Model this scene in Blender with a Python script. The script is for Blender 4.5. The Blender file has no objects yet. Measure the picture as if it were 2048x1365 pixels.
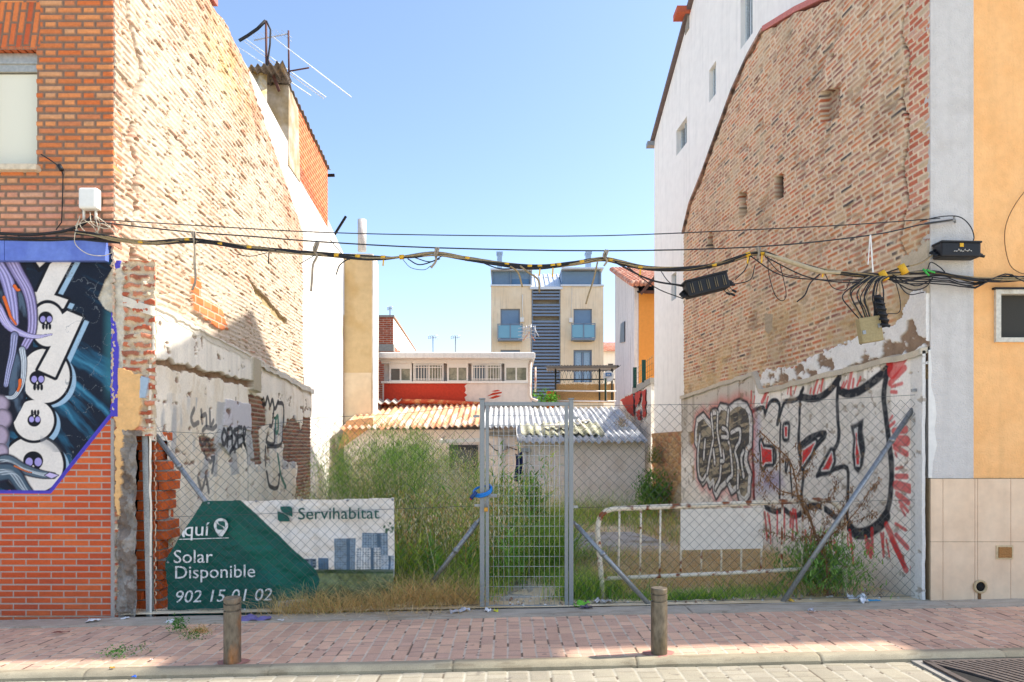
import bpy, math, random
import numpy as np
from mathutils import Vector, Matrix
C = bpy.context.scene.collection
rad = math.radians
# ------------------------------------------------------------------ camera
F = 1365.0; VX = 1015.0; VY = 897.0; ZC = 1.538
cd = bpy.data.cameras.new("camera"); cam = bpy.data.objects.new("camera", cd); C.objects.link(cam)
cam.location = (0, 0, ZC); cam.rotation_euler = (rad(90), 0, 0)
cd.sensor_width = 36; cd.lens = F / 2048 * 36
cd.shift_x = (1024 - VX) / 2048; cd.shift_y = (VY - 682.5) / 2048
cd.clip_start = 0.05; cd.clip_end = 2000
bpy.context.scene.camera = cam
# ------------------------------------------------------------------ sky and sun
SUN_EL, SUN_AZ = rad(46), rad(6)          # azimuth measured from +X towards +Y
w = bpy.data.worlds.new("World"); bpy.context.scene.world = w; w.use_nodes = True
nt = w.node_tree; sky = nt.nodes.new("ShaderNodeTexSky"); sky.sky_type = 'NISHITA'; sky.sun_disc = False
sky.sun_elevation = SUN_EL; sky.sun_rotation = rad(90) - SUN_AZ
sky.altitude = 600; sky.air_density = 1.0; sky.dust_density = 2.0; sky.ozone_density = 1.3
nt.links.new(sky.outputs[0], nt.nodes["Background"].inputs[0]); nt.nodes["Background"].inputs[1].default_value = 0.15
sd = bpy.data.lights.new("sun", 'SUN'); sun = bpy.data.objects.new("sun", sd); C.objects.link(sun)
sd.energy = 3.6; sd.angle = rad(0.5); sd.color = (1.0, 0.94, 0.86)
sdir = Vector((math.cos(SUN_EL) * math.cos(SUN_AZ), math.cos(SUN_EL) * math.sin(SUN_AZ), math.sin(SUN_EL)))
sun.rotation_euler = sdir.to_track_quat('Z', 'Y').to_euler(); sun.location = (30, 5, 40)
vs = bpy.context.scene.view_settings
vs.view_transform = 'Standard'; vs.look = 'None'; vs.exposure = 1.18; vs.gamma = 1; vs.use_curve_mapping = False
bpy.context.scene.cycles.max_bounces = 6; bpy.context.scene.cycles.diffuse_bounces = 4
bpy.context.scene.cycles.transparent_max_bounces = 8
try: bpy.context.scene.cycles.use_denoising = True
except Exception: pass
# ------------------------------------------------------------------ small helpers
def P(x, y, d): return ((x - VX) / F * d, d, ZC - (y - VY) / F * d)   # a traced point brought to its real distance
def PX(x, d): return (x - VX) / F * d
def PZ(y, d): return ZC - (y - VY) / F * d
SL = 0.0218                                     # the street climbs to the right
def gz(x): return SL * x
def S(r, g, b):                                  # sRGB 0-255 -> linear
    f = lambda c: (c / 255 / 12.92) if c / 255 <= 0.04045 else ((c / 255 + 0.055) / 1.055) ** 2.4
    return np.array((f(r), f(g), f(b)))
OFF = {}
def tag(o, label=None, cat=None, group=None, kind=None):
    if label: o['label'] = label
    if cat: o['category'] = cat
    if group: o['group'] = group
    if kind: o['kind'] = kind
    return o
def thing(name, label, cat, loc=(0, 0, 0), group=None):
    o = bpy.data.objects.new(name, None); C.objects.link(o); o.location = loc
    o.empty_display_size = 0.1; OFF[o.name] = Vector(loc)
    return tag(o, label, cat, group)
def link_mesh(name, me, m, parent=None, label=None):
    o = bpy.data.objects.new(name, me); C.objects.link(o)
    if m is not None: me.materials.append(m)
    if parent is not None:
        off = OFF[parent.name]; OFF[o.name] = off
        me.transform(Matrix.Translation(-off)); o.parent = parent
    else: OFF[o.name] = Vector((0, 0, 0))
    if label: o['label'] = label
    return o
def np_mesh(name, V, Fq, smooth=False, col=None):
    V = np.asarray(V, dtype=np.float32).reshape(-1, 3); Fq = np.asarray(Fq, dtype=np.int32)
    me = bpy.data.meshes.new(name); n, k = Fq.shape
    me.vertices.add(len(V)); me.vertices.foreach_set("co", V.ravel())
    me.loops.add(n * k); me.loops.foreach_set("vertex_index", Fq.ravel())
    me.polygons.add(n); me.polygons.foreach_set("loop_start", np.arange(0, n * k, k, dtype=np.int32))
    if smooth: me.polygons.foreach_set("use_smooth", np.ones(n, dtype=bool))
    me.update(calc_edges=True)
    if col is not None:
        a = me.color_attributes.new("Col", 'FLOAT_COLOR', 'POINT')
        c = np.ones((len(V), 4), dtype=np.float32); c[:, :3] = np.asarray(col).reshape(-1, 3)
        a.data.foreach_set("color", c.ravel())
    return me
class MB:
    def __init__(s): s.v = []; s.f = []; s.sm = []
    def add(s, vs, fs, smooth=False):
        b = len(s.v); s.v += [tuple(p) for p in vs]
        for f in fs: s.f.append(tuple(i + b for i in f)); s.sm.append(smooth)
        return s
    def box(s, x0, x1, y0, y1, z0, z1):
        return s.add([(x0, y0, z0), (x1, y0, z0), (x1, y1, z0), (x0, y1, z0), (x0, y0, z1), (x1, y0, z1), (x1, y1, z1), (x0, y1, z1)],
                     [(0, 3, 2, 1), (4, 5, 6, 7), (0, 1, 5, 4), (1, 2, 6, 5), (2, 3, 7, 6), (3, 0, 4, 7)])
    def prism(s, pts, vec):                      # closed outline pushed along vec
        n = len(pts); a = [Vector(p) for p in pts]; b = [p + Vector(vec) for p in a]
        return s.add(a + b, [tuple(range(n)), tuple(range(2 * n - 1, n - 1, -1))] + [(i, i + n, (i + 1) % n + n, (i + 1) % n) for i in range(n)])
    def tube(s, pts, r, n=6, cap=True, smooth=True):
        pts = [Vector(p) for p in pts]; k = len(pts)
        rs = r if hasattr(r, '__len__') else [r] * k
        rings = []; up = None
        for i, p in enumerate(pts):
            t = (pts[min(i + 1, k - 1)] - pts[max(i - 1, 0)])
            if t.length < 1e-9: t = Vector((0, 0, 1))
            t.normalize()
            if up is None: up = Vector((0, 0, 1)) if abs(t.z) < .9 else Vector((1, 0, 0))
            a = t.cross(up)
            if a.length < 1e-6: a = t.cross(Vector((0, 1, 0)))
            a.normalize(); b = a.cross(t); up = b
            rings.append([p + (a * math.cos(2 * math.pi * j / n) + b * math.sin(2 * math.pi * j / n)) * rs[i] for j in range(n)])
        fs = [(i * n + j, i * n + (j + 1) % n, (i + 1) * n + (j + 1) % n, (i + 1) * n + j) for i in range(k - 1) for j in range(n)]
        if cap: fs += [tuple(range(n - 1, -1, -1)), tuple(range((k - 1) * n, k * n))]
        return s.add([v for g in rings for v in g], fs, smooth)
    def bar(s, a, b, wx, wy, up=(0, 0, 1)):      # rectangular bar between two points
        a, b = Vector(a), Vector(b); t = (b - a).normalized(); u = Vector(up)
        if abs(t.dot(u)) > .95: u = Vector((0, 1, 0))
        x = t.cross(u).normalized() * wx / 2; y = x.cross(t).normalized() * wy / 2
        q = [p + sx * x + sy * y for p in (a, b) for sx, sy in ((-1, -1), (1, -1), (1, 1), (-1, 1))]
        return s.add(q, [(3, 2, 1, 0), (4, 5, 6, 7), (0, 1, 5, 4), (1, 2, 6, 5), (2, 3, 7, 6), (3, 0, 4, 7)])
    def lathe(s, c, prof, n=20):                 # prof: (radius, z)
        k = len(prof); vs = [(c[0] + r * math.cos(2 * math.pi * j / n), c[1] + r * math.sin(2 * math.pi * j / n), c[2] + z) for r, z in prof for j in range(n)]
        fs = [(i * n + j, i * n + (j + 1) % n, (i + 1) * n + (j + 1) % n, (i + 1) * n + j) for i in range(k - 1) for j in range(n)]
        return s.add(vs, fs + [tuple(range(n - 1, -1, -1)), tuple(range((k - 1) * n, k * n))], False)
    def build(s, name, m, parent=None, label=None, bevel=0, smooth=None):
        me = bpy.data.meshes.new(name); me.from_pydata(s.v, [], s.f)
        for p, q in zip(me.polygons, s.sm): p.use_smooth = q
        me.validate(); me.update()
        o = link_mesh(name, me, m, parent, label)
        if bevel:
            b = o.modifiers.new("bevel", 'BEVEL'); b.width = bevel; b.segments = 2; b.limit_method = 'ANGLE'
        return o
# ------------------------------------------------------------------ numpy noise
def h2(ix, iy, seed=0):
    a = (ix.astype(np.int64) * 374761393 + iy.astype(np.int64) * 668265263 + seed * 1442695041) & 0xFFFFFFFF
    a = ((a ^ (a >> 13)) * 1274126177) & 0xFFFFFFFF
    a = ((a ^ (a >> 16)) * 2246822519) & 0xFFFFFFFF
    return ((a ^ (a >> 15)) & 0xFFFFFF) / float(0xFFFFFF)
def vn(x, y, seed=0):
    ix = np.floor(x); iy = np.floor(y); fx = x - ix; fy = y - iy
    fx = fx * fx * (3 - 2 * fx); fy = fy * fy * (3 - 2 * fy)
    a = h2(ix, iy, seed); b = h2(ix + 1, iy, seed); c = h2(ix, iy + 1, seed); d = h2(ix + 1, iy + 1, seed)
    return a + (b - a) * fx + (c - a) * fy + (a - b - c + d) * fx * fy
def fbm(x, y, seed=0, o=4):
    r = 0; amp = .5; tot = 0
    for i in range(o):
        r = r + amp * vn(x * 2 ** i, y * 2 ** i, seed + i * 17); tot += amp; amp *= .55
    return r / tot
def sst(a, b, x):
    t = np.clip((x - a) / (b - a), 0, 1); return t * t * (3 - 2 * t)
def mix(a, b, m):
    m = np.asarray(m)[..., None]; return a * (1 - m) + b * m
def in_poly(x, y, poly):
    r = np.zeros(x.shape, bool); n = len(poly); j = n - 1
    for i in range(n):
        (xi, yi), (xj, yj) = poly[i], poly[j]
        if yi != yj: r ^= ((yi > y) != (yj > y)) & (x < (xj - xi) * (y - yi) / (yj - yi) + xi)
        j = i
    return r
def seg_dist(x, y, pts):
    d = np.full(x.shape, 1e9)
    for (ax, ay), (bx, by) in zip(pts[:-1], pts[1:]):
        dx, dy = bx - ax, by - ay; L = dx * dx + dy * dy + 1e-12
        t = np.clip(((x - ax) * dx + (y - ay) * dy) / L, 0, 1)
        d = np.minimum(d, np.hypot(x - ax - t * dx, y - ay - t * dy))
    return d
def spl(pts, n=6):                               # Catmull-Rom through the points
    p = [np.array(q, float) for q in pts]; p = [2 * p[0] - p[1]] + p + [2 * p[-1] - p[-2]]; out = []
    for i in range(1, len(p) - 2):
        for k in range(n):
            t = k / n
            out.append(tuple(.5 * (2 * p[i] + (p[i + 1] - p[i - 1]) * t + (2 * p[i - 1] - 5 * p[i] + 4 * p[i + 1] - p[i + 2]) * t * t + (3 * p[i] - p[i - 1] - 3 * p[i + 1] + p[i + 2]) * t ** 3)))
    return out + [tuple(p[-2])]
def bricks(u, v, bl, bh, j, seed, soft=.008, jit=.0, flem=False, wob=0.):
    row = np.floor(v / bh); dv = v - row * bh
    sh = h2(row, row * 0, seed) * jit
    if flem:
        per = 1.5 * bl; fu = u / per + .5 * (row % 2) + sh; c = np.floor(fu); q = (fu - c) * per
        hd = q > bl; du = np.where(hd, np.minimum(q - bl, per - q), np.minimum(q, bl - q)); cid = c * 2 + hd
    else:
        fu = u / bl + .5 * (row % 2) + sh; fu = fu + wob * np.sin(fu * 2.1 + row * 7.3); c = np.floor(fu); q = (fu - c) * bl; du = np.minimum(q, bl - q); cid = c
    e = np.minimum(du, np.minimum(dv, bh - dv))
    return sst(j / 2, j / 2 + soft, e), cid, row
def voro(u, v, seed, jit=.9):                    # irregular stones: edge distance and stone id
    iu = np.floor(u); iv = np.floor(v); d1 = np.full(u.shape, 9.); d2 = d1.copy(); cid = np.zeros(u.shape)
    for a in (-1, 0, 1):
        for b in (-1, 0, 1):
            cu, cv = iu + a, iv + b; hx = h2(cu, cv, seed); d = np.hypot(cu + .5 + (hx - .5) * jit - u, cv + .5 + (h2(cu, cv, seed + 1) - .5) * jit - v)
            n = d < d1; d2 = np.where(n, d1, np.minimum(d2, d)); cid = np.where(n, h2(cu, cv, seed + 2), cid); d1 = np.where(n, d, d1)
    return d2 - d1, cid
def pick(r, cols):
    cols = np.array(cols); k = np.clip((r * len(cols)).astype(int), 0, len(cols) - 1); return cols[k]
def grid(name, Pt, col, m, parent=None, skirt=None, label=None, smooth=True, hole=None):
    n, k = Pt.shape[:2]
    idx = np.arange(n * k).reshape(n, k)
    f = np.stack([idx[:-1, :-1], idx[1:, :-1], idx[1:, 1:], idx[:-1, 1:]], -1).reshape(-1, 4)
    if hole is not None:
        h = (hole[:-1, :-1] & hole[1:, :-1] & hole[1:, 1:] & hole[:-1, 1:]).reshape(-1); f = f[~h]
    V = Pt.reshape(-1, 3); Cc = np.broadcast_to(col, (n, k, 3)).reshape(-1, 3)
    if skirt is not None:
        ring = np.concatenate([idx[:, 0], idx[-1, 1:], idx[-2::-1, -1], idx[0, -2:0:-1]])
        b = len(V); V = np.concatenate([V, V[ring], V[ring] + np.array(skirt)]); Cc = np.concatenate([Cc, Cc[ring], Cc[ring]])
        q = len(ring); i0 = b + np.arange(q); i1 = b + (np.arange(q) + 1) % q
        f = np.concatenate([f, np.stack([i0, i0 + q, i1 + q, i1], -1)])
    return link_mesh(name, np_mesh(name, V, f, smooth, Cc), m, parent, label)
# ------------------------------------------------------------------ materials
def new_mat(name):
    m = bpy.data.materials.new(name); m.use_nodes = True; return m, m.node_tree, m.node_tree.nodes["Principled BSDF"]
def mk(name, col, rough=.75, metal=0., var=.18, scale=6., bump=.15, bscale=80., col2=None, lo=.4, hi=.6, attr=False, spec=.35, stretch=(1, 1, 1), streak=0.):
    m, nt, b = new_mat(name); N = nt.nodes.new; L = nt.links.new
    tc = N("ShaderNodeTexCoord"); mp = N("ShaderNodeMapping"); mp.inputs["Scale"].default_value = stretch
    L(tc.outputs["Object"], mp.inputs[0])
    n1 = N("ShaderNodeTexNoise"); n1.inputs["Scale"].default_value = scale; n1.inputs["Detail"].default_value = 6; L(mp.outputs[0], n1.inputs[0])
    if attr:
        a = N("ShaderNodeAttribute"); a.attribute_name = "Col"; base = a.outputs["Color"]
    else:
        rgb = N("ShaderNodeRGB"); rgb.outputs[0].default_value = (*[float(c) for c in col], 1); base = rgb.outputs[0]
    if col2 is not None:
        r = N("ShaderNodeMapRange"); r.inputs[1].default_value = lo; r.inputs[2].default_value = hi; L(n1.outputs[0], r.inputs[0])
        mx = N("ShaderNodeMix"); mx.data_type = 'RGBA'; L(r.outputs[0], mx.inputs[0]); L(base, mx.inputs[6]); mx.inputs[7].default_value = (*[float(c) for c in col2], 1); base = mx.outputs[2]
    n2 = N("ShaderNodeTexNoise"); n2.inputs["Scale"].default_value = scale * 5; n2.inputs["Detail"].default_value = 8; L(mp.outputs[0], n2.inputs[0])
    r2 = N("ShaderNodeMapRange"); r2.inputs[1].default_value = .25; r2.inputs[2].default_value = .75; r2.inputs[3].default_value = 1 - var; r2.inputs[4].default_value = 1 + var; L(n2.outputs[0], r2.inputs[0])
    mu = N("ShaderNodeMix"); mu.data_type = 'RGBA'; mu.blend_type = 'MULTIPLY'; mu.inputs[0].default_value = 1; L(base, mu.inputs[6]); L(r2.outputs[0], mu.inputs[7])
    out = mu.outputs[2]
    if streak:                                   # rain streaks running down
        ms = N("ShaderNodeMapping"); ms.inputs["Scale"].default_value = (9, 9, .5); L(tc.outputs["Object"], ms.inputs[0])
        n4 = N("ShaderNodeTexNoise"); n4.inputs["Scale"].default_value = 1.0; n4.inputs["Detail"].default_value = 5; L(ms.outputs[0], n4.inputs[0])
        r4 = N("ShaderNodeMapRange"); r4.inputs[1].default_value = .52; r4.inputs[2].default_value = .75; r4.inputs[3].default_value = 1; r4.inputs[4].default_value = 1 - streak; L(n4.outputs[0], r4.inputs[0])
        m4 = N("ShaderNodeMix"); m4.data_type = 'RGBA'; m4.blend_type = 'MULTIPLY'; m4.inputs[0].default_value = 1; L(out, m4.inputs[6]); L(r4.outputs[0], m4.inputs[7]); out = m4.outputs[2]
    L(out, b.inputs["Base Color"])
    if bump:
        n3 = N("ShaderNodeTexNoise"); n3.inputs["Scale"].default_value = bscale; n3.inputs["Detail"].default_value = 4; L(tc.outputs["Object"], n3.inputs[0])
        bp = N("ShaderNodeBump"); bp.inputs["Strength"].default_value = bump; bp.inputs["Distance"].default_value = .02; L(n3.outputs[0], bp.inputs["Height"]); L(bp.outputs[0], b.inputs["Normal"])
    b.inputs["Roughness"].default_value = rough; b.inputs["Metallic"].default_value = metal
    b.inputs["Specular IOR Level"].default_value = spec
    return m
def mk_brick(name, c1, c2, mortar, axis='xz', bw=.25, bh=.065, ms=.012, rough=.85):
    m, nt, b = new_mat(name); N = nt.nodes.new; L = nt.links.new
    tc = N("ShaderNodeTexCoord"); sp = N("ShaderNodeSeparateXYZ"); cb = N("ShaderNodeCombineXYZ"); L(tc.outputs["Object"], sp.inputs[0])
    i = 'xyz'; L(sp.outputs[i.index(axis[0])], cb.inputs[0]); L(sp.outputs[i.index(axis[1])], cb.inputs[1])
    t = N("ShaderNodeTexBrick"); L(cb.outputs[0], t.inputs[0])
    t.inputs["Color1"].default_value = (*c1, 1); t.inputs["Color2"].default_value = (*c2, 1); t.inputs["Mortar"].default_value = (*mortar, 1)
    t.inputs["Scale"].default_value = 1; t.inputs["Mortar Size"].default_value = ms; t.inputs["Brick Width"].default_value = bw; t.inputs["Row Height"].default_value = bh
    n = N("ShaderNodeTexNoise"); n.inputs["Scale"].default_value = 5; n.inputs["Detail"].default_value = 8; L(tc.outputs["Object"], n.inputs[0])
    r = N("ShaderNodeMapRange"); r.inputs[1].default_value = .3; r.inputs[2].default_value = .7; r.inputs[3].default_value = .75; r.inputs[4].default_value = 1.2; L(n.outputs[0], r.inputs[0])
    mu = N("ShaderNodeMix"); mu.data_type = 'RGBA'; mu.blend_type = 'MULTIPLY'; mu.inputs[0].default_value = 1; L(t.outputs[0], mu.inputs[6]); L(r.outputs[0], mu.inputs[7]); L(mu.outputs[2], b.inputs["Base Color"])
    bp = N("ShaderNodeBump"); bp.inputs["Strength"].default_value = .6; bp.inputs["Distance"].default_value = .01; bp.invert = True; L(t.outputs["Fac"], bp.inputs["Height"]); L(bp.outputs[0], b.inputs["Normal"])
    b.inputs["Roughness"].default_value = rough; b.inputs["Specular IOR Level"].default_value = .25
    return m
def mk_glass(name, col, rough=.08):
    m, nt, b = new_mat(name); b.inputs["Base Color"].default_value = (*[float(c) for c in col], 1); b.inputs["Roughness"].default_value = rough; b.inputs["Specular IOR Level"].default_value = .6
    return m
M_wall = mk("masonry", None, .9, attr=True, var=.10, scale=9, bump=.35, bscale=120, spec=.2)
M_paint = mk("painted_plaster", None, .8, attr=True, var=.07, scale=9, bump=.25, bscale=90, spec=.25)
M_galv = mk("galvanised_steel", S(150, 152, 152), .45, .6, var=.25, scale=14, bump=.03)
M_greysteel = mk("grey_painted_steel", S(140, 143, 142), .5, .3, var=.10, scale=12, bump=.03)
M_wire = mk("fence_wire", S(92, 96, 94), .5, .4, var=.2, scale=20, bump=0)
M_black = mk("black_plastic", S(26, 27, 30), .55, 0, var=.3, scale=14, bump=.05)
M_cable = mk("black_cable", S(38, 38, 40), .7, 0, var=.3, scale=10, bump=0)
M_beigecable = mk("weathered_cable", S(150, 130, 95), .7, 0, var=.3, scale=10, bump=0)
M_yellow = mk("yellow_tape", S(216, 166, 44), .7, 0, var=.2, scale=20, bump=0)
M_white = mk("white_paint", S(225, 222, 214), .7, 0, var=.08, scale=4, bump=.08, streak=.12)
M_dark = mk("dark_void", S(30, 28, 26), .9, 0, var=.2, bump=0)
M_concrete = mk("concrete", S(150, 145, 135), .9, 0, var=.15, scale=5, bump=.3)

class Wall:                                      # a receding upright wall: X = x0 + s (d - 6.5)
    def __init__(w, x0, s): w.x0 = x0; w.s = s; w.n = Vector((1, -s, 0)).normalized()
    def X(w, d): return w.x0 + w.s * (d - 6.5)
    def d(w, px): return (w.x0 - 6.5 * w.s) / ((px - VX) / F - w.s)
    def t(w, px, py): d = w.d(px); return d, ZC - (py - VY) * d / F
    def poly(w, pts): return [w.t(*p) for p in pts]
# ------------------------------------------------------------------ ground, street
def mk_soil():
    m, nt, b = new_mat("soil"); N = nt.nodes.new; L = nt.links.new
    tc = N("ShaderNodeTexCoord"); n = N("ShaderNodeTexNoise"); n.inputs["Scale"].default_value = 1.3; n.inputs["Detail"].default_value = 9; L(tc.outputs["Object"], n.inputs[0])
    r = N("ShaderNodeValToRGB"); L(n.outputs[0], r.inputs[0])
    r.color_ramp.elements[0].color = (*S(204, 180, 140), 1); r.color_ramp.elements[0].position = .35
    r.color_ramp.elements[1].color = (*S(236, 218, 186), 1); r.color_ramp.elements[1].position = .65
    n2 = N("ShaderNodeTexNoise"); n2.inputs["Scale"].default_value = 40; n2.inputs["Detail"].default_value = 6; L(tc.outputs["Object"], n2.inputs[0])
    bp = N("ShaderNodeBump"); bp.inputs["Strength"].default_value = .8; bp.inputs["Distance"].default_value = .03; L(n2.outputs[0], bp.inputs["Height"]); L(bp.outputs[0], b.inputs["Normal"])
    L(r.outputs[0], b.inputs["Base Color"]); b.inputs["Roughness"].default_value = .95; b.inputs["Specular IOR Level"].default_value = .1
    return m
def lotz(x, y):                                  # lot level: climbs a little towards the back
    return SL * x * np.clip((9 - y) / 3, 0, 1) + .02 + np.clip(y - 7, 0, 12) * .014
nx, ny = 150, 170
gx, gy = np.meshgrid(np.linspace(-5, 5, nx), np.linspace(6.5, 19.8, ny), indexing='ij')
gzz = lotz(gx, gy) + (fbm(gx * 1.2, gy * 1.2, 5) - .5) * .10 * sst(6.6, 7.2, gy) + (fbm(gx * 7, gy * 7, 9) - .5) * .04 * sst(6.45, 6.7, gy)
tag(grid("ground", np.stack([gx, gy, gzz], -1), (1, 1, 1), mk_soil(), smooth=True), kind="structure")
MB().add([(-400, 6.5, -.35), (400, 6.5, -.35), (400, 900, -.35), (-400, 900, -.35)], [(0, 1, 2, 3)]).build("terrain", mk("dry_earth", S(150, 135, 105), .95, bump=.2, scale=1))
tag(bpy.data.objects["terrain"], kind="structure")
# paving: real pavers with worn joints, laid on the sloping street
def paving(name, x0, x1, y0, y1, z0, bw, bl, j, cols, mortar, step, seed, dep=.0012, cj=S(164, 138, 122)):
    a, b = np.meshgrid(np.arange(x0, x1 + step, step), np.arange(y0, y1 + 1e-6, (y1 - y0) / max(2, round((y1 - y0) / step))), indexing='ij')
    wx = a + (fbm(a * 3, b * 3, seed) - .5) * .012; wy = b + (fbm(a * 3 + 9, b * 3, seed) - .5) * .012
    col = np.floor(wx / bw); q = wx - col * bw
    fv = wy / bl + h2(col, col * 0, seed + 3) * 1.0; row = np.floor(fv); p = (fv - row) * bl
    sp = h2(col, row, seed + 8) > .55                # some are half stones
    half = bl * (.45 + .1 * h2(col, row, seed + 2)); lower = p < half
    dp = np.where(sp, np.where(lower, np.minimum(p, half - p), np.minimum(p - half, bl - p)), np.minimum(p, bl - p)); rid = row * 2 + np.where(sp & lower, 1, 0)
    e = np.minimum(np.minimum(q, bw - q), dp * 1.25); mm = sst(j * .25, j * .8, e)
    r = h2(col, rid, seed); r2 = h2(col, rid, seed + 5)
    c = pick(r, cols) * (.93 + .14 * r2)[..., None] * (.91 + .18 * fbm(a * 14, b * 14, seed + 7))[..., None]
    c = c * (.90 + .20 * fbm(a * 1.5, b * 2.2, seed + 21))[..., None]
    jc = mix(mortar * (.8 + .4 * fbm(a * 20, b * 20, seed))[..., None], np.broadcast_to(S(92, 80, 66), c.shape), fbm(a * 9, b * 9, seed + 4) > .62)
    cross = dp * 1.25 < np.minimum(q, bw - q); jc = np.where(cross[..., None], cj * (.8 + .4 * fbm(a * 12, b * 12, seed + 9))[..., None], jc)
    c = mix(jc, c, mm)
    spot = fbm(a * 11, b * 11, seed + 31) > .78; c = mix(c, np.broadcast_to(S(90, 80, 78), c.shape), spot * .4)
    z = z0 + SL * a + mm * dep + (r2 - .5) * .003 + (fbm(a * 2, b * 2, seed + 2) - .5) * .012
    return tag(grid(name, np.stack([a, b, z], -1), c, M_pave, skirt=(0, 0, -.25)), kind="structure")
M_pave = mk("paving_stone", None, .85, attr=True, var=.16, scale=30, bump=.3, bscale=220, spec=.2)
paving("pavement", -5.6, 5.6, 4.98, 6.22, -.006, .108, .215, .0125, [S(214, 174, 146), S(208, 168, 142), S(220, 180, 150), S(204, 166, 142)], S(204, 188, 166), .008, 3)
paving("road", -6, 6, 3.2, 4.875, -.055, .15, .21, .014, [S(158, 150, 130), S(162, 154, 135), S(153, 145, 127)], S(176, 170, 152), .0125, 11, .004, S(140, 132, 112))
def slab(name, x0, x1, y0, y1, zt, cols, seed, bull=0., length=1.2, cr=.006):   # kerb or border stones in one course
    a, b = np.meshgrid(np.arange(x0, x1, .012), np.linspace(y0, y1, 16), indexing='ij')
    k = np.floor(a / length + .3); q = (a / length + .3 - k) * length; e = np.minimum(q, length - q); mm = sst(cr * .3, cr * 1.2, e + (fbm(a * 20, b * 20, seed) - .5) * .01)
    t = (b - y0) / (y1 - y0)
    z = zt + SL * a - (1 - mm) * .012 - bull * np.clip(1 - t * 2.2, 0, 1) ** 2 + (fbm(a * 5, b * 5, seed) - .5) * .008
    c = pick(h2(k, k * 0, seed), cols) * (.78 + .44 * fbm(a * 8, b * 16, seed + 3))[..., None]
    c = mix(np.broadcast_to(S(80, 74, 62), c.shape), c, mm); st = fbm(a * 3, b * 30, seed + 6) > .66
    c = mix(c, np.broadcast_to(S(120, 105, 80), c.shape), st * .35)
    return tag(grid(name, np.stack([a, b, z], -1), c, M_pave, skirt=(0, 0, -.2)), kind="structure")
slab("kerb", -5.6, 5.6, 4.878, 4.979, .004, [S(158, 147, 122), S(152, 142, 120), S(162, 152, 128)], 5, bull=.035, length=1.32)
slab("kerb_border", -5.6, 5.6, 6.221, 6.50, .008, [S(182, 170, 152), S(176, 165, 148)], 8, length=2.4)
tag(MB().add([(-60, -40, -.10), (60, -40, -.10), (60, 6.3, -.10), (-60, 6.3, -.10)], [(0, 1, 2, 3)]).build("roadbed", mk("pale_paving", S(206, 196, 176), .9, bump=.1)), kind="structure")  # unseen street, coloured paler than the road to bounce light onto the fronts
rb = bpy.data.objects["roadbed"]
for v in rb.data.vertices: v.co.z = -.13 + SL * v.co.x
# ------------------------------------------------------------------ left corner: brick house with the mural
D0 = 6.5
lh = thing("brick_house", "orange brick house with shuttered window above a purple and teal street mural", "house", (-4.6, 6.5, 0))
def fr(step, u0, u1, v0, v1):                    # frontal sheet in 1/210 m units: (column, row) -> metres
    U, V = np.meshgrid(np.linspace(u0, u1, int((u1 - u0) / 210 / step)), np.linspace(v1, v0, int((v1 - v0) / 210 / step)), indexing='ij')
    return U, V, PX(U, D0), PZ(V, D0)
# upper facade
U, V, X, Z = fr(.0075, -40, 227, -110, 492)
m_, c_, r_ = bricks(U, V, 51, 14.2, 3.6, 2, soft=1.6, flem=True)
mc = S(136, 112, 94)
bc = pick(h2(c_, r_, 4), [S(214, 134, 82), S(206, 120, 70), S(220, 144, 90), S(200, 124, 82), S(210, 114, 62), S(208, 150, 106)])
pale = sst(345, 400, V) * (.4 + .6 * fbm(U / 40, V / 60, 3)); bc = mix(bc, np.broadcast_to(S(205, 160, 140), bc.shape), pale * .75)
bc = bc * (.82 + .36 * fbm(U / 9, V / 5, 6))[..., None]
col = mix(np.broadcast_to(mc, bc.shape) * (.8 + .4 * fbm(U / 6, V / 6, 8))[..., None], bc, m_)
sol = (U < 82 + (92 - V) * .0) & (V > 6) & (V < 96)
m2, c2, r2 = bricks(V * 1.0, U + .14 * V, 46, 14.5, 3.2, 12, soft=1.6)
b2 = pick(h2(c2, r2, 14), [S(206, 108, 62), S(214, 122, 70), S(190, 92, 56)]); col = np.where(sol[..., None], mix(np.broadcast_to(mc, b2.shape), b2, m2), col); m_ = np.where(sol, m2, m_)
off = m_ * .013 + (fbm(U / 8, V / 8, 9) - .5) * .004
hole = (U < 75) & (V > 100) & (V < 344)
grid("facade", np.stack([X, D0 - off, Z], -1), col, M_wall, lh, skirt=(0, .15, 0), hole=hole)
# lower facade: mural on plaster over red brick, broken edge towards the empty lot
U, V, X, Z = fr(.0052, -40, 306, 520, 1262)
sh = U.shape
m_, c_, r_ = bricks(U, V + 3, 50.5, 12.75, 1.8, 22, soft=.8)
bc = pick(h2(c_, r_, 24), [S(200, 90, 46), S(194, 82, 42), S(206, 100, 52), S(186, 80, 46)]) * (.88 + .24 * fbm(U / 14, V / 6, 26))[..., None]
dirt = sst(1120, 1250, V) * .5 * fbm(U / 30, V / 30, 27); bc = mix(bc, np.broadcast_to(S(120, 70, 55), bc.shape), dirt)
col = mix(np.broadcast_to(S(176, 160, 146), bc.shape), bc, m_); off = m_ * .004
nz = fbm(U / 13, V / 13, 31, 5); nU = U + (fbm(U / 9, V / 9, 41) - .5) * 12; nV = V + (fbm(U / 9, V / 9, 42) - .5) * 12
def blend(c, m): 
    global col; col = mix(col, np.broadcast_to(c, col.shape), m)
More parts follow.
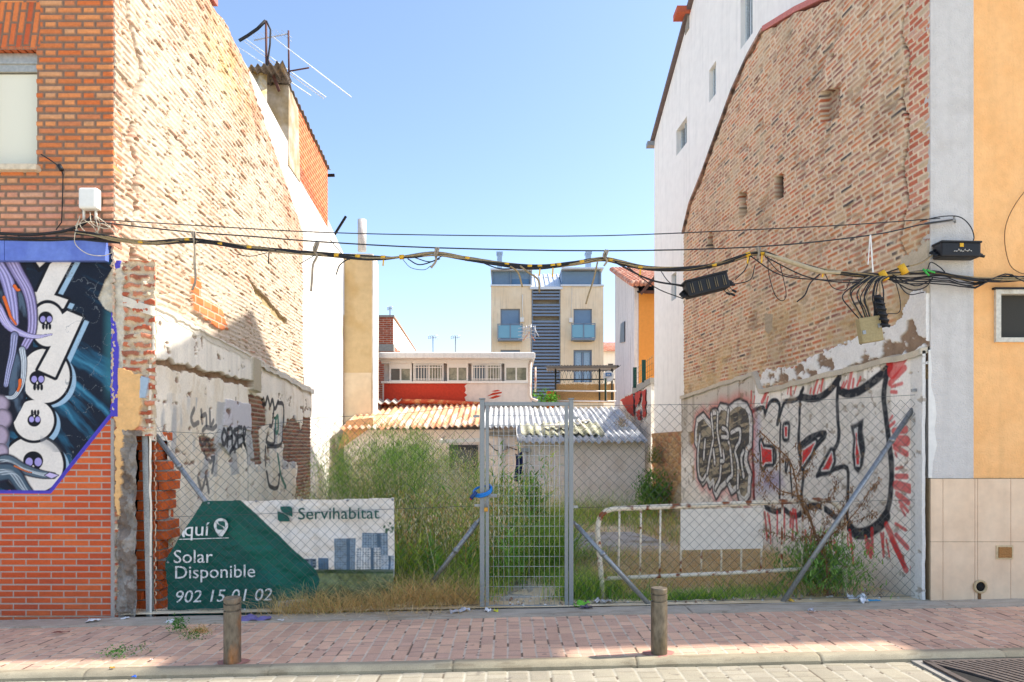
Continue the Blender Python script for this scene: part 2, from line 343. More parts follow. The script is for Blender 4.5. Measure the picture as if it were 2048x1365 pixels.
# broken stub of the old party wall (right of the mural)
stub = (U > 224)
rough = (nz - .5)
mb, cb, rb_ = bricks(U + rough * 8, V + rough * 10, 44, 17, 6, 51, soft=2.5, jit=.4)
sb = pick(h2(cb, rb_, 52), [S(190, 110, 78), S(176, 92, 64), S(200, 128, 96), S(160, 100, 78)]) * (.8 + .4 * nz)[..., None]
sc = mix(np.broadcast_to(S(205, 186, 158), sb.shape) * (.75 + .5 * nz)[..., None], sb, mb * (fbm(U / 16, V / 12, 55) > .36))
col = np.where(stub[..., None], sc, col); off = np.where(stub, -.035 + mb * .025 + rough * .06, off)
pl = in_poly(nU, nV, [(190, 520), (243, 520), (245, 600), (243, 742), (236, 745), (222, 700), (224, 640), (205, 618), (192, 597)])
col = np.where(pl[..., None], np.broadcast_to(S(196, 186, 166), col.shape) * (.7 + .6 * fbm(U / 7, V / 9, 57))[..., None], col); off = np.where(pl, -.005 + rough * .03, off)
gcon = in_poly(nU, nV, [(236, 858), (282, 862), (286, 1262), (230, 1262), (234, 1000)])
gc = np.broadcast_to(S(140, 132, 122), col.shape) * (.55 + .9 * fbm(U / 18, V / 24, 58, 5))[..., None]; gc = mix(gc, np.broadcast_to(S(98, 76, 60), col.shape), (fbm(U / 20, V / 26, 59) > .55) * .5)
col = np.where(gcon[..., None], gc, col); off = np.where(gcon, .0 + (fbm(U / 18, V / 24, 58, 5) - .5) * .11, off)
och = in_poly(nU, nV, [(235, 736), (262, 742), (284, 752), (279, 855), (262, 862), (246, 860), (243, 940), (240, 1032), (231, 1030), (230, 860)])
col = np.where(och[..., None], np.broadcast_to(S(226, 178, 118), col.shape) * (.86 + .28 * fbm(U / 10, V / 10, 61))[..., None], col); off = np.where(och, .022 + rough * .012, off)
blg = in_poly(U, V, [(282, 752), (299, 757), (291, 797), (280, 796)]); col = np.where(blg[..., None], S(160, 178, 192), col); off = np.where(blg, .02, off)
edge = (U > 221) & (U < 229) & (V > 838); col = np.where(edge[..., None], np.broadcast_to(S(158, 150, 142), col.shape) * (.8 + .4 * nz)[..., None], col); off = np.where(edge, .012 + rough * .01, off)
# mural paint
mur = in_poly(U, V, [(-60, 500), (226, 500), (226, 534), (209.5, 561), (195, 597), (209.5, 618), (222, 626), (222, 832), (99, 982), (-60, 982)])
jag = in_poly(nU * .5 + U * .5, nV * .5 + V * .5, [(-60, 500), (227, 500), (226, 534), (209.5, 561), (195, 597), (209.5, 618), (223, 626), (223, 832), (99, 982), (-60, 982)]); mur = mur & jag
base = col.copy()
th_ = np.arctan2(V - 1010, U + 20); st_ = fbm(th_ * 2.2, np.hypot(U + 20, V - 1010) / 19 + .8 * fbm(U / 60, V / 60, 72), 71, 4)
col = mix(np.broadcast_to(S(24, 32, 46), sh + (3,)), np.broadcast_to(S(36, 84, 110), sh + (3,)), sst(.52, .72, st_))
blend(S(70, 140, 168), sst(.68, .84, st_) * .7); blend(S(60, 130, 140), sst(200, 222, U) * sst(600, 640, V) * (1 - sst(760, 820, V)) * .5)
def ell(cx, cy, rx, ry): return np.hypot((U - cx) / rx, (V - cy) / ry)
def el_sd(cx, cy, rx, ry): return (ell(cx, cy, rx, ry) - 1) * (rx + ry) / 2
def po_sd(p):
    d = seg_dist(U, V, list(p) + [p[0]]); return np.where(in_poly(U, V, p), -d, d)
def put(sd, c, soft=.8): blend(c, 1 - sst(-soft, soft, sd))
WH = S(222, 214, 204); BK = S(20, 22, 30); LB = S(150, 178, 198); LI = S(160, 150, 205)
def el_shift(shape, dx, dy):
    kind, a = shape
    return ('e', [(a[0] + dx, a[1] + dy, a[2], a[3])][0]) if kind == 'e' else ('p', [(x + dx, y + dy) for x, y in a])
def sdf(shape): return el_sd(*shape[1]) if shape[0] == 'e' else po_sd(shape[1])
one = ('p', [(106, 515), (148, 515), (107.6, 590.5), (136, 600), (127, 617), (95, 622), (65, 608), (56, 581), (73, 585)])
six = [('e', (95, 650, 33, 43)), ('p', [(134, 622), (165, 635), (110, 755), (76, 740), (103, 690), (110, 640)])]
e1 = [('e', (90, 752, 49, 54)), ('e', (67.5, 841, 40, 40))]; e2 = [('e', (66, 930, 60, 56))]
for grp in (e2, e1, [one], six):
    for q in grp: put(sdf(el_shift(q, 13, 9)), LB)
for grp in (e2, e1, [one], six):
    sd_ = np.minimum.reduce([sdf(q) for q in grp]); put(sd_ - 6, BK); put(sd_, WH)
    if grp is e1: put(sdf(e1[1]) - 0, WH)
put(po_sd([(68, 525), (78, 541), (104, 520), (68, 515)]) - 4, BK); put(po_sd([(72, 525), (79, 535), (96, 520), (72, 515)]), WH)
blend(S(120, 122, 128), (1 - sst(0, 12, np.abs(sdf(e2[0]) + 4))) * (U > 80) * (V < 905) * .5)
for cx, cy, r, up in ((91, 637, 14.5, 1), (74, 757, 15.5, 1), (68, 841, 13.5, -1), (66, 922, 20, 1)):
    put(el_sd(cx, cy, r, r * .95), BK)
    for k in (-1, 0, 1): put(el_sd(cx + 2 + k * r * .45, cy + up * r * 1.15, r * .2, r * .42), BK, .6)
    for k in (-1, 1): put(el_sd(cx + k * r * .45 + 1, cy + up * r * .12, r * .36, r * .42), LI, .6)
    put(el_sd(cx, cy + up * r * .62, r * .1, r * .18), WH, .5)
# hair and hand of the painted figure
dk = in_poly(U, V, [(-60, 500), (46, 500), (64, 600), (66, 700), (48, 720), (52, 800), (20, 860), (14, 960), (-60, 970)]); blend(S(26, 28, 40), dk)
blend(S(92, 112, 132), dk * sst(.5, .7, fbm(U / 25, V / 60, 77)) * .7)
def strand(pts, w0, w1, c, c2=None):
    q = spl(pts, 5); n = len(q) - 1; d = np.full(sh, 1e9); best = np.zeros(sh)
    for i in range(n):
        ww = w0 + (w1 - w0) * i / n; e = seg_dist(U, V, q[i:i + 2]) / ww; best = np.where(e < d, i / n, best); d = np.minimum(d, e)
    put((d - 1) * 4 - 1.2, S(30, 28, 45)); put((d - 1) * 4, c)
    if c2 is not None:
        blend(c2, (1 - sst(0, .5, d)) * .6)
        for j in range(-2, 3):                   # fine hairs along the lock
            sh_ = [(x + j * .36 * (w0 + (w1 - w0) * i / n), y + j * .12 * w0) for i, (x, y) in enumerate(q)]
            blend(S(38, 36, 56) if j % 2 else np.minimum(c2 * 1.25, 1), (1 - sst(.25 + w0 * .02, .9 + w0 * .05, seg_dist(U, V, sh_))) * (d < 1) * (.38 if j % 2 else .6))
k = 1 / 5.25
def cr(l, y0): return [(x * k, y0 + y * k) for x, y in l]
strand(cr([(-40, 120), (60, 280), (120, 520), (150, 760)], 500), 15, 8, S(140, 134, 182), S(178, 172, 214))
strand(cr([(110, 100), (190, 250), (290, 430), (335, 640), (330, 860), (260, 1010)], 500), 12, 7, S(134, 124, 166), S(176, 166, 206))
strand(cr([(-30, 600), (80, 790), (230, 880), (380, 912), (540, 888)], 500), 9, 1.2, S(160, 152, 196), S(196, 188, 220))
strand(cr([(150, 900), (130, 1080), (90, 1260), (60, 1420)], 500), 7, 4, S(120, 124, 156), S(170, 170, 205))
strand(cr([(230, 1050), (250, 1200), (230, 1400), (150, 1540), (60, 1550)], 500), 6, 3, S(150, 160, 170), S(205, 210, 214))
for p in ([(40, 500), (90, 640), (110, 700), (165, 780)], [(150, 380), (180, 420), (200, 420)], [(210, 1370), (205, 1430), (185, 1480)]): strand(cr(p, 500), 3.2, 2, S(220, 106, 48))
for cx, cy, rx, ry in ((0, 808, 16, 15), (4, 838, 17, 18), (-2, 872, 17, 20), (2, 905, 13, 16)): put(el_sd(cx, cy, rx + 2.5, ry + 2.5), BK); put(el_sd(cx, cy, rx, ry), S(168, 152, 170), 6)
strand(cr([(-40, 1000), (80, 960), (240, 1040), (420, 1095), (560, 1112)], 740), 13, 5, S(84, 100, 112), S(188, 196, 200))
strand(cr([(-40, 1080), (120, 1080), (240, 1240), (300, 1300)], 740), 16, 9, S(70, 88, 102), S(170, 180, 186))
strand(cr([(150, 1010), (260, 1060), (330, 1080)], 740), 1.6, 1, S(196, 106, 62))
put(po_sd(cr([(470, 1108), (520, 1080), (612, 1108), (540, 1140)], 740)) - 1.5, BK); put(po_sd(cr([(470, 1108), (520, 1080), (612, 1108), (540, 1140)], 740)), S(196, 182, 220))
col = col * (.9 + .2 * fbm(U / 30, V / 30, 79))[..., None]
crk = (np.abs(fbm(U / 45, V / 45, 81) - .5) < .004) & (U > 130); blend(S(120, 126, 130), crk * .6)
col = np.where(mur[..., None], col, base); off = np.where(mur, .010 + (fbm(U / 5, V / 5, 83) - .5) * .002, off)
BL = S(78, 70, 178)
put(seg_dist(U, V, [(-40, 984), (99, 984.5), (219, 833)]) - 3.4, BL, .8)
stp = in_poly(nU * .35 + U * .65, V, [(222, 622), (233, 655), (237, 700), (236, 833), (220, 833), (222, 700)]); blend(BL, stp * (nz > .28)); off = np.where(stp, .012 + rough * .015, off)
blend(S(84, 78, 186), in_poly(U, V, [(226, 520), (240, 520), (238, 535), (228, 538)]))
grid("mural_wall", np.stack([X, D0 + .012 - off, Z], -1), col, M_paint, lh, skirt=(0, .02, 0), hole=(U > 270) & (V > 872))
# blue fascia, window, house body
M_blue = mk("blue_fascia_paint", S(92, 112, 186), .6, var=.10, scale=5, bump=.05, col2=S(104, 126, 196))
b = MB(); b.box(-5.9, PX(17.2, 6.5), 6.44, 6.55, PZ(525, D0), PZ(485, D0)); b.box(PX(18.2, 6.5), PX(218, 6.5), 6.44, 6.55, PZ(525, D0), PZ(485, D0)); b.build("fascia", M_blue, lh, bevel=.004)
wb = MB(); z0, z1 = PZ(335, D0), PZ(100, D0)
x0, x1 = -5.9, PX(75, D0)
wf = MB(); wf.box(x0, x1, 6.56, 6.62, PZ(137, D0), z1); wf.box(x1 - .02, x1, 6.565, 6.62, z0, PZ(138, D0)); wf.box(x0, x1, 6.55, 6.6, PZ(122, D0), PZ(118, D0))
win = wf.build("window", mk("aluminium", S(176, 172, 160), .4, .4, bump=0), lh)
sc_ = MB(); sc_.box(x0, x1 - .021, 6.59, 6.61, z0, PZ(139, D0)); M_screen = mk("window_screen", S(226, 222, 200), .7, var=.05, scale=40, bump=0); sc_.build("roller_blind", M_screen, win)
MB().box(x0, PX(83, D0), 6.42, 6.6, PZ(346, D0), PZ(334, D0)).build("sill", mk("pale_stone", S(206, 190, 164), .9, bump=.2), lh, bevel=.006)
sf = MB()
for i in range(9): sf.box(x1 - .055 - i * .07, x1 - .003 - i * .07, 6.497, 6.62, PZ(99, D0), PZ(97, D0) + .02)
sf.build("lintel", mk("lintel_brick", S(190, 100, 60), .85, bump=.2), lh)
bd = MB(); xi = -3.78
bd.prism([(-12, 6.70, -.3), (xi - .12, 6.70, -.3), (xi - .12, 6.70, 5.7), (-12, 6.70, 5.7)], (-.2, 6.8, 0)); bd.build("house_body", M_concrete, lh)
rr = MB(); rr.prism([(-12, 6.3, 6.55), (-12, 9.0, 7.15), (-12, 13.2, 5.5), (-12, 13.2, 5.4), (-12, 9.0, 7.05), (-12, 6.3, 6.45)], (7.9, 0, 0)); rr.build("roof", mk("roof_tile", S(170, 92, 66), .85, bump=.3), lh)
# small screw eyes / wall hook with its cable
hk = MB(); hk.tube([P(82, 309, 6.46), P(100, 320, 6.44), P(121, 335, 6.42)], .006, 5); hk.tube([P(118, 331, 6.42), P(124, 341, 6.42)], .022, 8)
hk.tube([P(122, 338, 6.44), P(126, 350, 6.46), P(125, 400, 6.47), P(123, 445, 6.46), P(112, 460, 6.45)], .005, 5)
tag(hk.build("cable_clamp", M_black), "black cable clamp with hanging wire on the orange brick facade beneath the shuttered window", "clamp")
# ------------------------------------------------------------------ left party wall, sunlit
WL = Wall(-3.748, -.04); WL2 = Wall(-3.41, -.04)
lw = thing("party_wall", "tall sunlit ruined party wall of cream rubble brick above graffitied plaster", "wall", (-3.75, 6.5, 0))
rake = [(6.5, 6.98), (8.6, 7.34), (9.36, 7.35), (10.17, 7.23), (11.63, 6.58), (13.4, 5.80)]
tn = 330; vn_ = 620
tt = 6.5 + (13.42 - 6.5) * (np.linspace(0, 1, tn) ** 1.25)
top = np.interp(tt, [a for a, _ in rake], [b for _, b in rake]) + (fbm(tt * 3, tt * 0, 91) - .5) * .12
T = np.repeat(tt[:, None], vn_, 1); Z = 1.9 + (top[:, None] - 1.9) * np.linspace(0, 1, vn_)[None, :]
w1 = fbm(T * 1.3, Z * 1.3, 93) - .5; w2 = fbm(T * 7, Z * 7, 94) - .5
m_, c_, r_ = bricks(T + w2 * .05, Z + w1 * .06 + w2 * .02, .265, .062, .020, 95, soft=.012, jit=.6)
rr_ = h2(c_, r_, 97); rb2 = h2(c_, r_, 98)
bc = pick(rr_, [S(204, 130, 92), S(194, 114, 76), S(210, 146, 110), S(180, 102, 72), S(208, 154, 120), S(196, 138, 106)])
smear = sst(.30, .50, fbm(T * .9, Z * 1.2, 99) + .25 * (fbm(T * 5, Z * 9, 100) - .5)); quo = sst(.55, .2, T - 6.5 + w2 * .3)
smear = smear * (1 - quo * .9) * (1 - .7 * (rb2 > .93))
cream = pick(h2(c_, r_, 101), [S(200, 184, 164), S(206, 190, 170), S(192, 174, 152)]) * (.86 + .28 * fbm(T * 11, Z * 14, 102))[..., None]
bc = mix(bc, cream, .40 * np.ones(bc.shape[:2])); col = mix(bc, cream, np.clip(smear * .9 + ((rb2 > .55) & (rb2 < .93)) * .6, 0, 1))
mort = np.broadcast_to(S(196, 178, 154), col.shape) * (.8 + .4 * fbm(T * 16, Z * 16, 103))[..., None]
col = mix(mort, col, m_)
upor = sst(.2, .8, (Z - (top[:, None] - 1.3)) / 1.3) * sst(7.5, 9.5, T); col = mix(col, np.broadcast_to(S(196, 130, 96), col.shape), upor * .45 * (fbm(T * 3, Z * 4, 104) > .42))
d1, z1_ = WL.t(455, 140); col = mix(col, np.broadcast_to(S(206, 170, 84), col.shape), np.exp(-((T - d1) / .9) ** 2 - ((Z - z1_) / .45) ** 2) * .45 * (fbm(T * 12, Z * 12, 105) > .42))
off = m_ * (.009 + .010 * (rb2 - .4) + .006 * (rb2 > .90)) * (1 - .35 * smear) + w2 * .014 + w1 * .05
hl = fbm(T * 11, Z * 36, 106, 3); pit = sst(.66, .74, hl); off -= pit * .017; col = mix(col, np.broadcast_to(S(150, 120, 92), col.shape), pit * .6)
def wpoly(W, pts): return in_poly(T + w2 * .12, Z + w2 * .10, W.poly(pts))
ob = wpoly(WL, [(375, 548), (392, 556), (398, 590), (440, 620), (452, 662), (420, 652), (384, 618)]); 
mo, co, ro = bricks(T, Z, .24, .10, .012, 107, soft=.006); col = np.where(ob[..., None], mix(mort, pick(h2(co, ro, 108), [S(214, 116, 66), S(224, 134, 84)]), mo), col); off = np.where(ob, .03 + mo * .01, off)
scar = wpoly(WL, [(492, 553), (510, 572), (540, 604), (572, 640), (574, 652), (545, 628), (512, 590)]); col = np.where(scar[..., None], S(176, 152, 112), col); off = np.where(scar, -.05, off)
cav = sst(.6, .2, np.abs(T - 6.83 - w1 * .5) / .10) * sst(2.9, 3.4, Z) * sst(.42, .6, fbm(T * 4, Z * 5, 109)); off -= cav * .10; col = mix(col, np.broadcast_to(S(150, 128, 108), col.shape), cav * .5)
Xw = WL.X(T) + off
grid("rubble_brickwork", np.stack([Xw, T + off * .04, Z], -1), col, M_wall, lw, skirt=(-.02, 0, 0))
cp = MB(); q = [(t, np.interp(t, [a for a, _ in rake], [b for _, b in rake]) + .02) for t in (6.5, 7.4, 8.4, 9.0)]
for (ta, za), (tb, zb) in zip(q[:-1], q[1:]): cp.prism([(WL.X(ta) - .3, ta, za), (WL.X(tb) - .3, tb, zb), (WL.X(tb) + .03, tb, zb), (WL.X(ta) + .03, ta, za)], (0, 0, .08))
cp.build("coping", mk("red_coping", S(196, 120, 110), .8, bump=.2), lw)
# lower plastered storey
tn, vn_ = 430, 330
tt = 6.54 + (12.75 - 6.54) * (np.linspace(0, 1, tn) ** 1.2)
led = np.interp(tt, [6.5, 9.4, 12.75], [2.90, 2.78, 2.62]); T = np.repeat(tt[:, None], vn_, 1); Z = -.08 + (led[:, None] + .08) * np.linspace(0, 1, vn_)[None, :]
w1 = fbm(T * 1.3, Z * 1.3, 113) - .5; w2 = fbm(T * 7, Z * 7, 114) - .5; w3 = fbm(T * 20, Z * 20, 115) - .5
col = np.broadcast_to(S(240, 228, 208), T.shape + (3,)) * (.82 + .36 * fbm(T * 2.2, Z * 1.1, 116))[..., None]
stv = sst(.48, .66, fbm(T * 7 + w2 * 2, Z * 1.1 + w1, 117)); col = mix(col, np.broadcast_to(S(206, 180, 138), col.shape), stv * .32)
col = mix(col, np.broadcast_to(S(176, 176, 176), col.shape), sst(.52, .64, fbm(T * 3.2 + 4, Z * 1.1, 118)) * (Z > 1.2) * (Z < 2.1) * .8)
off = w2 * .012 + w1 * .03
def pm(pts, wob=.10): return in_poly(T + w2 * wob, Z + w2 * wob, WL2.poly(pts))
def shade_(m, c, o=None, f=1.):
    global col, off
    col = np.where(m[..., None], np.broadcast_to(c, col.shape), col) if f == 1 else mix(col, np.broadcast_to(c, col.shape), m * f)
    if o is not None: off = np.where(m, o, off)
band = pm([(302, 610), (500, 700), (500, 768), (302, 716)], .03); shade_(band, S(240, 230, 212) , .03); col = np.where(band[..., None], col * (.8 + .4 * fbm(T * 12, Z * .8, 119))[..., None], col)
ledge = pm([(300, 712), (500, 764), (500, 776), (300, 726)], .10); shade_(ledge, S(150, 122, 96), -.035 ); off = np.where(ledge, -.03 + w3 * .05, off)
shade_(pm([(300, 600), (640, 775), (640, 786), (300, 617)], .05), S(214, 202, 182), .05)
ml, cl_, rl = bricks(T, Z, .26, .062, .014, 121, soft=.01, jit=.3)
bcol = mix(np.broadcast_to(S(178, 160, 136), col.shape), pick(h2(cl_, rl, 122), [S(150, 98, 76), S(170, 110, 82), S(136, 92, 76), S(160, 120, 96)]), ml)
def bpatch(pts, wob=.2):
    global col, off
    m = pm(pts, wob); col = np.where(m[..., None], bcol * (.85 + .3 * w1)[..., None], col); off = np.where(m, -.03 + ml * .012, off)
bpatch([(398, 868), (430, 872), (436, 900), (420, 915), (402, 905)])
bpatch([(497, 786), (530, 798), (534, 850), (520, 860), (500, 838)], .08); bpatch([(500, 838), (518, 850), (524, 930), (510, 930)], .08)
bpatch([(566, 850), (585, 840), (610, 862), (625, 880), (624, 1005), (590, 1000), (596, 930), (568, 915)], .3); bpatch([(606, 835), (640, 838), (640, 1010), (606, 1005)], .06)
pil = pm([(497, 705), (513, 712), (513, 786), (497, 780)], .03); shade_(pil, S(186, 172, 146), .07)
shade_(pm([(449, 797), (499, 809), (501, 862), (444, 852)], .02), S(206, 200, 200), .022); shade_(pm([(438, 852), (490, 858), (488, 882), (458, 912), (436, 884)], .03), S(196, 194, 190), .022)
crk = seg_dist(T, Z, WL2.poly([(480, 868), (494, 905), (497, 1005)])); shade_(crk < .014, S(70, 60, 52), -.02)
low = sst(.75, .1, Z + w1 * .8); shade_(low > 0, S(172, 180, 186), None, 1) if False else None
col = mix(col, np.broadcast_to(S(190, 192, 190), col.shape), low * .5)
hol = sst(.70, .76, fbm(T * 6, Z * 8, 123)); col = mix(col, np.broadcast_to(S(120, 84, 64), col.shape), hol * .8); off -= hol * .02
def tagline(pts, wd, c=S(38, 38, 44), f=.9, closed=False):
    global col
    d = seg_dist(T, Z, WL2.poly(spl(pts, 5))); col = mix(col, np.broadcast_to(c, col.shape), (1 - sst(wd * .5, wd * .5 + .012, d + w3 * .012)) * f)
for l in ([(388, 818), (382, 835), (386, 850), (396, 846)], [(402, 822), (404, 846)], [(402, 834), (412, 830), (413, 850)], [(420, 820), (421, 850), (428, 842)], [(405, 862), (412, 855), (425, 858), (433, 852)], [(404, 880), (410, 892), (418, 880), (424, 896)], [(412, 905), (420, 925), (428, 915), (424, 945)], [(396, 955), (404, 980), (412, 955), (418, 985)]): tagline(l, .045, S(52, 56, 66), .75)
for l in ([(444, 860), (440, 875), (445, 890), (450, 872), (445, 860)], [(451, 892), (454, 862), (460, 858), (461, 890)], [(452, 877), (461, 875)], [(471, 858), (464, 864), (470, 876), (466, 890), (462, 898)], [(480, 856), (473, 858), (473, 892), (481, 890)], [(473, 874), (479, 872)], [(483, 892), (484, 858), (489, 862), (485, 876), (490, 893)], [(457, 905), (463, 897), (470, 903)]): tagline(l, .05)
for l in ([(527, 798), (530, 812), (535, 795), (540, 812), (545, 800), (550, 818), (556, 803)], [(548, 818), (545, 850), (540, 852)], [(536, 868), (534, 884), (548, 888), (550, 860)], [(532, 895), (532, 930)], [(536, 893), (562, 890), (566, 860), (566, 812), (556, 806)], [(534, 945), (540, 972), (556, 975), (560, 945)]): tagline(l, .055, S(40, 40, 46))
for l in ([(552, 838), (556, 834), (556, 862), (552, 864), (552, 838)], [(556, 910), (562, 950), (572, 975)]): tagline(l, .06, S(40, 110, 90))
grid("plastered_storey", np.stack([WL2.X(T) + off, T, Z], -1), col, M_wall, lw, skirt=(-.02, 0, 0), hole=(T < 6.9) & (Z < 1.62))
# ledge on top of the thicker lower storey
U2 = np.linspace(6.52, 12.8, 200); q = np.linspace(-.33, .035, 8); A, B = np.meshgrid(U2, q, indexing='ij')
zl = np.interp(A, [6.5, 9.4, 12.75], [2.90, 2.78, 2.62]); zz = zl + .03 + (B < 0) * 0 - B * .25 + (fbm(A * 6, B * 6, 131) - .5) * .09
grid("ledge", np.stack([WL2.X(A) + B, A, zz], -1), np.broadcast_to(S(216, 206, 188), A.shape + (3,)) * (.8 + .4 * fbm(A * 8, B * 20, 132))[..., None], M_wall, lw, skirt=(0, 0, -.09))
# ------------------------------------------------------------------ right side: old brick party wall with the big graffiti
WR = Wall(4.014, -.084)
rw = thing("party_wall", "shaded old brick party wall with peeling white plaster and large EAZO graffiti", "wall", (4.0, 6.5, 0))
rk = [(6.5, 6.35), (8.28, 6.98), (9.0, 7.27), (9.92, 7.58), (10.4, 7.48), (11.0, 7.25), (11.65, 6.85), (12.3, 6.45), (12.95, 6.12), (13.32, 5.70)]
def top_of(t): return np.interp(t, [a for a, _ in rk], [b for _, b in rk])
tn, vn_ = 350, 560
tt = 6.5 + (13.32 - 6.5) * (np.linspace(0, 1, tn) ** 1.2)
top = top_of(tt) + (fbm(tt * 4, tt * 0, 191) - .5) * .08
T = np.repeat(tt[:, None], vn_, 1); Z = 2.2 + (top[:, None] - 2.2) * np.linspace(0, 1, vn_)[None, :]
w1 = fbm(T * 1.1, Z * 1.1, 193) - .5; w2 = fbm(T * 7, Z * 7, 194) - .5; w3 = fbm(T * 22, Z * 22, 190) - .5
m_, c_, r_ = bricks(T + w2 * .02, Z + w1 * .04 + w2 * .012, .235, .0615, .016, 195, soft=.012, jit=.7, flem=True)
br = h2(c_, r_, 197); br2 = h2(c_, r_, 198)
bc = pick(br, [S(198, 132, 90), S(190, 118, 78), S(204, 146, 104), S(176, 106, 82), S(204, 120, 84), S(170, 112, 92), S(194, 144, 112), S(208, 128, 90), S(186, 130, 104), S(150, 98, 84)])
bc = np.where((br2 > .955)[..., None], S(92, 82, 80), bc); bc = np.where(((br2 > .82) & (br2 < .86) & (Z > 4))[..., None], S(126, 80, 66), bc); bc = bc * (.84 + .32 * fbm(T * 16, Z * 24, 199))[..., None]
mort = np.broadcast_to(S(222, 200, 170), bc.shape) * (.82 + .36 * fbm(T * 14, Z * 14, 200))[..., None]
col = mix(mort, bc, m_); off = m_ * .007 + (br2 - .5) * .009 * m_ + w2 * .02 + w1 * .04
ero = sst(3.9, 2.9, Z + w1 * 1.6 + (T - 9) * .08) * sst(.34, .56, fbm(T * 2.2, Z * 3, 201) + .2 * w2)
col = mix(col, np.broadcast_to(S(206, 176, 128), col.shape) * (.82 + .36 * fbm(T * 10, Z * 12, 202))[..., None], ero * .85); off += -ero * m_ * .008 + ero * w3 * .02
gm = sst(.56, .70, fbm(T * 2.5, Z * 2.5, 203)); col = mix(col, np.broadcast_to(S(206, 184, 150), col.shape), gm * .5)
gm = sst(.50, .62, fbm(T * 8, Z * 20, 233)); col = mix(col, mort, gm * .35); gm = sst(.56, .68, fbm(T * 1.4, Z * 1.0, 234)); col = mix(col, col * .86, gm)
st2 = sst(.62, .72, fbm(T * 5, Z * 9, 204)); col = mix(col, np.broadcast_to(S(110, 92, 76), col.shape), st2 * .35); off -= st2 * .012
quo = (T < 6.78 + .07 * (np.floor(Z / .0615) % 2)) & (Z > 3.9)
qm, qc, qr = bricks(T, Z, .14, .0615, .012, 205, soft=.008); qb = pick(h2(qc, qr, 206), [S(194, 112, 86), S(204, 136, 110), S(184, 104, 82), S(208, 162, 140), S(200, 176, 146)])
col = np.where(quo[..., None], mix(mort, qb, qm), col); crk = np.abs(T - 6.84 - w2 * .08 - .05 * np.sin(Z * 9)) < .012; off -= (crk & (Z > 3.2)) * .05; col = np.where((crk & (Z > 3.4))[..., None], S(80, 62, 50), col)
def wp(pts, wob=.12): return in_poly(T + w2 * wob + w3 * wob * .4, Z + w2 * wob + w3 * wob * .4, WR.poly(pts))
cem = wp([(1826, 500), (1858, 480), (1858, 590), (1815, 590), (1780, 560)]); col = np.where(cem[..., None], np.broadcast_to(S(196, 180, 154), col.shape) * (.8 + .4 * fbm(T * 9, Z * 9, 207))[..., None], col); off = np.where(cem, .015 + w2 * .02, off)
for (a, b_, c__, d_) in ((1550, 348, 1567, 402), (1659, 104, 1666, 122)):
    hm = wp([(a, b_ + 6), (c__, b_), (c__, d_ - 8), (a, d_)], .02); off = np.where(hm, -.11, off); col = np.where(hm[..., None], S(70, 56, 48), col)  # shade of the holes put into the colour as well as the recess
for (a, b_, c__, d_) in ((1480, 380, 1494, 440), (1416, 462, 1426, 505), (1643, 175, 1680, 245)):
    hm = wp([(a, b_ + 10), (c__, b_), (c__, d_ - 8), (a, d_)], .14); off = np.where(hm, -.09 + w2 * .08, off); col = np.where(hm[..., None], col * .6, col)  # ragged recesses also darkened in colour to look shaded
plug = wp([(1528, 628), (1545, 628), (1543, 660), (1536, 670), (1530, 660)], .05); col = np.where(plug[..., None], S(176, 158, 132), col)
ww = wp([(1522, 775), (1530, 745), (1580, 735), (1640, 712), (1700, 682), (1745, 668), (1790, 645), (1815, 610), (1835, 585), (1870, 580), (1870, 720), (1700, 745)], .16)
wc = np.broadcast_to(S(240, 236, 228), col.shape) * (.92 + .16 * fbm(T * 7, Z * 7, 208))[..., None]
br_ = sst(.58, .65, fbm(T * 5.5, Z * 7, 209) + .22 * sst(2.75, 2.42, Z) - .06); wc = mix(wc, np.broadcast_to(S(150, 126, 104), col.shape) * (.7 + .6 * fbm(T * 12, Z * 12, 210))[..., None], br_)
col = np.where(ww[..., None], wc, col); off = np.where(ww, .028 - br_ * .02 + w3 * .012, off)
grid("brickwork", np.stack([WR.X(T) - off, T, Z], -1), col, M_wall, rw, skirt=(.06, 0, 0))
# plastered lower storey
WP = Wall(3.955, -.084)
tn, vn_ = 560, 360
tt = 6.5 + (13.3 - 6.5) * (np.linspace(0, 1, tn) ** 1.15); led = np.interp(tt, [6.5, 9.9, 10.12, 13.3], [2.47, 2.37, 2.66, 2.54]) + (fbm(tt * 3, tt * 0, 211) - .5) * .04
T = np.repeat(tt[:, None], vn_, 1); Z = -.05 + (led[:, None] + .05) * np.linspace(0, 1, vn_)[None, :]
w1 = fbm(T * 1.3, Z * 1.3, 213) - .5; w2 = fbm(T * 7, Z * 7, 214) - .5; w3 = fbm(T * 22, Z * 22, 215) - .5
sh = T.shape
col = np.broadcast_to(S(248, 241, 230), sh + (3,)) * (.90 + .2 * fbm(T * 3, Z * 2.2, 216))[..., None]
col = mix(col, np.broadcast_to(S(198, 188, 172), sh + (3,)), sst(10.0, 10.3, T) * .8 * sst(1.1, 2.0, Z + w1)); 
strk = sst(.55, .68, fbm(T * 8, Z * .6, 217)) * sst(1.2, 2.3, Z); col = mix(col, np.broadcast_to(S(150, 138, 116), sh + (3,)), strk * .5)
col = mix(col, np.broadcast_to(S(128, 112, 92), sh + (3,)), sst(.6, .05, Z + w1 * .7) * .5)
off = w1 * .03 + w2 * .012
def paint(m, c, f=1.):
    global col
    col = mix(col, np.broadcast_to(c, col.shape), np.asarray(m, float) * f)
def trA(p): return [WP.t(1500 + x / 2.528, 700 + y / 2.528) for x, y in p]
def trB(p): return [WP.t(1360 + x / 4.55, 760 + y / 4.55) for x, y in p]
wr = (fbm(T * 14, Z * 14, 218) - .5) * .03; thin = .90 + .10 * sst(.3, .5, fbm(T * 16, Z * 16, 219))
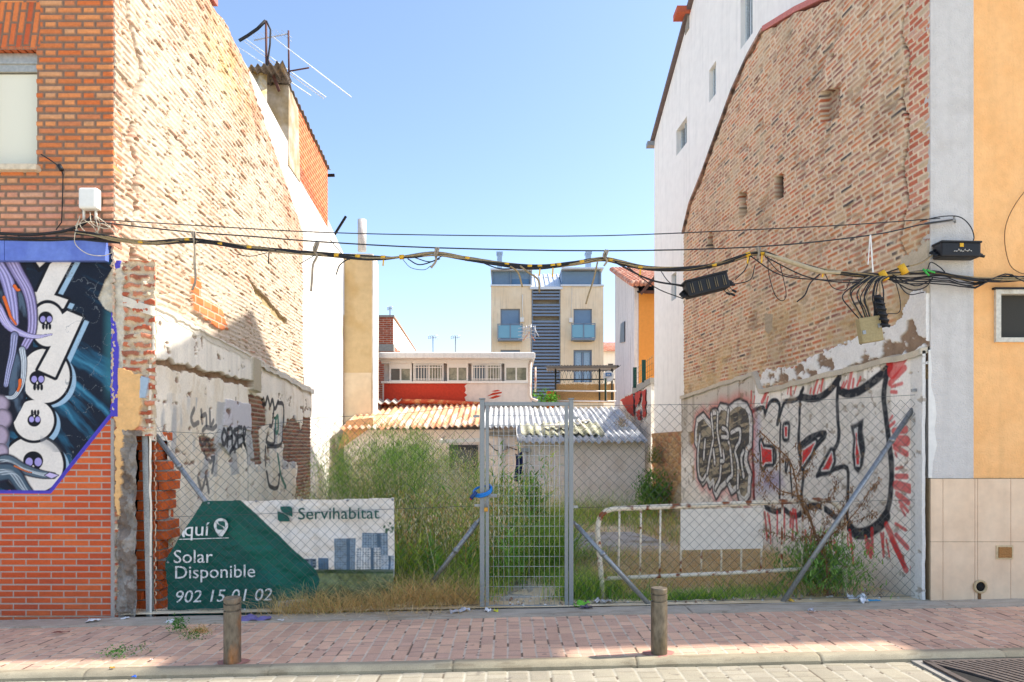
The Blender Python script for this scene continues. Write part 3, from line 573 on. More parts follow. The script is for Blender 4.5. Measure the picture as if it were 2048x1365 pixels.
RD = S(214, 58, 56); BKG = S(50, 52, 57)
def stroke(q, wd, c, soft=.018, f=1.): paint((1 - sst(wd / 2 - soft * .3, wd / 2 + soft, seg_dist(T, Z, q) + wr * .3)) * thin, c, f)
def fill(q, c, soft=.02, grow=0., f=1.):
    d = seg_dist(T, Z, q + [q[0]]); d = np.where(in_poly(T, Z, q), -d, d); paint((1 - sst(grow - soft, grow + soft, d + wr * .4)) * thin, c, f)
# big grey letters
body = [(5, 310), (70, 292), (75, 330), (105, 258), (140, 262), (215, 260), (262, 205), (330, 245), (420, 190), (450, 145), (450, 215), (545, 210), (640, 150), (705, 90), (682, 260), (715, 500), (715, 700), (690, 850), (620, 920), (540, 920), (440, 860), (380, 800), (290, 810), (210, 845), (130, 812), (75, 790), (18, 755)]
fill(trA(body), S(226, 219, 207), .05, 0, .75)
spots = sst(.52, .62, fbm(T * 9, Z * 9, 220)); paint(in_poly(T, Z, trA(body)) * spots, S(200, 194, 182), .5)
fill(trA([(15, 330), (50, 320), (60, 640), (150, 640), (150, 720), (25, 740)]), S(176, 170, 196), .08, 0, .55); fill(trA([(60, 600), (150, 610), (180, 690), (70, 690)]), S(146, 128, 170), .06, 0, .5)
for q, wd in (([(5, 312), (12, 520), (22, 755)], .10), ([(0, 318), (35, 300), (70, 294), (76, 330), (90, 285), (112, 256), (138, 262), (150, 295), (140, 375), (160, 300), (176, 262), (215, 258), (248, 240), (266, 195)], .075),
              ([(256, 215), (250, 300), (247, 500), (270, 610), (258, 755)], .07), ([(256, 238), (300, 247), (350, 240), (400, 205), (452, 140)], .12), ([(447, 140), (440, 260), (446, 440), (415, 520), (340, 636)], .075),
              ([(447, 205), (500, 222), (560, 205), (640, 150), (712, 84)], .13), ([(705, 90), (685, 180), (680, 280), (700, 420), (716, 560), (716, 700), (690, 850)], .10), ([(692, 840), (650, 890), (590, 925), (530, 925), (490, 880), (445, 862)], .17),
              ([(340, 636), (400, 612), (490, 600), (492, 760), (490, 850)], .07), ([(75, 770), (90, 800), (130, 818), (175, 810), (215, 840), (255, 830), (300, 790), (370, 800), (445, 860)], .10),
              ([(60, 460), (75, 495), (125, 500), (128, 565), (90, 575), (66, 610)], .09), ([(156, 370), (152, 560), (150, 755)], .05), ([(180, 560), (180, 620), (200, 560), (212, 755)], .05), ([(248, 490), (300, 445), (378, 424), (330, 490), (262, 600)], .10)):
    stroke(trA(spl(q, 4)), wd * .70, BKG)
for q in ([(55, 470), (66, 500), (112, 505), (112, 568), (78, 568), (62, 590)], [(178, 390), (190, 388), (188, 440), (177, 440)], [(264, 512), (326, 468), (304, 520), (264, 580)], [(362, 608), (410, 522), (415, 560), (396, 604)]):
    fill(trA(q), BKG, .02, .075); fill(trA(q), S(220, 218, 212), .012, .022); fill(trA(q), RD, .012, 0)
oo = [(508, 385), (535, 376), (572, 352), (566, 410), (580, 500), (572, 570), (545, 622), (525, 600), (516, 540), (522, 450)]; fill(trA(oo), BKG, .02, .01)
fill(trA([(524, 400), (545, 392), (543, 440), (556, 540), (552, 590), (532, 590), (526, 520), (532, 450)]), S(216, 212, 206), .01); fill(trA([(532, 420), (540, 420), (540, 470), (550, 540), (548, 580), (536, 580), (530, 530), (535, 470)]), RD, .01)
for x0, y0, x1, y1, wd in ((725, 105, 775, 30, .16), (705, 60, 740, 30, .08), (712, 168, 786, 92, .06), (720, 187, 772, 170, .03), (718, 212, 745, 214, .03), (500, 188, 516, 108, .05), (476, 188, 490, 160, .025), (522, 186, 526, 150, .03), (545, 180, 562, 140, .025), (465, 190, 475, 165, .02), (318, 218, 340, 148, .04), (355, 205, 366, 152, .035), (300, 220, 306, 196, .025), (338, 218, 350, 180, .02), (204, 226, 206, 182, .04), (188, 222, 192, 195, .02), (222, 220, 232, 186, .025), (62, 262, 84, 214, .07), (82, 290, 90, 240, .03), (4, 282, 8, 212, .04), (20, 270, 24, 236, .03), (708, 355, 720, 335, .02), (712, 384, 732, 366, .025), (732, 412, 788, 404, .065), (732, 456, 794, 462, .10), (736, 492, 794, 526, .055), (738, 522, 744, 540, .015), (740, 602, 770, 594, .02), (742, 640, 794, 641, .045), (742, 684, 808, 702, .09), (746, 728, 802, 772, .05), (760, 768, 800, 816, .03), (764, 792, 786, 836, .02), (740, 882, 784, 910, .03), (742, 938, 798, 1000, .05), (694, 888, 790, 1110, .07), (720, 960, 780, 1090, .06), (822, 1100, 834, 1185, .05), (842, 440, 846, 470, .03), (842, 690, 846, 740, .03)):
    stroke(trA([(x0, y0), (x1, y1)]), wd, RD, .015, .82)
rnd = random.Random(5)
for x0 in (78, 92, 100, 138, 168, 176, 205, 216, 226, 280, 292, 312, 322, 405, 416, 428, 492, 504, 512, 586, 600, 618, 664, 676, 692):
    y0 = 800 + rnd.random() * 40 if x0 < 250 else 900 + rnd.random() * 90; stroke(trA([(x0, y0), (x0 + rnd.uniform(-4, 14), y0 + rnd.uniform(70, 150))]), rnd.uniform(.02, .05), RD, .012, .85)
# silver and black bubble letters farther in
wob = [(210, 320), (155, 365), (140, 470), (142, 570), (166, 620), (160, 760), (168, 880), (205, 945), (245, 895), (270, 970), (300, 925), (305, 1000), (330, 1062), (372, 985), (432, 930), (470, 1022), (522, 985), (545, 1080), (590, 1105), (632, 1040), (640, 860), (602, 740), (612, 640), (642, 600), (646, 420), (640, 310), (605, 235), (545, 205), (500, 220), (450, 265), (420, 248), (372, 240), (345, 295), (320, 285), (285, 300), (290, 420)]
fill(trB(wob), S(206, 70, 60), .10, .16, .55); fill(trB(wob), BKG, .02, .075); fill(trB(wob), S(222, 219, 212), .02, .03); inn = trB(wob); di = seg_dist(T, Z, inn + [inn[0]]); inside = in_poly(T, Z, inn) & (di > .06)
paint(inside, S(166, 154, 130)); hatch = sst(.40, .50, fbm(T * 3.2 + Z * .8, Z * 24 + T * 3, 221)) * sst(.22, .42, fbm(T * 2.5, Z * 2.5, 222)); paint(inside * hatch, S(60, 60, 62), .85)
for q in ([(180, 500), (165, 700), (172, 860), (205, 910), (240, 850)], [(285, 310), (300, 520), (270, 700), (245, 850)], [(345, 300), (342, 480), (372, 700), (362, 890), (320, 990)], [(445, 280), (430, 480), (460, 640), (476, 850), (448, 890), (430, 920)], [(470, 480), (530, 450), (550, 470), (545, 560), (505, 650), (530, 760), (525, 980)], [(390, 440), (425, 460), (440, 520), (380, 520)], [(580, 650), (560, 720), (580, 880)], [(228, 550), (215, 720)], [(385, 640), (400, 730), (370, 740)], [(300, 640), (315, 760)]):
    stroke(trB(spl(q, 4)), .12, BKG, .02, .9); stroke(trB(spl(q, 4)), .05, S(222, 219, 212), .02)
for q in ([(78, 480), (120, 470), (130, 560), (100, 610), (82, 580)], [(105, 790), (130, 780), (128, 900), (112, 930)]): fill(trB(q), S(176, 140, 96), .03); off = np.where(in_poly(T, Z, trB(q)), -.03, off)
mould = sst(.55, .65, fbm(T * 6, Z * 8, 223)) * sst(1.0, .5, Z) * (T > 9.5); paint(mould, S(120, 116, 100), .6)
wm = sst(.60, .54, (T - 6.5) / .42 * .55 + w2 * .06 ); paint((T < 6.66 + w2 * .05), S(226, 222, 214)); off += (T < 6.66) * .004
chip = sst(.68, .73, fbm(T * 9, Z * 11, 224)); paint(chip, S(140, 122, 100), .6); off -= chip * .008
grid("plastered_storey", np.stack([WP.X(T) - off, T, Z], -1), col, M_wall, rw, skirt=(.03, 0, 0))
lg = MB()
A, B = np.meshgrid(np.linspace(6.5, 13.3, 240), np.linspace(-.03, .09, 8), indexing='ij'); zl = np.interp(A, [6.5, 9.9, 10.12, 13.3], [2.47, 2.37, 2.66, 2.54]) + (fbm(A * 3, A * 0, 211) - .5) * .04
grid("ledge", np.stack([WP.X(A) + B, A, zl + .012 + (B + .03) * .25 + (fbm(A * 7, B * 7, 225) - .5) * .03], -1), np.broadcast_to(S(206, 194, 172), A.shape + (3,)) * (.8 + .4 * fbm(A * 7, B * 20, 226))[..., None], M_wall, rw, skirt=(0, 0, -.06))
q = [(6.5, 6.36), (8.28, 7.0), (9.0, 7.29), (9.92, 7.60)]; cp = MB()
for (ta, za), (tb, zb) in zip(q[:-1], q[1:]): cp.prism([(WR.X(ta) - .03, ta, za), (WR.X(tb) - .03, tb, zb), (WR.X(tb) + .115, tb, zb), (WR.X(ta) + .115, ta, za)], (0, 0, .075))
cp.build("coping", bpy.data.materials["red_coping"], rw)
fl = MB(); q = rk[3:]
for i, ((ta, za), (tb, zb)) in enumerate(zip(q[:-1], q[1:])): fl.prism([(WR.X(ta) - .045, ta, za + .02), (WR.X(tb) - .045, tb, zb + .02), (WR.X(tb) + .11, tb, zb + .03), (WR.X(ta) + .11, ta, za + .03)], (0, 0, .05))
fl.build("flashing", mk("roofing_felt", S(92, 78, 70), .85, var=.4, scale=4, bump=.3, col2=S(176, 140, 120)), rw)
# ------------------------------------------------------------------ right corner: ochre house with grey pilaster, white gable behind
rh = thing("apartment_house", "apartment house with ochre front, grey pilaster, beige tiled plinth and tall white side wall", "house", (5, 6.5, 0))
M_ochre = mk("ochre_stucco", S(248, 190, 126), .9, var=.07, scale=2.5, bump=.5, bscale=55, col2=S(242, 180, 114), lo=.45, hi=.7, streak=.10)
M_grey = mk("grey_stucco", S(206, 201, 194), .9, var=.06, scale=3, bump=.6, bscale=60, streak=.10, col2=S(196, 190, 182), lo=.5, hi=.7)
M_gable = mk("white_render", S(244, 239, 230), .85, var=.05, scale=1.2, bump=.15, bscale=50, streak=.10)
zb = PZ(957, D0); xg = 4.02; xo = PX(1945, D0)
MB().box(xg, xo, 6.485, 6.68, zb, 10.0).build("pilaster", M_grey, rh)
b = MB(); b.prism([P(x, y, 6.483) for x, y in ((1857.2, 700), (1861, 700), (1864, 740), (1862, 770), (1870, 800), (1873, 830), (1869, 860), (1874, 890), (1866, 925), (1864, 956), (1857.2, 956))], (0, .004, 0)); b.build("whitewash", M_white, rh)
f_ = MB(); wx0, wx1, wz0, wz1 = PX(1992, D0), 5.35, PZ(681, D0), PZ(583, D0)
f_.box(xo + .0005, wx0, 6.50, 6.68, zb, 10.0); f_.box(wx1, 9.0, 6.50, 6.68, zb, 10.0); f_.box(wx0, wx1, 6.50, 6.68, zb, wz0); f_.box(wx0, wx1, 6.50, 6.68, wz1, 10.0)
f_.build("facade", M_ochre, rh)
wn = MB(); a, b_ = wx0 - .02, wx0 + .028; wn.box(a, b_, 6.47, 6.56, wz0 - .02, wz1 + .01); wn.box(b_, wx1, 6.47, 6.56, wz1 - .03, wz1 + .01); wn.box(b_, wx1, 6.47, 6.56, wz0 - .02, wz0 + .022)
win = wn.build("window", mk("old_white_frame", S(206, 200, 184), .7, var=.2, bump=.1, col2=S(150, 130, 100), lo=.6, hi=.75), rh)
MB().box(b_, wx1, 6.54, 6.555, wz0 + .02, wz1 - .03).build("mesh_screen", mk("dark_screen", S(58, 56, 50), .8, var=.35, scale=30, bump=.1), win)
MB().box(wx0 - .04, wx1, 6.46, 6.50, wz1 + .012, wz1 + .03).build("drip_edge", M_black, win)
tl = MB(); jx = [PX(v, D0) for v in (1857.6, 1882, 1945.6, 1951, 2017, 2083, 2149, 2215, 2281, 2347, 2413, 2479, 2545, 2611, 2677, 2743, 2809, 2875)]; jz = [PZ(v, D0) for v in (1240, 1206, 1083.3, 957.5)]
M_tile = mk("beige_tile", S(232, 203, 170), .45, var=.06, scale=3, bump=.04, col2=S(224, 192, 158), lo=.4, hi=.7, streak=.07)
for i in range(len(jx) - 1):
    for j in range(3): tl.box(jx[i] + .004 * 0 + .0022, jx[i + 1] - .0022, 6.470, 6.49, jz[j] + .0022, jz[j + 1] - .0022)
pl = tl.build("plinth", M_tile, rh)
MB().box(jx[0] + .003, 8.99, 6.476, 6.70, -.1, zb - .002).build("grout", mk("tile_grout", S(160, 136, 104), .9, bump=0), pl)
vx, vz = PX(2004, D0), PZ(1104, D0); v_ = MB(); v_.box(vx - .08, vx + .08, 6.462, 6.472, vz - .066, vz + .066); vt = v_.build("vent", mk("vent_frame", S(206, 182, 142), .6, bump=0), pl)
MB().box(vx - .062, vx + .062, 6.455, 6.4635, vz - .05, vz + .05).build("vent_grille", mk("rusty_grille", S(170, 120, 66), .8, var=.6, scale=60, bump=.8, bscale=90), vt)
dx, dz = PX(1955, D0), PZ(1172, D0); dp = MB()
ring = [(dx + math.cos(t) * .055, 6.46, dz + math.sin(t) * .055) for t in np.linspace(0, 2 * math.pi, 20)]
dp.tube(ring, .012, 6, cap=False); dr = dp.build("drain_spout", mk("cement_ring", S(196, 170, 130), .8), pl)
d2 = MB(); d2.tube([(dx, 6.472, dz), (dx, 6.462, dz)], .052, 20); d2.build("dark_drain_disc", M_dark, dr)  # flat dark disc, its colour stands for the unlit inside of the spout
MB().box(dx - .018, dx + .012, 6.4665, 6.4695, dz - .14, dz - .05).build("drain_stain", mk("rust_stain", S(120, 84, 52), .9, bump=0), pl)
# side wall of the tall house
WG = Wall(4.16, -.084)
def gt(t): return np.interp(t, [6.7, 11.2, 15.7], [9.8, 11.45, 8.62])
def side(mb, ts, zs, holes, dep=.13):
    for i in range(len(ts) - 1):
        for j in range(len(zs)):
            a, b = ts[i], ts[i + 1]; z0 = zs[j]; last = j == len(zs) - 1
            za, zb_ = (gt(a), gt(b)) if last else (zs[j + 1], zs[j + 1])
            if any(a >= h[0] - 1e-6 and b <= h[1] + 1e-6 and z0 >= h[2] - 1e-6 and not last and za <= h[3] + 1e-6 for h in holes): continue
            mb.add([(WG.X(a), a, z0), (WG.X(b), b, z0), (WG.X(b), b, zb_), (WG.X(a), a, za)], [(0, 1, 2, 3)])
    for a, b, z0, z1 in holes:
        xa, xb = WG.X(a), WG.X(b); e = Vector((dep, 0, 0))
        c = [Vector((xa, a, z0)), Vector((xb, b, z0)), Vector((xb, b, z1)), Vector((xa, a, z1))]
        for k in range(4): mb.add([c[k], c[(k + 1) % 4], c[(k + 1) % 4] + e, c[k] + e], [(0, 1, 2, 3)])
g = MB(); H1 = [(10.62, 11.06, 8.0, 8.9)]; H2 = [(12.08, 12.40, 7.82, 8.40), (13.57, 14.20, 7.62, 8.14), (14.20, 14.52, 4.66, 5.22)]
side(g, [6.7, 10.62, 11.06, 11.8], [-.3, 8.0, 8.9], H1); side(g, [11.8, 12.08, 12.40, 13.30, 13.57, 14.20, 14.52, 15.7], [1.88, 4.66, 5.22, 7.62, 7.82, 8.14, 8.40], H2)
g.box(WG.X(15.7), 9, 15.70, 15.75, -.3, 8.6)
gw = g.build("gable_wall", M_gable, rh)
M_gl = mk("dull_glass", S(64, 76, 82), .45, 0, var=.15, scale=3, bump=0); M_fr = mk("pale_frame", S(196, 204, 206), .5, bump=0)
for a, b, z0, z1 in (H1[0], H2[0], H2[1], H2[2]):
    x = WG.X(a) + .085; k = MB(); k.bar((x - .02, a + .03, z0), (x - .02, a + .03, z1), .05, .05); k.bar((x - .02, b - .03, z0), (x - .02, b - .03, z1), .05, .05); k.bar((x - .02, (a + b) / 2, z0), (x - .02, (a + b) / 2, z1), .04, .04); k.bar((x - .02, a, z0 + .02), (x - .02, b, z0 + .02), .05, .05)
    wv = k.build("window", M_fr, gw); MB().box(x + .012, x + .03, a, b, z0, z1).build("pane", M_gl, wv)
rb2_ = MB(); rb2_.add([(WG.X(13.3), 13.3, -.1), (WG.X(15.7), 15.7, -.1), (WG.X(15.7), 15.7, 1.9), (WG.X(13.3), 13.3, 1.9)], [(0, 1, 2, 3)])
tq = np.linspace(13.25, 15.75, 110); A, Zq = np.meshgrid(tq, np.linspace(-.1, 1.88, 130), indexing='ij'); wv1 = fbm(A * 5, Zq * 7, 230, 5)
ve, vc = voro(A * 6.5 + (wv1 - .5) * 1., Zq * 9 + (wv1 - .5) * 1., 231); mm_ = sst(.04, .22, ve)
cq = mix(np.broadcast_to(S(186, 158, 120), A.shape + (3,)), pick(vc, [S(190, 146, 100), S(170, 130, 92), S(200, 164, 120), S(180, 120, 84)]), mm_ * .8)
pq = in_poly(A, Zq, [(13.2, .1), (13.6, .3), (13.55, 1.0), (14.0, .75), (14.35, .1)]); cq = np.where(pq[..., None], S(180, 164, 140), cq)
grid("rubble_base", np.stack([WG.X(A) - .03 - (mm_ * .03) + (wv1 - .5) * .08, A, Zq], -1), cq, M_wall, rh, skirt=(.1, 0, 0))
rf = MB(); rf.prism([(WG.X(11.2) - .08, 11.2, 11.47), (WG.X(15.8) - .08, 15.8, 8.58), (WG.X(15.8) - .08, 15.8, 8.66), (WG.X(11.2) - .08, 11.2, 11.55), (WG.X(6.5) - .08, 6.2, 9.70), (WG.X(6.5) - .08, 6.2, 9.62)], (5.5, 0, 0))
M_rt = mk("dark_roof_edge", S(112, 96, 92), .8, bump=.2); rfo = rf.build("roof", M_rt, rh)
cq_ = MB(); a = 13.55; cq_.box(WG.X(a) - .25, WG.X(a) + .3, a - .2, a + .12, 10.08, 10.2); cq_.build("chimney_cap", mk("red_clay", S(190, 96, 66), .85, bump=.3), rfo); MB().box(WG.X(a) - .02, WG.X(a) + .3, a - .12, a + .1, 9.8, 10.08).build("chimney", M_concrete, rfo)
MB().box(WG.X(15.7) - .16, WG.X(15.7) + .3, 15.72, 15.9, 8.52, 8.62).build("gutter", M_galv, rfo)
up = MB(); up.box(9.0, 26, 6.5, 16, -.3, 12.75); up.build("unseen_shade_block", M_ochre, rh)  # out of view; added and sized to cast the pavement shadow
for xa, xb in ((9.0, 10.95), (14.4, 18.6)):
    b = MB(); b.box(xa, xb, 6.08, 6.5, 10.95, 11.1); b.box(xa, xb, 6.08, 6.16, 11.1, 12.0); b.box(xa, xa + .08, 6.16, 6.5, 11.1, 12.0); b.box(xb - .08, xb, 6.16, 6.5, 11.1, 12.0); b.build("balcony", M_grey, rh)  # unseen balconies, added so their shadows reach the kerb
# ------------------------------------------------------------------ white rendered house behind the left party wall
M_whitew = mk("rendered_wall", S(222, 218, 208), .85, var=.07, scale=1.5, bump=.25, bscale=30, streak=.22, col2=S(190, 182, 168), lo=.52, hi=.66)
M_beige = mk("beige_render", S(204, 180, 136), .9, var=.08, scale=1.4, bump=.2, bscale=30, col2=S(190, 160, 110), lo=.5, hi=.7)
M_rbrick = mk_brick("orange_brickwork", S(200, 92, 44), S(186, 78, 38), S(214, 160, 118), 'yz', .28, .085, .013)
M_rbrickf = mk_brick("red_brickwork", S(176, 88, 58), S(160, 78, 52), S(186, 160, 138), 'xz', .26, .075, .01)
wh = thing("rendered_house", "white rendered house behind the rubble wall with orange brick rooftop room and flue pipe", "house", (-4.5, 14, 0))
WW = Wall(-3.90, -.04)
b = MB(); pr = [(9.6, -.2), (18.2, -.2), (18.2, 6.72), (15.76, 7.08), (13.75, 7.27), (10.93, 7.5), (9.6, 7.5)]
b.prism([(WW.X(d), d, z) for d, z in pr], (-6, 0, 0)); b.build("wall", M_whitew, wh)
WW2 = Wall(-3.72, -.04)                        # thicker base next to the party wall
b = MB(); b.prism([(WW2.X(d), d, z) for d, z in [(13.43, -.2), (15.5, -.2), (15.5, 2.7), (13.43, 2.95)]], (-.17, 0, 0)); base_ = b.build("wall_base", M_whitew, wh)
b = MB(); b.box(PX(688, 18.2), PX(744, 18.2), 18.20, 18.8, -.2, 6.6); b.build("buttress", M_beige, wh)
b = MB(); b.box(PX(688, 18.2) - .02, PX(746, 18.2), 18.17, 18.85, 6.6, 6.72); b.box(PX(744.5, 18.2), PX(745.5, 18.2) + .02, 18.16, 18.9, -.2, 6.62); b.build("buttress_coping", M_whitew, wh)
b = MB(); b.box(PX(688.5, 18.2), PX(743, 18.2), 18.185, 18.199, .5, 3.55); b.build("lower_render", mk("pale_render", S(222, 206, 176), .9, var=.08, scale=1.2, col2=S(214, 196, 164)), wh)
b = MB(); b.tube([P(724, 503, 18.5), P(724, 440, 18.5)], .115, 14); b.build("flue_pipe", mk("flue_grey", S(196, 190, 182), .7), wh)
an = MB(); za, zb_ = 7.35, 8.45
an.prism([(WW.X(13.0) + .0, 13.0, 7.0), (WW.X(16.3) + .0, 16.3, 6.8), (WW.X(16.3), 16.3, 8.22), (WW.X(13.0), 13.0, 8.42)], (-2.6, 0, 0)); ann = an.build("rooftop_room", M_rbrick, wh)
b = MB(); b.prism([(WW.X(12.92) + .015, 12.92, 6.9), (WW.X(13.75) + .015, 13.75, 6.9), (WW.X(13.6) + .015, 13.6, 8.3), (WW.X(12.92) + .015, 12.92, 8.42)], (-2.7, 0, 0)); b.build("rendered_corner", mk("grey_beige_render", S(190, 176, 156), .9, var=.15, scale=3, bump=.2, col2=S(168, 146, 110)), ann)
def corrug(mb, p0, ux, uy, n, amp, th=.012, sub=8, rows=2, warp=0., seed=1):  # corrugated sheet: n waves along ux, ribs run along uy
    p0, ux, uy = Vector(p0), Vector(ux), Vector(uy); nn = ux.cross(uy).normalized(); q = n * sub; rd = random.Random(seed)
    ws = [[rd.uniform(-1, 1) * warp for _ in range(q + 1)] for _ in range(rows)]
    vs = []
    for s_ in (0, 1):
        for r in range(rows):
            for i in range(q + 1): vs.append(p0 + ux * (i / q) + uy * (r / (rows - 1)) + nn * (amp * math.cos(2 * math.pi * i / sub) - s_ * th + ws[r][i // sub * sub]))
    m = q + 1; f = []
    for r in range(rows - 1):
        for i in range(q):
            a = r * m + i; c = a + rows * m; f += [(a, a + 1, a + m + 1, a + m), (c, c + m, c + m + 1, c + 1)]
    for i in range(q):
        a = i; c = a + rows * m; f.append((a, c, c + 1, a + 1)); a = (rows - 1) * m + i; c = a + rows * m; f.append((a, a + 1, c + 1, c))
    mb.add(vs, f, True)
b = MB(); nn_ = 16
corrug(b, (WW.X(12.8) + .05, 12.7, 8.44), (-.14, 3.7, -.22), (-3.2, 0, .28), 16, .022, th=.008, warp=.012); b.build("corrugated_roof", mk("lichened_fibre_cement", S(120, 108, 96), .95, var=.3, scale=3, bump=.4, col2=S(176, 140, 70), lo=.55, hi=.7), ann)
b = MB(); corrug(b, (WW.X(12.4) - .25, 12.42, 7.0), (-.55, 0, 0), (.0, 0, 1.35), 3, .035); b.build("corrugated_cladding", mk("yellowed_sheet", S(196, 164, 104), .8, var=.2, col2=S(214, 200, 176)), ann)
b = MB(); b.bar((WW.X(16.4) - .1, 16.30, 8.05), (WW.X(16.4) + .16, 16.33, 8.07), .05, .06); b.build("beam_end", M_dark, ann); b = MB(); b.bar((WW.X(17.4) - .05, 17.3, 6.95), P(692, 433, 17.3), .05, .05); b.build("beam_end", M_dark, wh)
b = MB(); p0 = Vector(P(490, 131, 12.2)); corrug(b, p0, Vector(P(566, 126, 12.2)) - p0, Vector(P(584, 166, 12.95)) - Vector(P(566, 126, 12.2)), 6, .03, rows=3, warp=.02); b.build("porch_sheet", bpy.data.materials['lichened_fibre_cement'], ann)
# aerials on the rooftop room
M_rust = mk("rusty_mast", S(96, 62, 54), .7, .2, var=.3, scale=10, bump=.1)
M_alu = mk("aerial_aluminium", S(186, 188, 190), .45, .5, bump=0)
an = thing("television_aerial", "rusty double mast aerial with thick cable on the corrugated rooftop room", "aerial", P(545, 160, 12.6))
d = 12.6; b = MB(); b.tube([P(532, 42, d), P(533, 150, d)], .022, 8); b.bar(P(533, 115, d), P(558, 182, d), .05, .05); b.tube([P(577, 62, d + .3), P(578, 165, d + .3)], .018, 8); b.tube([P(578, 143, d + .3), P(618, 136, d + .2)], .014, 6); b.build("mast", M_rust, an)
b = MB(); b.tube([P(478, 82, d), P(495, 72, d), P(515, 58, d), P(531, 42, d)], .028, 8); b.tube([P(533, 43, d - .04), P(541, 60, d - .04), P(540, 90, d - .04), P(536, 118, d - .04), P(530, 152, d - .04)], .017, 7); b.build("feed_cable", M_cable, an)
b = MB(); b.tube([P(508, 81, d + .3), P(576, 68, d + .3)], .011, 6)
for i in range(9):
    x = 510 + i * 6; y = 81 - i * 1.15; c = Vector(P(x, y, d + .3)); b.tube([c + Vector((-.02, -.14, .03)), c + Vector((.02, .14, .05))], .004, 4)
for y0, y1 in ((60, 76), (66, 84)): b.tube([P(562, y0, d + .3), P(584, y1, d + .3)], .004, 4)
b.build("yagi", M_alu, an)
b = MB()
for p in (((545, 74), (703, 195)), ((488, 83), (648, 198)), ((492, 79), (652, 195)), ((478, 95), (622, 192))): b.tube([P(*p[0], d + .15), P(*p[1], d + .6)], .010, 5)
b.build("rod", mk("white_rod", S(232, 236, 240), .5, 0, bump=0), an)
# ------------------------------------------------------------------ red brick house beyond
bh = thing("brick_house", "small red brick house with white gable glimpsed beyond the beige buttress", "house", (-4.5, 24, 0))
d = 24; b = MB(); xr = PX(786, d); b.box(-9, xr, d, d + 6.5, -.3, PZ(690, d)); b.prism([(xr, d, PZ(690, d)), (xr, d, PZ(634, d)), (-9, d, PZ(634, d)), (-9, d, PZ(690, d))], (0, .2, 0)); b.build("wall", M_rbrickf, bh)
b = MB(); b.box(-9, xr + .03, d - .05, d + .25, PZ(703, d), PZ(689, d)); b.box(-9, xr + .05, d - .06, d + .3, PZ(635, d), PZ(631, d)); b.build("concrete_band", M_concrete, bh)
b = MB(); b.prism([(xr + .005, d + .05, PZ(689, d)), (PX(832, 30.2), 30.2, PZ(704, 30.2) - 1), (PX(832, 30.2), 30.2, PZ(704, 30.2)), (xr + .005, d + .05, PZ(636, d))], (-.15, 0, 0)); b.build("gable", M_white, bh)
b = MB(); b.prism([(xr + .05, d, PZ(635, d)), (PX(833, 30.4), 30.4, PZ(703, 30.4)), (PX(833, 30.4), 30.4, PZ(701.5, 30.4)), (xr + .05, d, PZ(631, d))], (-4, 0, 0)); b.build("roof", mk("tan_tile", S(176, 134, 100), .85), bh)
def small_aerial(x, y0, y1, d, label, w=9):
    t = thing("television_aerial", label, "aerial", P(x, y1, d), "small television aerials on the far roofs")
    b = MB(); b.tube([P(x, y1, d), P(x, y0, d)], .02, 6); b.build("mast", M_galv, t)
    b = MB(); s_ = d / F
    for k, yy in enumerate((y0 + 1, y0 + 5)):
        c = Vector(P(x, yy, d)); b.tube([c - Vector((w * s_, 0, 0)), c + Vector((w * s_, 0, .03))], .012, 4)
        for i in (-1, -.5, .5, 1): q = c + Vector((i * w * s_, 0, 0)); b.tube([q + Vector((0, 0, -2.6 * s_)), q + Vector((0, 0, 2.6 * s_))], .008, 4)
    b.build("yagi", M_alu, t)
small_aerial(780, 614, 632, 24.2, "tiny dark aerial on top of the small red brick house", 5)
small_aerial(866, 672, 706, 23, "thin aerial standing on the long white house roof, nearest the brick house")
small_aerial(911, 672, 706, 23, "thin aerial standing midway along the roof of the long white house")
# ------------------------------------------------------------------ long low house with the window band
lo_ = thing("long_house", "long low white house with a glazed window band over a red painted strip", "house", (-1.5, 19.5, 0))
d = 19.5; x0, x1 = PX(763, d), PX(1066, d); M_pink = mk("stained_white_render", S(222, 208, 196), .9, var=.07, scale=2, bump=.2, streak=.15)
b = MB(); b.box(x0 + .03, x1 - .03, d, d + 4.5, -.3, PZ(765, d)); b.box(x0 + .03, x1 - .03, d + .25, d + 4.5, PZ(765, d), PZ(722, d)); b.build("wall", M_pink, lo_)
M_pf = mk("white_joinery", S(226, 222, 214), .6, var=.05, bump=0)
b = MB(); b.box(x0 - .08, x1 + .05, d - .35, d + 5, PZ(720, d), PZ(709, d)); b.box(x0 - .02, x1 + .02, d - .2, d + 5, PZ(709, d), PZ(706.5, d)); b.build("roof", mk("white_roof_edge", S(216, 214, 208), .8, var=.1, streak=.2), lo_, bevel=.02)
b = MB(); b.box(x0, x1 - .06, d - .05, d + .26, PZ(767, d), PZ(763, d)); b.box(x0, x1 - .06, d + .0, d + .26, PZ(727, d), PZ(720, d)); b.build("sill", M_pf, lo_)
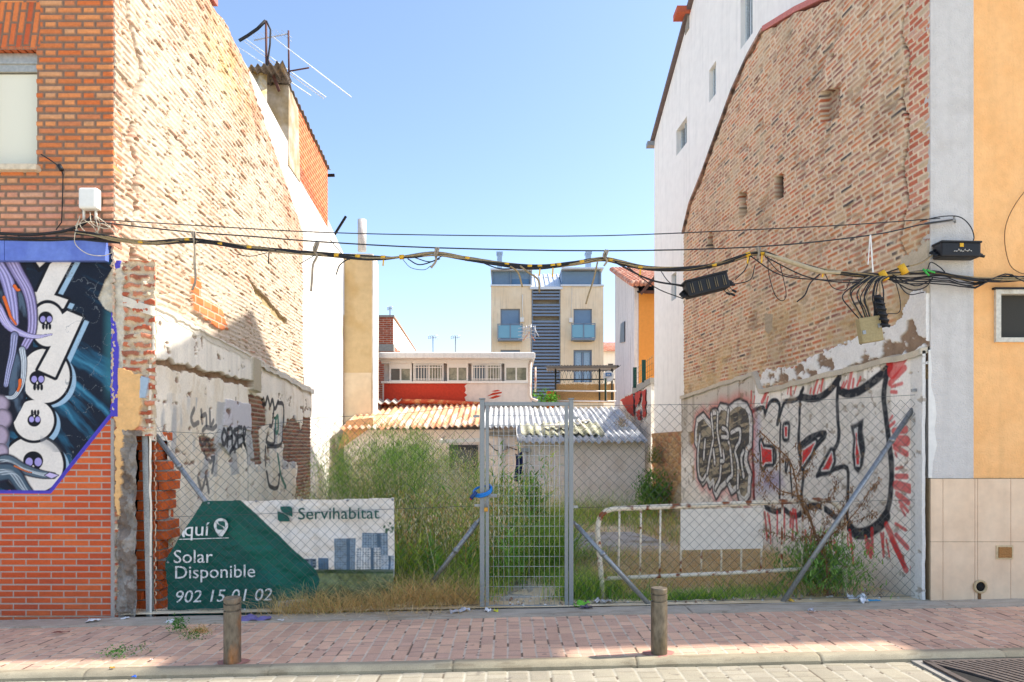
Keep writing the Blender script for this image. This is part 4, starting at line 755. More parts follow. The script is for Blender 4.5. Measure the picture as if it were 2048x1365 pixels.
def band_window(xa, xb, dark, grille, roll=.15):
    f = MB(); a, c = PX(xa, d), PX(xb, d); z0, z1 = PZ(763, d), PZ(727, d)
    f.box(a, a + .05, d + .04, d + .12, z0, z1); f.box(c - .05, c, d + .04, d + .12, z0, z1); f.box(a + .05, c - .05, d + .04, d + .12, z1 - roll, z1); f.box(a + .05, c - .05, d + .04, d + .12, z0, z0 + .035); m = (a + c) / 2; f.box(m - .022, m + .022, d + .05, d + .1, z0 + .035, z1 - roll)
    w_ = f.build("window", M_pf, lo_); MB().box(a + .05, m - .022, d + .07, d + .085, z0 + .03, z1 - roll).build("pane", dark, w_); MB().box(m + .022, c - .05, d + .07, d + .085, z0 + .03, z1 - roll).build("pane", M_gcurt, w_)
    if grille:
        g = MB(); n = max(6, int((xb - xa) / 5.2))
        for i in range(1, n): x = a + (c - a) * i / n; g.box(x - .009, x + .009, d - .03, d - .012, z0 + .02, z1 - .03)
        for z in (z0 + .06, z1 - .12): g.box(a, c, d - .035, d - .017, z - .01, z + .01)
        g.build("grille", M_pf, w_)
M_gd = mk_glass("dark_pane", S(66, 60, 56), .2); M_gcurt = mk("curtained_pane", S(150, 148, 128), .5, var=.2, scale=5, bump=0, col2=S(110, 112, 96)); M_gg = mk_glass("grey_pane", S(98, 104, 108), .2)
band_window(778, 823, M_gd, False); band_window(826, 887, M_gg, True, .06); band_window(894, 936, M_gcurt, False, .12); band_window(943, 1003, M_gg, True, .06); band_window(1009, 1056, M_gcurt, False, .12)
pn = MB(); xs = np.linspace(PX(768, d), PX(935, d), 40); up_ = [PZ(767.5, d)] * 40; dn = [PZ(808 + 3 * math.sin(i * .7) + (i > 12) * 1.0, d) for i in range(40)]
jl = [PX(768, d) + .04 * math.sin(i * 2.1) for i in range(9)]
pn.prism([(x, d - .004, z) for x, z in zip(xs, up_)] + [(PX(935, d) - abs(.09 * math.sin(i * 1.9)), d - .004, PZ(768 + i * 4.5, d)) for i in range(1, 9)] + [(x, d - .004, z) for x, z in list(zip(xs, dn))[::-1]], (0, .003, 0))
for pt in ([(974, 793), (986, 786), (1004, 784), (1003, 787), (990, 790)], [(978, 797), (992, 791), (1003, 792), (996, 795), (986, 798)], [(982, 783), (995, 780), (1001, 782), (990, 784)]): pn.prism([(PX(a, d), d - .004, PZ(c, d)) for a, c in pt], (0, .003, 0))
pn.build("painted_strip", mk("faded_red_paint", S(186, 62, 42), .9, var=.14, scale=3, bump=.15), lo_)
b = MB(); xp = PX(1061, d); b.tube([(xp, d - .08, PZ(722, d)), (xp - .03, d - .08, PZ(790, d)), (xp + .02, d - .1, PZ(799, d)), (xp + .2, d - .1, PZ(803, d))], .045, 8); b.tube([(xp + .14, d - .02, PZ(735, d)), (xp + .14, d - .02, PZ(785, d))], .03, 6); b.build("downpipe", mk("pipe_stained", S(206, 190, 176), .7, var=.2, col2=S(176, 110, 86), lo=.55, hi=.7), lo_)
# ------------------------------------------------------------------ corrugated shed across the back of the lot
shd = thing("shed", "low rendered shed across the lot under patched orange and grey corrugated roofing", "shed", (-.5, 16.5, 0))
M_shw = mk("pale_shed_render", S(248, 236, 224), .9, var=.08, scale=2.5, bump=.25, bscale=40, col2=S(232, 216, 200), lo=.5, hi=.75, streak=.12)
dl, dr_ = 16.9, 15.25
b = MB(); b.box(-4.05, PX(1036, dl) , dl, 19.4, -.2, 2.0); b.build("rear_wall", M_shw, shd)
b = MB(); b.box(PX(1040, dr_), PX(1290, dr_), dr_, 19.3, -.2, 1.68); b.build("front_wall", M_shw, shd)
M_orr = mk("orange_fibre_cement", S(214, 156, 116), .9, var=.16, scale=2.2, bump=.3, col2=S(222, 206, 186), lo=.46, hi=.62, stretch=(3, .5, 1))
M_grr = mk("grey_fibre_cement", S(178, 180, 182), .9, var=.18, scale=2.2, bump=.3, col2=S(208, 208, 204), lo=.42, hi=.6, stretch=(2.5, .5, 1))
M_red_e = mk("red_flashing", S(196, 84, 52), .85, var=.25, scale=6, bump=.2, col2=S(214, 150, 96), lo=.5, hi=.65)
b = MB(); xa, xb = PX(680, 16.5), PX(962, 16.5); corrug(b, (xa, 16.55, 2.0), (xb - xa, 0, .08), (0, 2.9, .76), 22, .03, rows=5, warp=.018, seed=4); rfl = b.build("roofing_sheet", M_orr, shd, label="orange washed corrugated roofing")
b = MB(); xa2, xb2 = PX(975, 16.5), PX(1060, 16.5); corrug(b, (xb + .03, 16.6, 2.06), (PX(1066, 16.5) - xb, 0, .0), (0, 2.85, .68), 9, .03, rows=4, warp=.012, seed=7); b.build("roofing_sheet", M_grr, shd)
b = MB(); xa3, xb3 = PX(1034, 14.95), PX(1296, 14.95); corrug(b, (xa3, 14.95, 1.68), (xb3 - xa3, 0, .0), (0, 4.4, 1.02), 20, .03, rows=6, warp=.02, seed=9); b.build("roofing_sheet", M_grr, shd, label="pale grey corrugated roofing, lowest eave")
b = MB(); corrug(b, (xa3 + .1, 15.5, 1.86), (1.9, .0, .0), (0, 1.3, .30), 10, .03, rows=3, warp=.03, seed=12); b.build("roof_patch", mk("mossy_sheet", S(196, 192, 170), .9, var=.25, col2=S(140, 140, 110)), shd)
b = MB(); b.box(PX(1112, 15.9), PX(1150, 15.9), 15.85, 16.2, 2.02, 2.07); b.bar((PX(1170, 15.9), 15.8, 2.0), (PX(1152, 16.8), 16.9, 2.3), .03, .03); b.bar((.9, 15.9, 2.06), (1.3, 16.2, 2.12), .2, .03); b.bar((1.7, 16.6, 2.18), (2.0, 16.8, 2.24), .18, .025); b.build("loose_board", mk("pale_board", S(206, 200, 188), .9, var=.2), shd)
b = MB(); b.tube([(PX(700, 19.2), 19.3, 2.80), (PX(790, 19.2), 19.28, 2.79), (PX(800, 19.2), 19.28, 2.86), (PX(860, 19.2), 19.28, 2.86), (PX(935, 19.2), 19.28, 2.8), (PX(962, 19.2), 19.28, 2.78)], .075, 6); b.build("flashing", M_red_e, rfl)
b = MB(); corrug(b, (PX(757, 19), 18.8, 2.78), (.62, 0, .02), (0, .45, .12), 3, .035); b.build("roof_patch", mk("grey_patch", S(186, 180, 168), .9, var=.2), shd)
b = MB(); b.prism([(x, 16.85, z) for x, z in ((PX(676, 16.8), 1.55), (PX(692, 16.8), 2.22), (PX(745, 16.8), 2.3), (PX(745, 16.8), 2.1), (PX(676, 16.8), 1.5))], (0, .1, 0)); b.build("patched_render", mk("ochre_patch", S(214, 168, 122), .9), shd)
xd0, xd1 = PX(903, dl), PX(952, dl); b = MB(); b.box(xd0 - .05, xd1 + .05, dl - .04, dl + .02, -.1, 1.62); dr2 = b.build("door", mk("dark_door_frame", S(64, 66, 68), .7), shd)
b = MB(); corrug(b, (xd0 + .06, dl - .06, .0), (xd1 - xd0 - .12, 0, 0), (0, 0, 1.5), 6, .014); b.build("door_leaf", mk("grey_door", S(120, 120, 118), .6, .2, var=.15), dr2)
b = MB(); b.tube([((xd0 + xd1) / 2, dl - .08, 1.1), ((xd0 + xd1) / 2, dl - .12, 1.1)], .06, 10); b.build("door_knocker", M_dark, dr2)
b = MB(); b.bar((xd0 - .25, dl - .55, 1.70), (xd1 + .12, dl - .55, 1.74), .05, .09); b.bar((xd0 - .2, dl - .55, 1.72), (xd0 - .2, dl, 1.8), .05, .05); b.build("awning_rail", M_white, shd)
b = MB(); b.box(PX(978, dl), PX(1034, dl), dl - .08, dl, 1.84, 1.93); b.build("lintel", M_concrete, shd)
b = MB(); xq = PX(1001, dl); b.tube([(xq, dl - .07, 1.8), (xq, dl - .07, -.1)], .055, 10); b.build("downpipe", M_white, shd); b = MB(); xq = PX(1049, dr_); b.tube([(xq, dr_ - .07, 1.45), (xq, dr_ - .07, .9)], .05, 10); b.tube([(xq - .02, dr_ - .1, 1.6), (xq - .12, dr_ - .12, 1.85)], .04, 8); b.build("downpipe", M_white, shd)
b = MB(); b.lathe((PX(1010, dl), dl - .1, 1.56), [(.001, -.06), (.07, -.06), (.07, .06), (.001, .06)], 10); b.build("meter", M_galv, shd); b = MB(); b.box(PX(1042, dr_), PX(1060, dr_), dr_ - .14, dr_ - .02, 1.46, 1.54); b.build("meter_box", M_galv, shd)
b = MB(); b.tube([(PX(978, dl), dl - .03, 1.66), (PX(990, dl), dl - .04, 1.5), (PX(1000, dl), dl - .05, 1.46), (PX(1020, dl), dl - .04, 1.56), (PX(1034, dl), dl - .04, 1.5)], .012, 5); b.build("loose_wire", M_cable, shd)
clo = MB(); A, B = np.meshgrid(np.linspace(0, 1, 14), np.linspace(0, 1, 20), indexing='ij'); xs0, xs1 = PX(1030, dr_ - .2), PX(1044, dr_ - .2)
cl = np.stack([xs0 + (xs1 - xs0) * A + .02 * np.sin(B * 5), dr_ - .25 + .03 * np.sin(A * 12 + B * 3), 1.43 - .60 * B - .03 * np.sin(A * 5)], -1)
o = grid("hanging_cloth", cl, (1, 1, 1), mk("navy_cloth", S(28, 40, 84), .9, bump=.1), skirt=(0, .012, 0)); tag(o, "navy blue cloth hanging from a line beside the shed's pale wall", "cloth")
# ------------------------------------------------------------------ cream apartment block
ap = thing("apartment_block", "cream apartment block with blue shutters and a tall slatted stair screen", "apartment block", (4, 46, 0))
d = 46.; M_cream = mk("cream_panel", S(232, 214, 184), .85, var=.05, scale=.6, bump=.05, streak=.22, col2=S(224, 202, 168))
M_bshut = mk("blue_grey_shutter", S(112, 138, 162), .6, var=.07, scale=1, bump=.0); M_bglass = mk_glass("blue_glass", S(70, 108, 142), .12); M_slat = mk("blue_grey_slat", S(122, 136, 152), .55, .1, bump=0); M_zinc = mk("zinc_sheet", S(210, 214, 218), .45, .2, bump=0)
def X(p): return PX(p, d)
def ZZ(p): return PZ(p, d)
b = MB()
def wallrects(b, x0, x1, z0, z1, holes, y0, y1):
    xs = sorted({x0, x1, *[h[0] for h in holes], *[h[1] for h in holes]}); zs = sorted({z0, z1, *[h[2] for h in holes], *[h[3] for h in holes]})
    for i in range(len(xs) - 1):
        for j in range(len(zs) - 1):
            if not any(xs[i] >= h[0] - 1e-6 and xs[i + 1] <= h[1] + 1e-6 and zs[j] >= h[2] - 1e-6 and zs[j + 1] <= h[3] + 1e-6 for h in holes): b.box(xs[i], xs[i + 1], y0, y1, zs[j], zs[j + 1])
ho = [(X(1001), X(1040), ZZ(684), ZZ(618)), (X(1001), X(1040), ZZ(765), ZZ(700))]; wallrects(b, X(982), X(1063), -1, ZZ(570), ho, d, d + .4)
ho2 = [(X(1147), X(1184), ZZ(684), ZZ(618)), (X(1147), X(1184), ZZ(765), ZZ(700))]; wallrects(b, X(1121), X(1207), -1, ZZ(570), ho2, d, d + .4)
b.box(X(982) + .02, X(1207) - .02, d + .4, d + 9, -1, ZZ(570)); b.build("wall", M_cream, ap)
def balcony(xa, xb, y0, y1):
    f = MB(); f.box(X(xa - 5), X(xb + 4), d - .55, d - .01, ZZ(y1 + 3), ZZ(y1 - 1)); f.box(X(xa - 5), X(xb + 4), d - .58, d - .52, ZZ(y0 + 1.5), ZZ(y0))
    for q in (xa - 5, (xa + xb) / 2, xb + 4): f.box(X(q) - .03, X(q) + .03, d - .58, d - .52, ZZ(y1), ZZ(y0))
    o = f.build("balcony", M_slat, ap); MB().box(X(xa - 4), X(xb + 3), d - .545, d - .525, ZZ(y1 - 2), ZZ(y0 + 3)).build("glass_panel", mk_glass("balcony_glass", S(110, 160, 180), .1), o)
for i, (xa, xb, z0, z1) in enumerate(((1001, 1040, 684, 618), (1001, 1040, 765, 700), (1147, 1184, 684, 618), (1147, 1184, 765, 700))):
    f = MB(); f.box(X(xa), X(xa) + .09, d + .12, d + .25, ZZ(z0), ZZ(z1)); f.box(X(xb) - .09, X(xb), d + .12, d + .25, ZZ(z0), ZZ(z1)); f.box(X(xa) + .09, X(xb) - .09, d + .12, d + .25, ZZ(z1) - .1, ZZ(z1)); m = X((xa + xb) / 2); f.box(m - .05, m + .05, d + .14, d + .25, ZZ(z0), ZZ(z1) - .1); w_ = f.build("window", M_slat, ap)
    sh_ = z1 + (34 if i in (0, 2) else 4)
    MB().box(X(xa) + .09, X(xb) - .09, d + .10, d + .135, ZZ(sh_), ZZ(z1) - .1).build("shutter", M_bshut, w_); MB().box(X(xa) + .09, X(xb) - .09, d + .2, d + .22, ZZ(z0), ZZ(sh_)).build("pane", M_bglass, w_)
balcony(1001, 1040, 651, 681); balcony(1147, 1184, 650, 680)
cu = MB(); cu.box(X(1151), X(1163), d + .185, d + .195, ZZ(764), ZZ(703)); cu.box(X(1168), X(1180), d + .185, d + .195, ZZ(764), ZZ(703)); cu.build("lace_curtain", mk("lace", S(150, 176, 196), .9, var=.3, scale=8, bump=0), ap)
b = MB(); n = 36
for i in range(n):
    z = ZZ(578 + i * 6.6)
    if 603 < 578 + i * 6.6 < 608 or 629 < 578 + i * 6.6 < 648 and i % 2: continue
    b.prism([(X(1064), d + .10, z - .05), (X(1064), d, z - .05), (X(1064), d + .04, z + .085), (X(1064), d + .10, z + .085)], (X(1120) - X(1064), 0, 0))
b.box(X(1064), X(1066), d + .05, d + .12, ZZ(830), ZZ(578)); b.box(X(1118.5), X(1120.5), d + .05, d + .12, ZZ(830), ZZ(578)); b.build("slatted_screen", M_slat, ap)
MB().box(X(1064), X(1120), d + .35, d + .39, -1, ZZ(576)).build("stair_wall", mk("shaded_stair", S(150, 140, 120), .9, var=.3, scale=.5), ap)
b = MB(); b.box(X(982) + .1, X(1064), d + .3, d + 9, ZZ(570), ZZ(541)); b.box(X(1124), X(1205) - .1, d + .3, d + 9, ZZ(570), ZZ(541)); att = b.build("attic_storey", M_bshut, ap)
b = MB(); b.box(X(1024), X(1058), d + .26, d + .32, ZZ(569), ZZ(557)); b.build("window", M_bglass, att)
for xa_, xb_ in ((983, 985), (1020.5, 1022.5), (1060, 1063), (1200, 1203.5)): b = MB(); b.box(X(xa_), X(xb_), d + .2, d + .3, ZZ(569), ZZ(541)); b.build("mullion", M_slat, att)
b = MB(); b.box(X(981), X(1065), d - .15, d + 9, ZZ(541), ZZ(538)); b.box(X(1123), X(1207), d - .15, d + 9, ZZ(539), ZZ(536)); b.box(X(981), X(1062), d - .1, d + .3, ZZ(573), ZZ(570)); b.box(X(1121), X(1208), d - .1, d + .3, ZZ(573), ZZ(570)); b.build("eave", M_zinc, ap)
b = MB(); zr0, zr1 = ZZ(575), ZZ(523); b.add([(X(1062), d + .1, zr0), (X(1124), d + .1, zr0), (X(1124), d + 3.4, zr1), (X(1062), d + 3.4, zr1)], [(0, 1, 2, 3)])
b.add([(X(1015), d + 2.4, ZZ(538)), (X(1200), d + 2.4, ZZ(538)), (X(1196), d + 4, ZZ(521)), (X(1019), d + 4, ZZ(521))], [(0, 1, 2, 3)])
for i in range(7): x = X(1064 + i * 9.6); b.bar((x, d + .08, zr0 + .03), (x, d + 3.38, zr1 + .03), .06, .06)
for i in range(12): x = X(1022 + i * 15); b.bar((x, d + 2.38, ZZ(538) + .02), (x, d + 3.98, ZZ(521) + .02), .06, .06)
b.box(X(1060), X(1125), d - .1, d + .15, zr0 - .15, zr0 + .02); b.build("zinc_roof", M_zinc, ap)
b = MB()
for xc in (999, 1179): b.box(X(xc - 5), X(xc + 5), d + .5, d + 1, ZZ(541), ZZ(504)); b.box(X(xc - 6.5), X(xc + 6.5), d + .45, d + 1.05, ZZ(504), ZZ(499.5))
b.build("chimney", mk("zinc_flue", S(150, 172, 196), .6), ap)
b = MB(); b.box(X(1040), X(1048), d - .15, d - .02, ZZ(645), ZZ(636)); b.box(X(1138), X(1145), d - .15, d - .02, ZZ(646), ZZ(637)); b.tube([(X(1045), d - .04, ZZ(637)), (X(1045), d - .04, ZZ(590))], .025, 4); b.tube([(X(1143), d - .04, ZZ(637)), (X(1144), d - .04, ZZ(575)), (X(1200), d - .04, ZZ(574))], .025, 4); b.build("junction_box", M_white, ap)
# aerial in front of the block
an = thing("television_aerial", "grid panel aerial on a tall pole in front of the slatted stair screen", "aerial", P(1062, 706, 22))
d = 22; b = MB(); b.tube([P(1062, 706, d), P(1061, 650, d)], .02, 6); b.build("mast", M_galv, an); b = MB()
for dx in (-10, -5, 0, 5): b.tube([P(1058 + dx, 650 - dx * .3, d), P(1054 + dx, 678 + dx * .2, d)], .009, 4)
for y in (655, 662, 669, 676): b.tube([P(1036, y + 2, d), P(1072, y - 2, d)], .009, 4)
for q in ((1066, 1072), (1070, 1064)): b.tube([P(q[0], 652, d), P(q[1] + 6, 674, d)], .011, 4)
b.build("grid_reflector", M_alu, an); b = MB(); b.tube([P(1046, 682, d), P(1058, 665, d), P(1070, 682, d)], .014, 4); b.build("dipole", mk("orange_dipole", S(206, 140, 110), .6, bump=0), an)
# ------------------------------------------------------------------ terrace with reed screen
d = 20.5; tr = thing("terrace_canopy", "dark flat canopy on thin posts over a terrace with a reed screen", "canopy", P(1160, 800, 20.5))
b = MB(); b.bar(P(1094, 738, d), P(1232, 737, d), .5, .03); b.bar(P(1092, 734, d - .3), P(1234, 733, d - .3), .04, .06); can = b.build("roof", mk("canopy_sheet", S(112, 106, 98), .7), tr); b = MB(); corrug(b, Vector(P(1100, 731.5, d - .3)), Vector((2.1, 0, 0)), Vector((0, 1.6, .02)), 24, .02); b.build("corrugated_top", mk("dark_sheet", S(70, 70, 70), .8), can)
b = MB()
for x in (1111, 1199, 1224): b.tube([P(x, 805, d), P(x, 738, d)], .028, 6)
b.tube([P(1111, 760, d), P(1230, 759, d)], .022, 6); b.build("post", mk("dark_green_steel", S(36, 46, 46), .6), tr)
b = MB(); rnd = random.Random(8)
for i in range(150): x = 1112 + i * .78; b.tube([P(x, 806, d + .1), P(x + rnd.uniform(-.7, .7), 769 + rnd.uniform(-2, 1.5), d + .1)], .011, 4, cap=False)
b.build("reed_screen", mk("reed", S(196, 158, 106), .9, var=.3, scale=12, bump=0), tr)
b = MB(); b.tube([P(1108, 782, d - .1), P(1232, 783, d - .1)], .025, 6); b.tube([P(1108, 802, d - .1), P(1232, 803, d - .1)], .025, 6); b.tube([P(1212, 783, d - .1), P(1212, 804, d - .1)], .025, 6); b.build("railing", M_white, tr)
b = MB(); 
for i in range(14):
    b.tube([P(1112 + i * 8.5, 766, d - .05), P(1120 + i * 8.5, 742, d - .05)], .005, 3); b.tube([P(1120 + i * 8.5, 766, d - .05), P(1112 + i * 8.5, 742, d - .05)], .005, 3)
b.build("wire_netting", M_wire, tr)
b = MB(); b.box(-.2 + PX(1094, 20.3) + .2, PX(1108, 20.3), 20.2, 20.5, .5, PZ(783, 20.3)); tag(b.build("brick_pier", mk("hollow_orange_brick", S(206, 112, 56), .9, var=.2, scale=8, bump=.3)), "small orange brick pier at the corner of the terrace railing", "pier")
bb = thing("terrace_floor", "raised terrace slab of the neighbours behind the grey shed roof", "terrace", (3, 20, 0)); MB().box(.8, 5.2, 20.0, 25, -.3, 2.7).build("slab", M_shw, bb)
ds = thing("satellite_dish", "round white satellite dish on a green pole by the reed screen", "satellite dish", P(1218, 795, 20)); d = 20.
b = MB(); b.tube([P(1211, 802, d), P(1211, 757, d)], .03, 8); b.build("pole", mk("green_pole", S(40, 66, 52), .6), ds)
vs_ = []; n = 24; prof = [(0, .05), (.06, .045), (.11, .03), (.16, .0)]; cx, cy, cz = P(1217, 753, d)
for r, q in prof: vs_ += [(cx + r * math.cos(2 * math.pi * i / n), cy + q + .05 * 0, cz + r * math.sin(2 * math.pi * i / n)) for i in range(n)]
b = MB(); b.add(vs_, [(k * n + i, k * n + (i + 1) % n, (k + 1) * n + (i + 1) % n, (k + 1) * n + i) for k in range(3) for i in range(n)], True); dd = b.build("reflector", mk("dish_white", S(206, 208, 206), .5, bump=0), ds); so = dd.modifiers.new("solid", 'SOLIDIFY'); so.thickness = .008
tx_ = bpy.data.curves.new("t", 'FONT'); tx_.body = "VIA"; tx_.size = .075; tx_.extrude = .001; tx_.align_x = 'CENTER'
to = bpy.data.objects.new("t", tx_); C.objects.link(to); dg = bpy.context.evaluated_depsgraph_get(); me = bpy.data.meshes.new_from_object(to.evaluated_get(dg)); bpy.data.objects.remove(to)
me.transform(Matrix.Rotation(rad(90), 4, 'X')); me.transform(Matrix.Translation((cx, cy - .015, cz + .02))); link_mesh("lettering", me, M_white, ds)
MB().box(cx - .085, cx + .085, cy - .012, cy - .004, cz + .005, cz + .1).build("badge", mk("blue_badge", S(60, 110, 160), .6, bump=0), ds)
# ------------------------------------------------------------------ ochre house with tiled roof, right
oh = thing("ochre_house", "ochre fronted house with red clay tiles and a stained white side wall", "house", (4.5, 24, 0)); d = 24.
x0, x1 = PX(1268.5, d), PX(1312, d) + 3; zt = PZ(583, d)
MB().box(x0 + .16, x1, d, d + 5, 1, zt).build("wall", mk("deep_ochre", S(222, 150, 70), .9, var=.06, scale=2, bump=.15), oh)
xf = PX(1230, 28.8); sd_ = MB(); sd_.prism([(x0, d - .02, -.3), (xf, 28.8, -.3), (xf, 28.8, PZ(539, 28.8)), (x0, d - .02, PZ(577, d))], (.15, .02, 0)); sw = sd_.build("side_wall", mk("stained_white_wall", S(220, 214, 206), .9, var=.08, scale=1.5, bump=.2, streak=.45), oh)
wv = MB(); tq = .62; xm = lambda t: x0 + (xf - x0) * t; ym = lambda t: d - .02 + (28.8 - d) * t
wv.add([(xm(.42) - .02, ym(.42), PZ(684, ym(.42))), (xm(.66) - .02, ym(.66), PZ(686, ym(.66))), (xm(.60) - .02, ym(.60), PZ(648, ym(.60))), (xm(.42) - .02, ym(.42), PZ(643, ym(.42)))], [(0, 1, 2, 3)]); o = wv.build("window", mk_glass("slit_glass", S(84, 90, 98), .3), sw); so = o.modifiers.new("s", 'SOLIDIFY'); so.thickness = .03
M_clay = mk("clay_tile", S(194, 132, 108), .85, var=.3, scale=5, bump=.2, col2=S(222, 184, 160), lo=.5, hi=.65)
rt = MB(); n = 13
for i in range(n):
    fx = i / (n - 1); xa = x0 - .12 + (x1 - 1.9 - x0) * fx; xb = xf - .12 + (x1 - 1.9 - x0) * fx
    for k in range(12):
        t0, t1 = k / 12, (k + 1.12) / 12; pa = Vector((xa + (xb - xa) * t0, d - .35 + 5.3 * t0, zt + .2 + t0 * 1.9)); pb = Vector((xa + (xb - xa) * t1, d - .35 + 5.3 * t1, zt + .16 + t1 * 1.9)); rt.tube([pa, pb], [.115, .095], 8)
rt.build("roof", M_clay, oh)
MB().prism([(x0 + .1, d - .25, zt - .12), (x1, d - .25, zt - .12), (x1 - 1, d + 5, zt + 1.6), (xf + .1, d + 5, zt + 1.6)], (0, 0, .06)).build("roof_boards", M_dark, oh)
b = MB(); b.bar(P(1282, 588, d - .5), P(1312, 552, d - .5), .1, .1); b.bar((x0 + .3, d - .32, zt - .1), (x1, d - .32, zt - .1), .08, .1); b.build("gutter", mk("brown_gutter", S(92, 62, 50), .7), oh)
# yard wall in front of it with green posts
yw = thing("yard_wall", "low crumbling yard wall patched with red paint and topped by a green post fence", "wall", (4, 19, 0))
xa, da = PX(1240, 21), 21.; xb_, db = PX(1302, 16.2), 16.2
b = MB(); b.prism([(xa, da, -.2), (xb_, db, -.2), (xb_, db, PZ(760, db)), (PX(1268, 19), 19, PZ(780, 19)), (xa, da, PZ(800, da))], (.18, .1, 0)); b.build("wall", M_whitew, yw)
b = MB(); b.prism([(PX(1263, 19.0), 18.9, PZ(790, 18.9)), (xb_ - .03, db - .05, PZ(768, db)), (xb_ - .03, db - .05, PZ(756, db)), (PX(1263, 19.0), 18.9, PZ(775, 18.9))], (.25, .1, 0)); b.build("coping", M_concrete, yw)
def jag(pts, n=6, amp=1.5, seed=1):
    r_ = random.Random(seed); o = []
    for (ax, ay), (bx, by) in zip(pts, pts[1:] + pts[:1]):
        for i in range(n): t = i / n; o.append((ax + (bx - ax) * t + r_.uniform(-amp, amp), ay + (by - ay) * t + r_.uniform(-amp, amp)))
    return o
rp = MB(); ptsr = [(1242, 800), (1258, 792), (1268, 788), (1268, 834), (1258, 826)]
def onw(x, y):
    k = (x - VX) / F; s_ = (xb_ - xa) / (db - da); dd_ = (xa - s_ * da) / (k - s_); return (k * dd_ - .02, dd_ - .012, ZC - (y - VY) * dd_ / F)
for pr_ in (ptsr, [(1271, 786), (1283, 783), (1279, 806), (1274, 815), (1271, 812)], [(1273, 824), (1281, 820), (1282, 842), (1276, 840)], [(1285, 783), (1292, 780), (1292, 834), (1286, 838)]): rp.prism([onw(*q) for q in jag(pr_)], (.012, .008, 0))
rp.build("painted_patch", mk("old_red_paint", S(176, 62, 50), .9, var=.2, bump=.2), yw)
b = MB()
for x, y0, y1, dd_ in ((1270, 776, 735, 18.2), (1288, 765, 720, 17.0)): b.box(PX(x, dd_) - .045, PX(x, dd_) + .045, dd_, dd_ + .06, PZ(y0, dd_), PZ(y1, dd_))
b.build("fence_post", mk("green_post", S(26, 72, 62), .6), yw)
b = MB()
for k in range(12):
    t = k / 11; b.tube([P(1266 + 40 * t, 772 - 20 * t, 18.4 - 2.1 * t), P(1266 + 40 * t, 740 - 30 * t, 18.4 - 2.1 * t)], .004, 3)
for q in range(4): b.tube([P(1266, 770 - q * 9, 18.4), P(1306, 750 - q * 12, 16.3)], .004, 3)
b.build("wire_mesh", mk("green_wire", S(70, 96, 80), .6), yw)
# roofs far behind
fh = thing("tiled_house", "far house with red tiled roof between the apartment block and the ochre house", "house", (8.5, 55, 0)); d = 55.
MB().box(PX(1200, d), PX(1260, d), d, d + 8, -1, PZ(703, d)).build("wall", M_white, fh); b = MB()
for i in range(22): xx = PX(1200, d) + i * .1; b.tube([(xx, d - .3, PZ(703, d)), (xx, d + 4, PZ(686, d + 4))], .06, 5)
b.build("roof", M_clay, fh); b = MB(); b.box(PX(1216, d), PX(1226, d), d - .05, d + .02, PZ(748, d), PZ(728, d)); b.build("window", M_gd, fh)
# ------------------------------------------------------------------ chain link fence, gate
DF = 6.60
def chain(name, parent, x0, x1, zb, zt, warp, r=.0019, a=.097):
    n = int((x1 - x0) / (a / 2)); mb = MB(); V = []; Fc = []; ang = [(math.cos(t), math.sin(t)) for t in (0, 2.094, 4.189)]
    for i in range(n):
        xm_ = x0 + i * a / 2; k = int((zt(xm_) - zb(xm_)) / (a / 2)); pts = []
        for j in range(k + 1):
            x = x0 + (i + ((j + i) % 2)) * a / 2; z = zb(xm_) + j * a / 2; dx, dy, dz = warp(x, z); pts.append(Vector((x + dx, DF + dy + ((j + i) % 2) * .003, z + dz)))
        for p, q in zip(pts[:-1], pts[1:]):
            t = (q - p).normalized(); u = t.cross(Vector((0, 1, 0))).normalized(); w_ = Vector((0, 1, 0)); b = len(V)
            for e in (p, q): V += [tuple(e + (u * c + w_ * s_) * r) for c, s_ in ang]
            Fc += [(b, b + 1, b + 4, b + 3), (b + 1, b + 2, b + 5, b + 4), (b + 2, b, b + 3, b + 5)]
    return link_mesh(name, np_mesh(name, V, Fc, True), M_wire, parent)
fl_ = thing("chain_link_fence", "sagging chain link fence section between the mural house and the gate, behind it the banner", "fence", (PX(292, DF), DF, gz(PX(292, DF))))
xL, xG = PX(299, DF), PX(957, DF)
def wl(x, z):
    s_ = max(0, min(1, (PX(640, DF) - x) / 1.5)); h = z / 1.9
    return (.02 * math.sin(z * 5 + x * 4) * s_, -.04 * math.sin(x * 2.3) * h * s_ + .015 * math.sin(x * 7 + z * 5), -.16 * s_ * (1 - max(0, (PX(420, DF) - x) / .6)) * h + .05 * math.sin(x * 6.5) * s_ * h)
chain("wire_mesh", fl_, xL, xG, lambda x: gz(x) + .02, lambda x: gz(x) + 1.91, wl)
b = MB(); b.bar((PX(301, DF), DF, gz(xL) - .05), (PX(290, DF), DF + .01, PZ(823, DF)), .055, .05); b.build("post", M_galv, fl_)
def brace(name, par, p, q, r=.024): 
    b = MB(); b.tube([p, q], r, 10); p_, q_ = Vector(p), Vector(q); e = (q_ - p_).normalized(); b.tube([p_ - e * .05, p_ + e * .03], [.012, r * 1.05], 8); b.tube([p_ + e * .35, p_ + e * .39], r * 1.25, 10); b.build(name, M_galv, par)
brace("brace", fl_, (PX(305, DF), DF + .06, PZ(870, DF)), (PX(560, 6.95), 7.0, -.05))
brace("brace", fl_, (PX(954, DF), DF + .03, PZ(1046, DF)), (PX(836, 6.9), 6.9, 0))
def tension(par, pts):
    b = MB(); b.tube(pts, .0022, 4); b.build("tension_wire", M_wire, par)
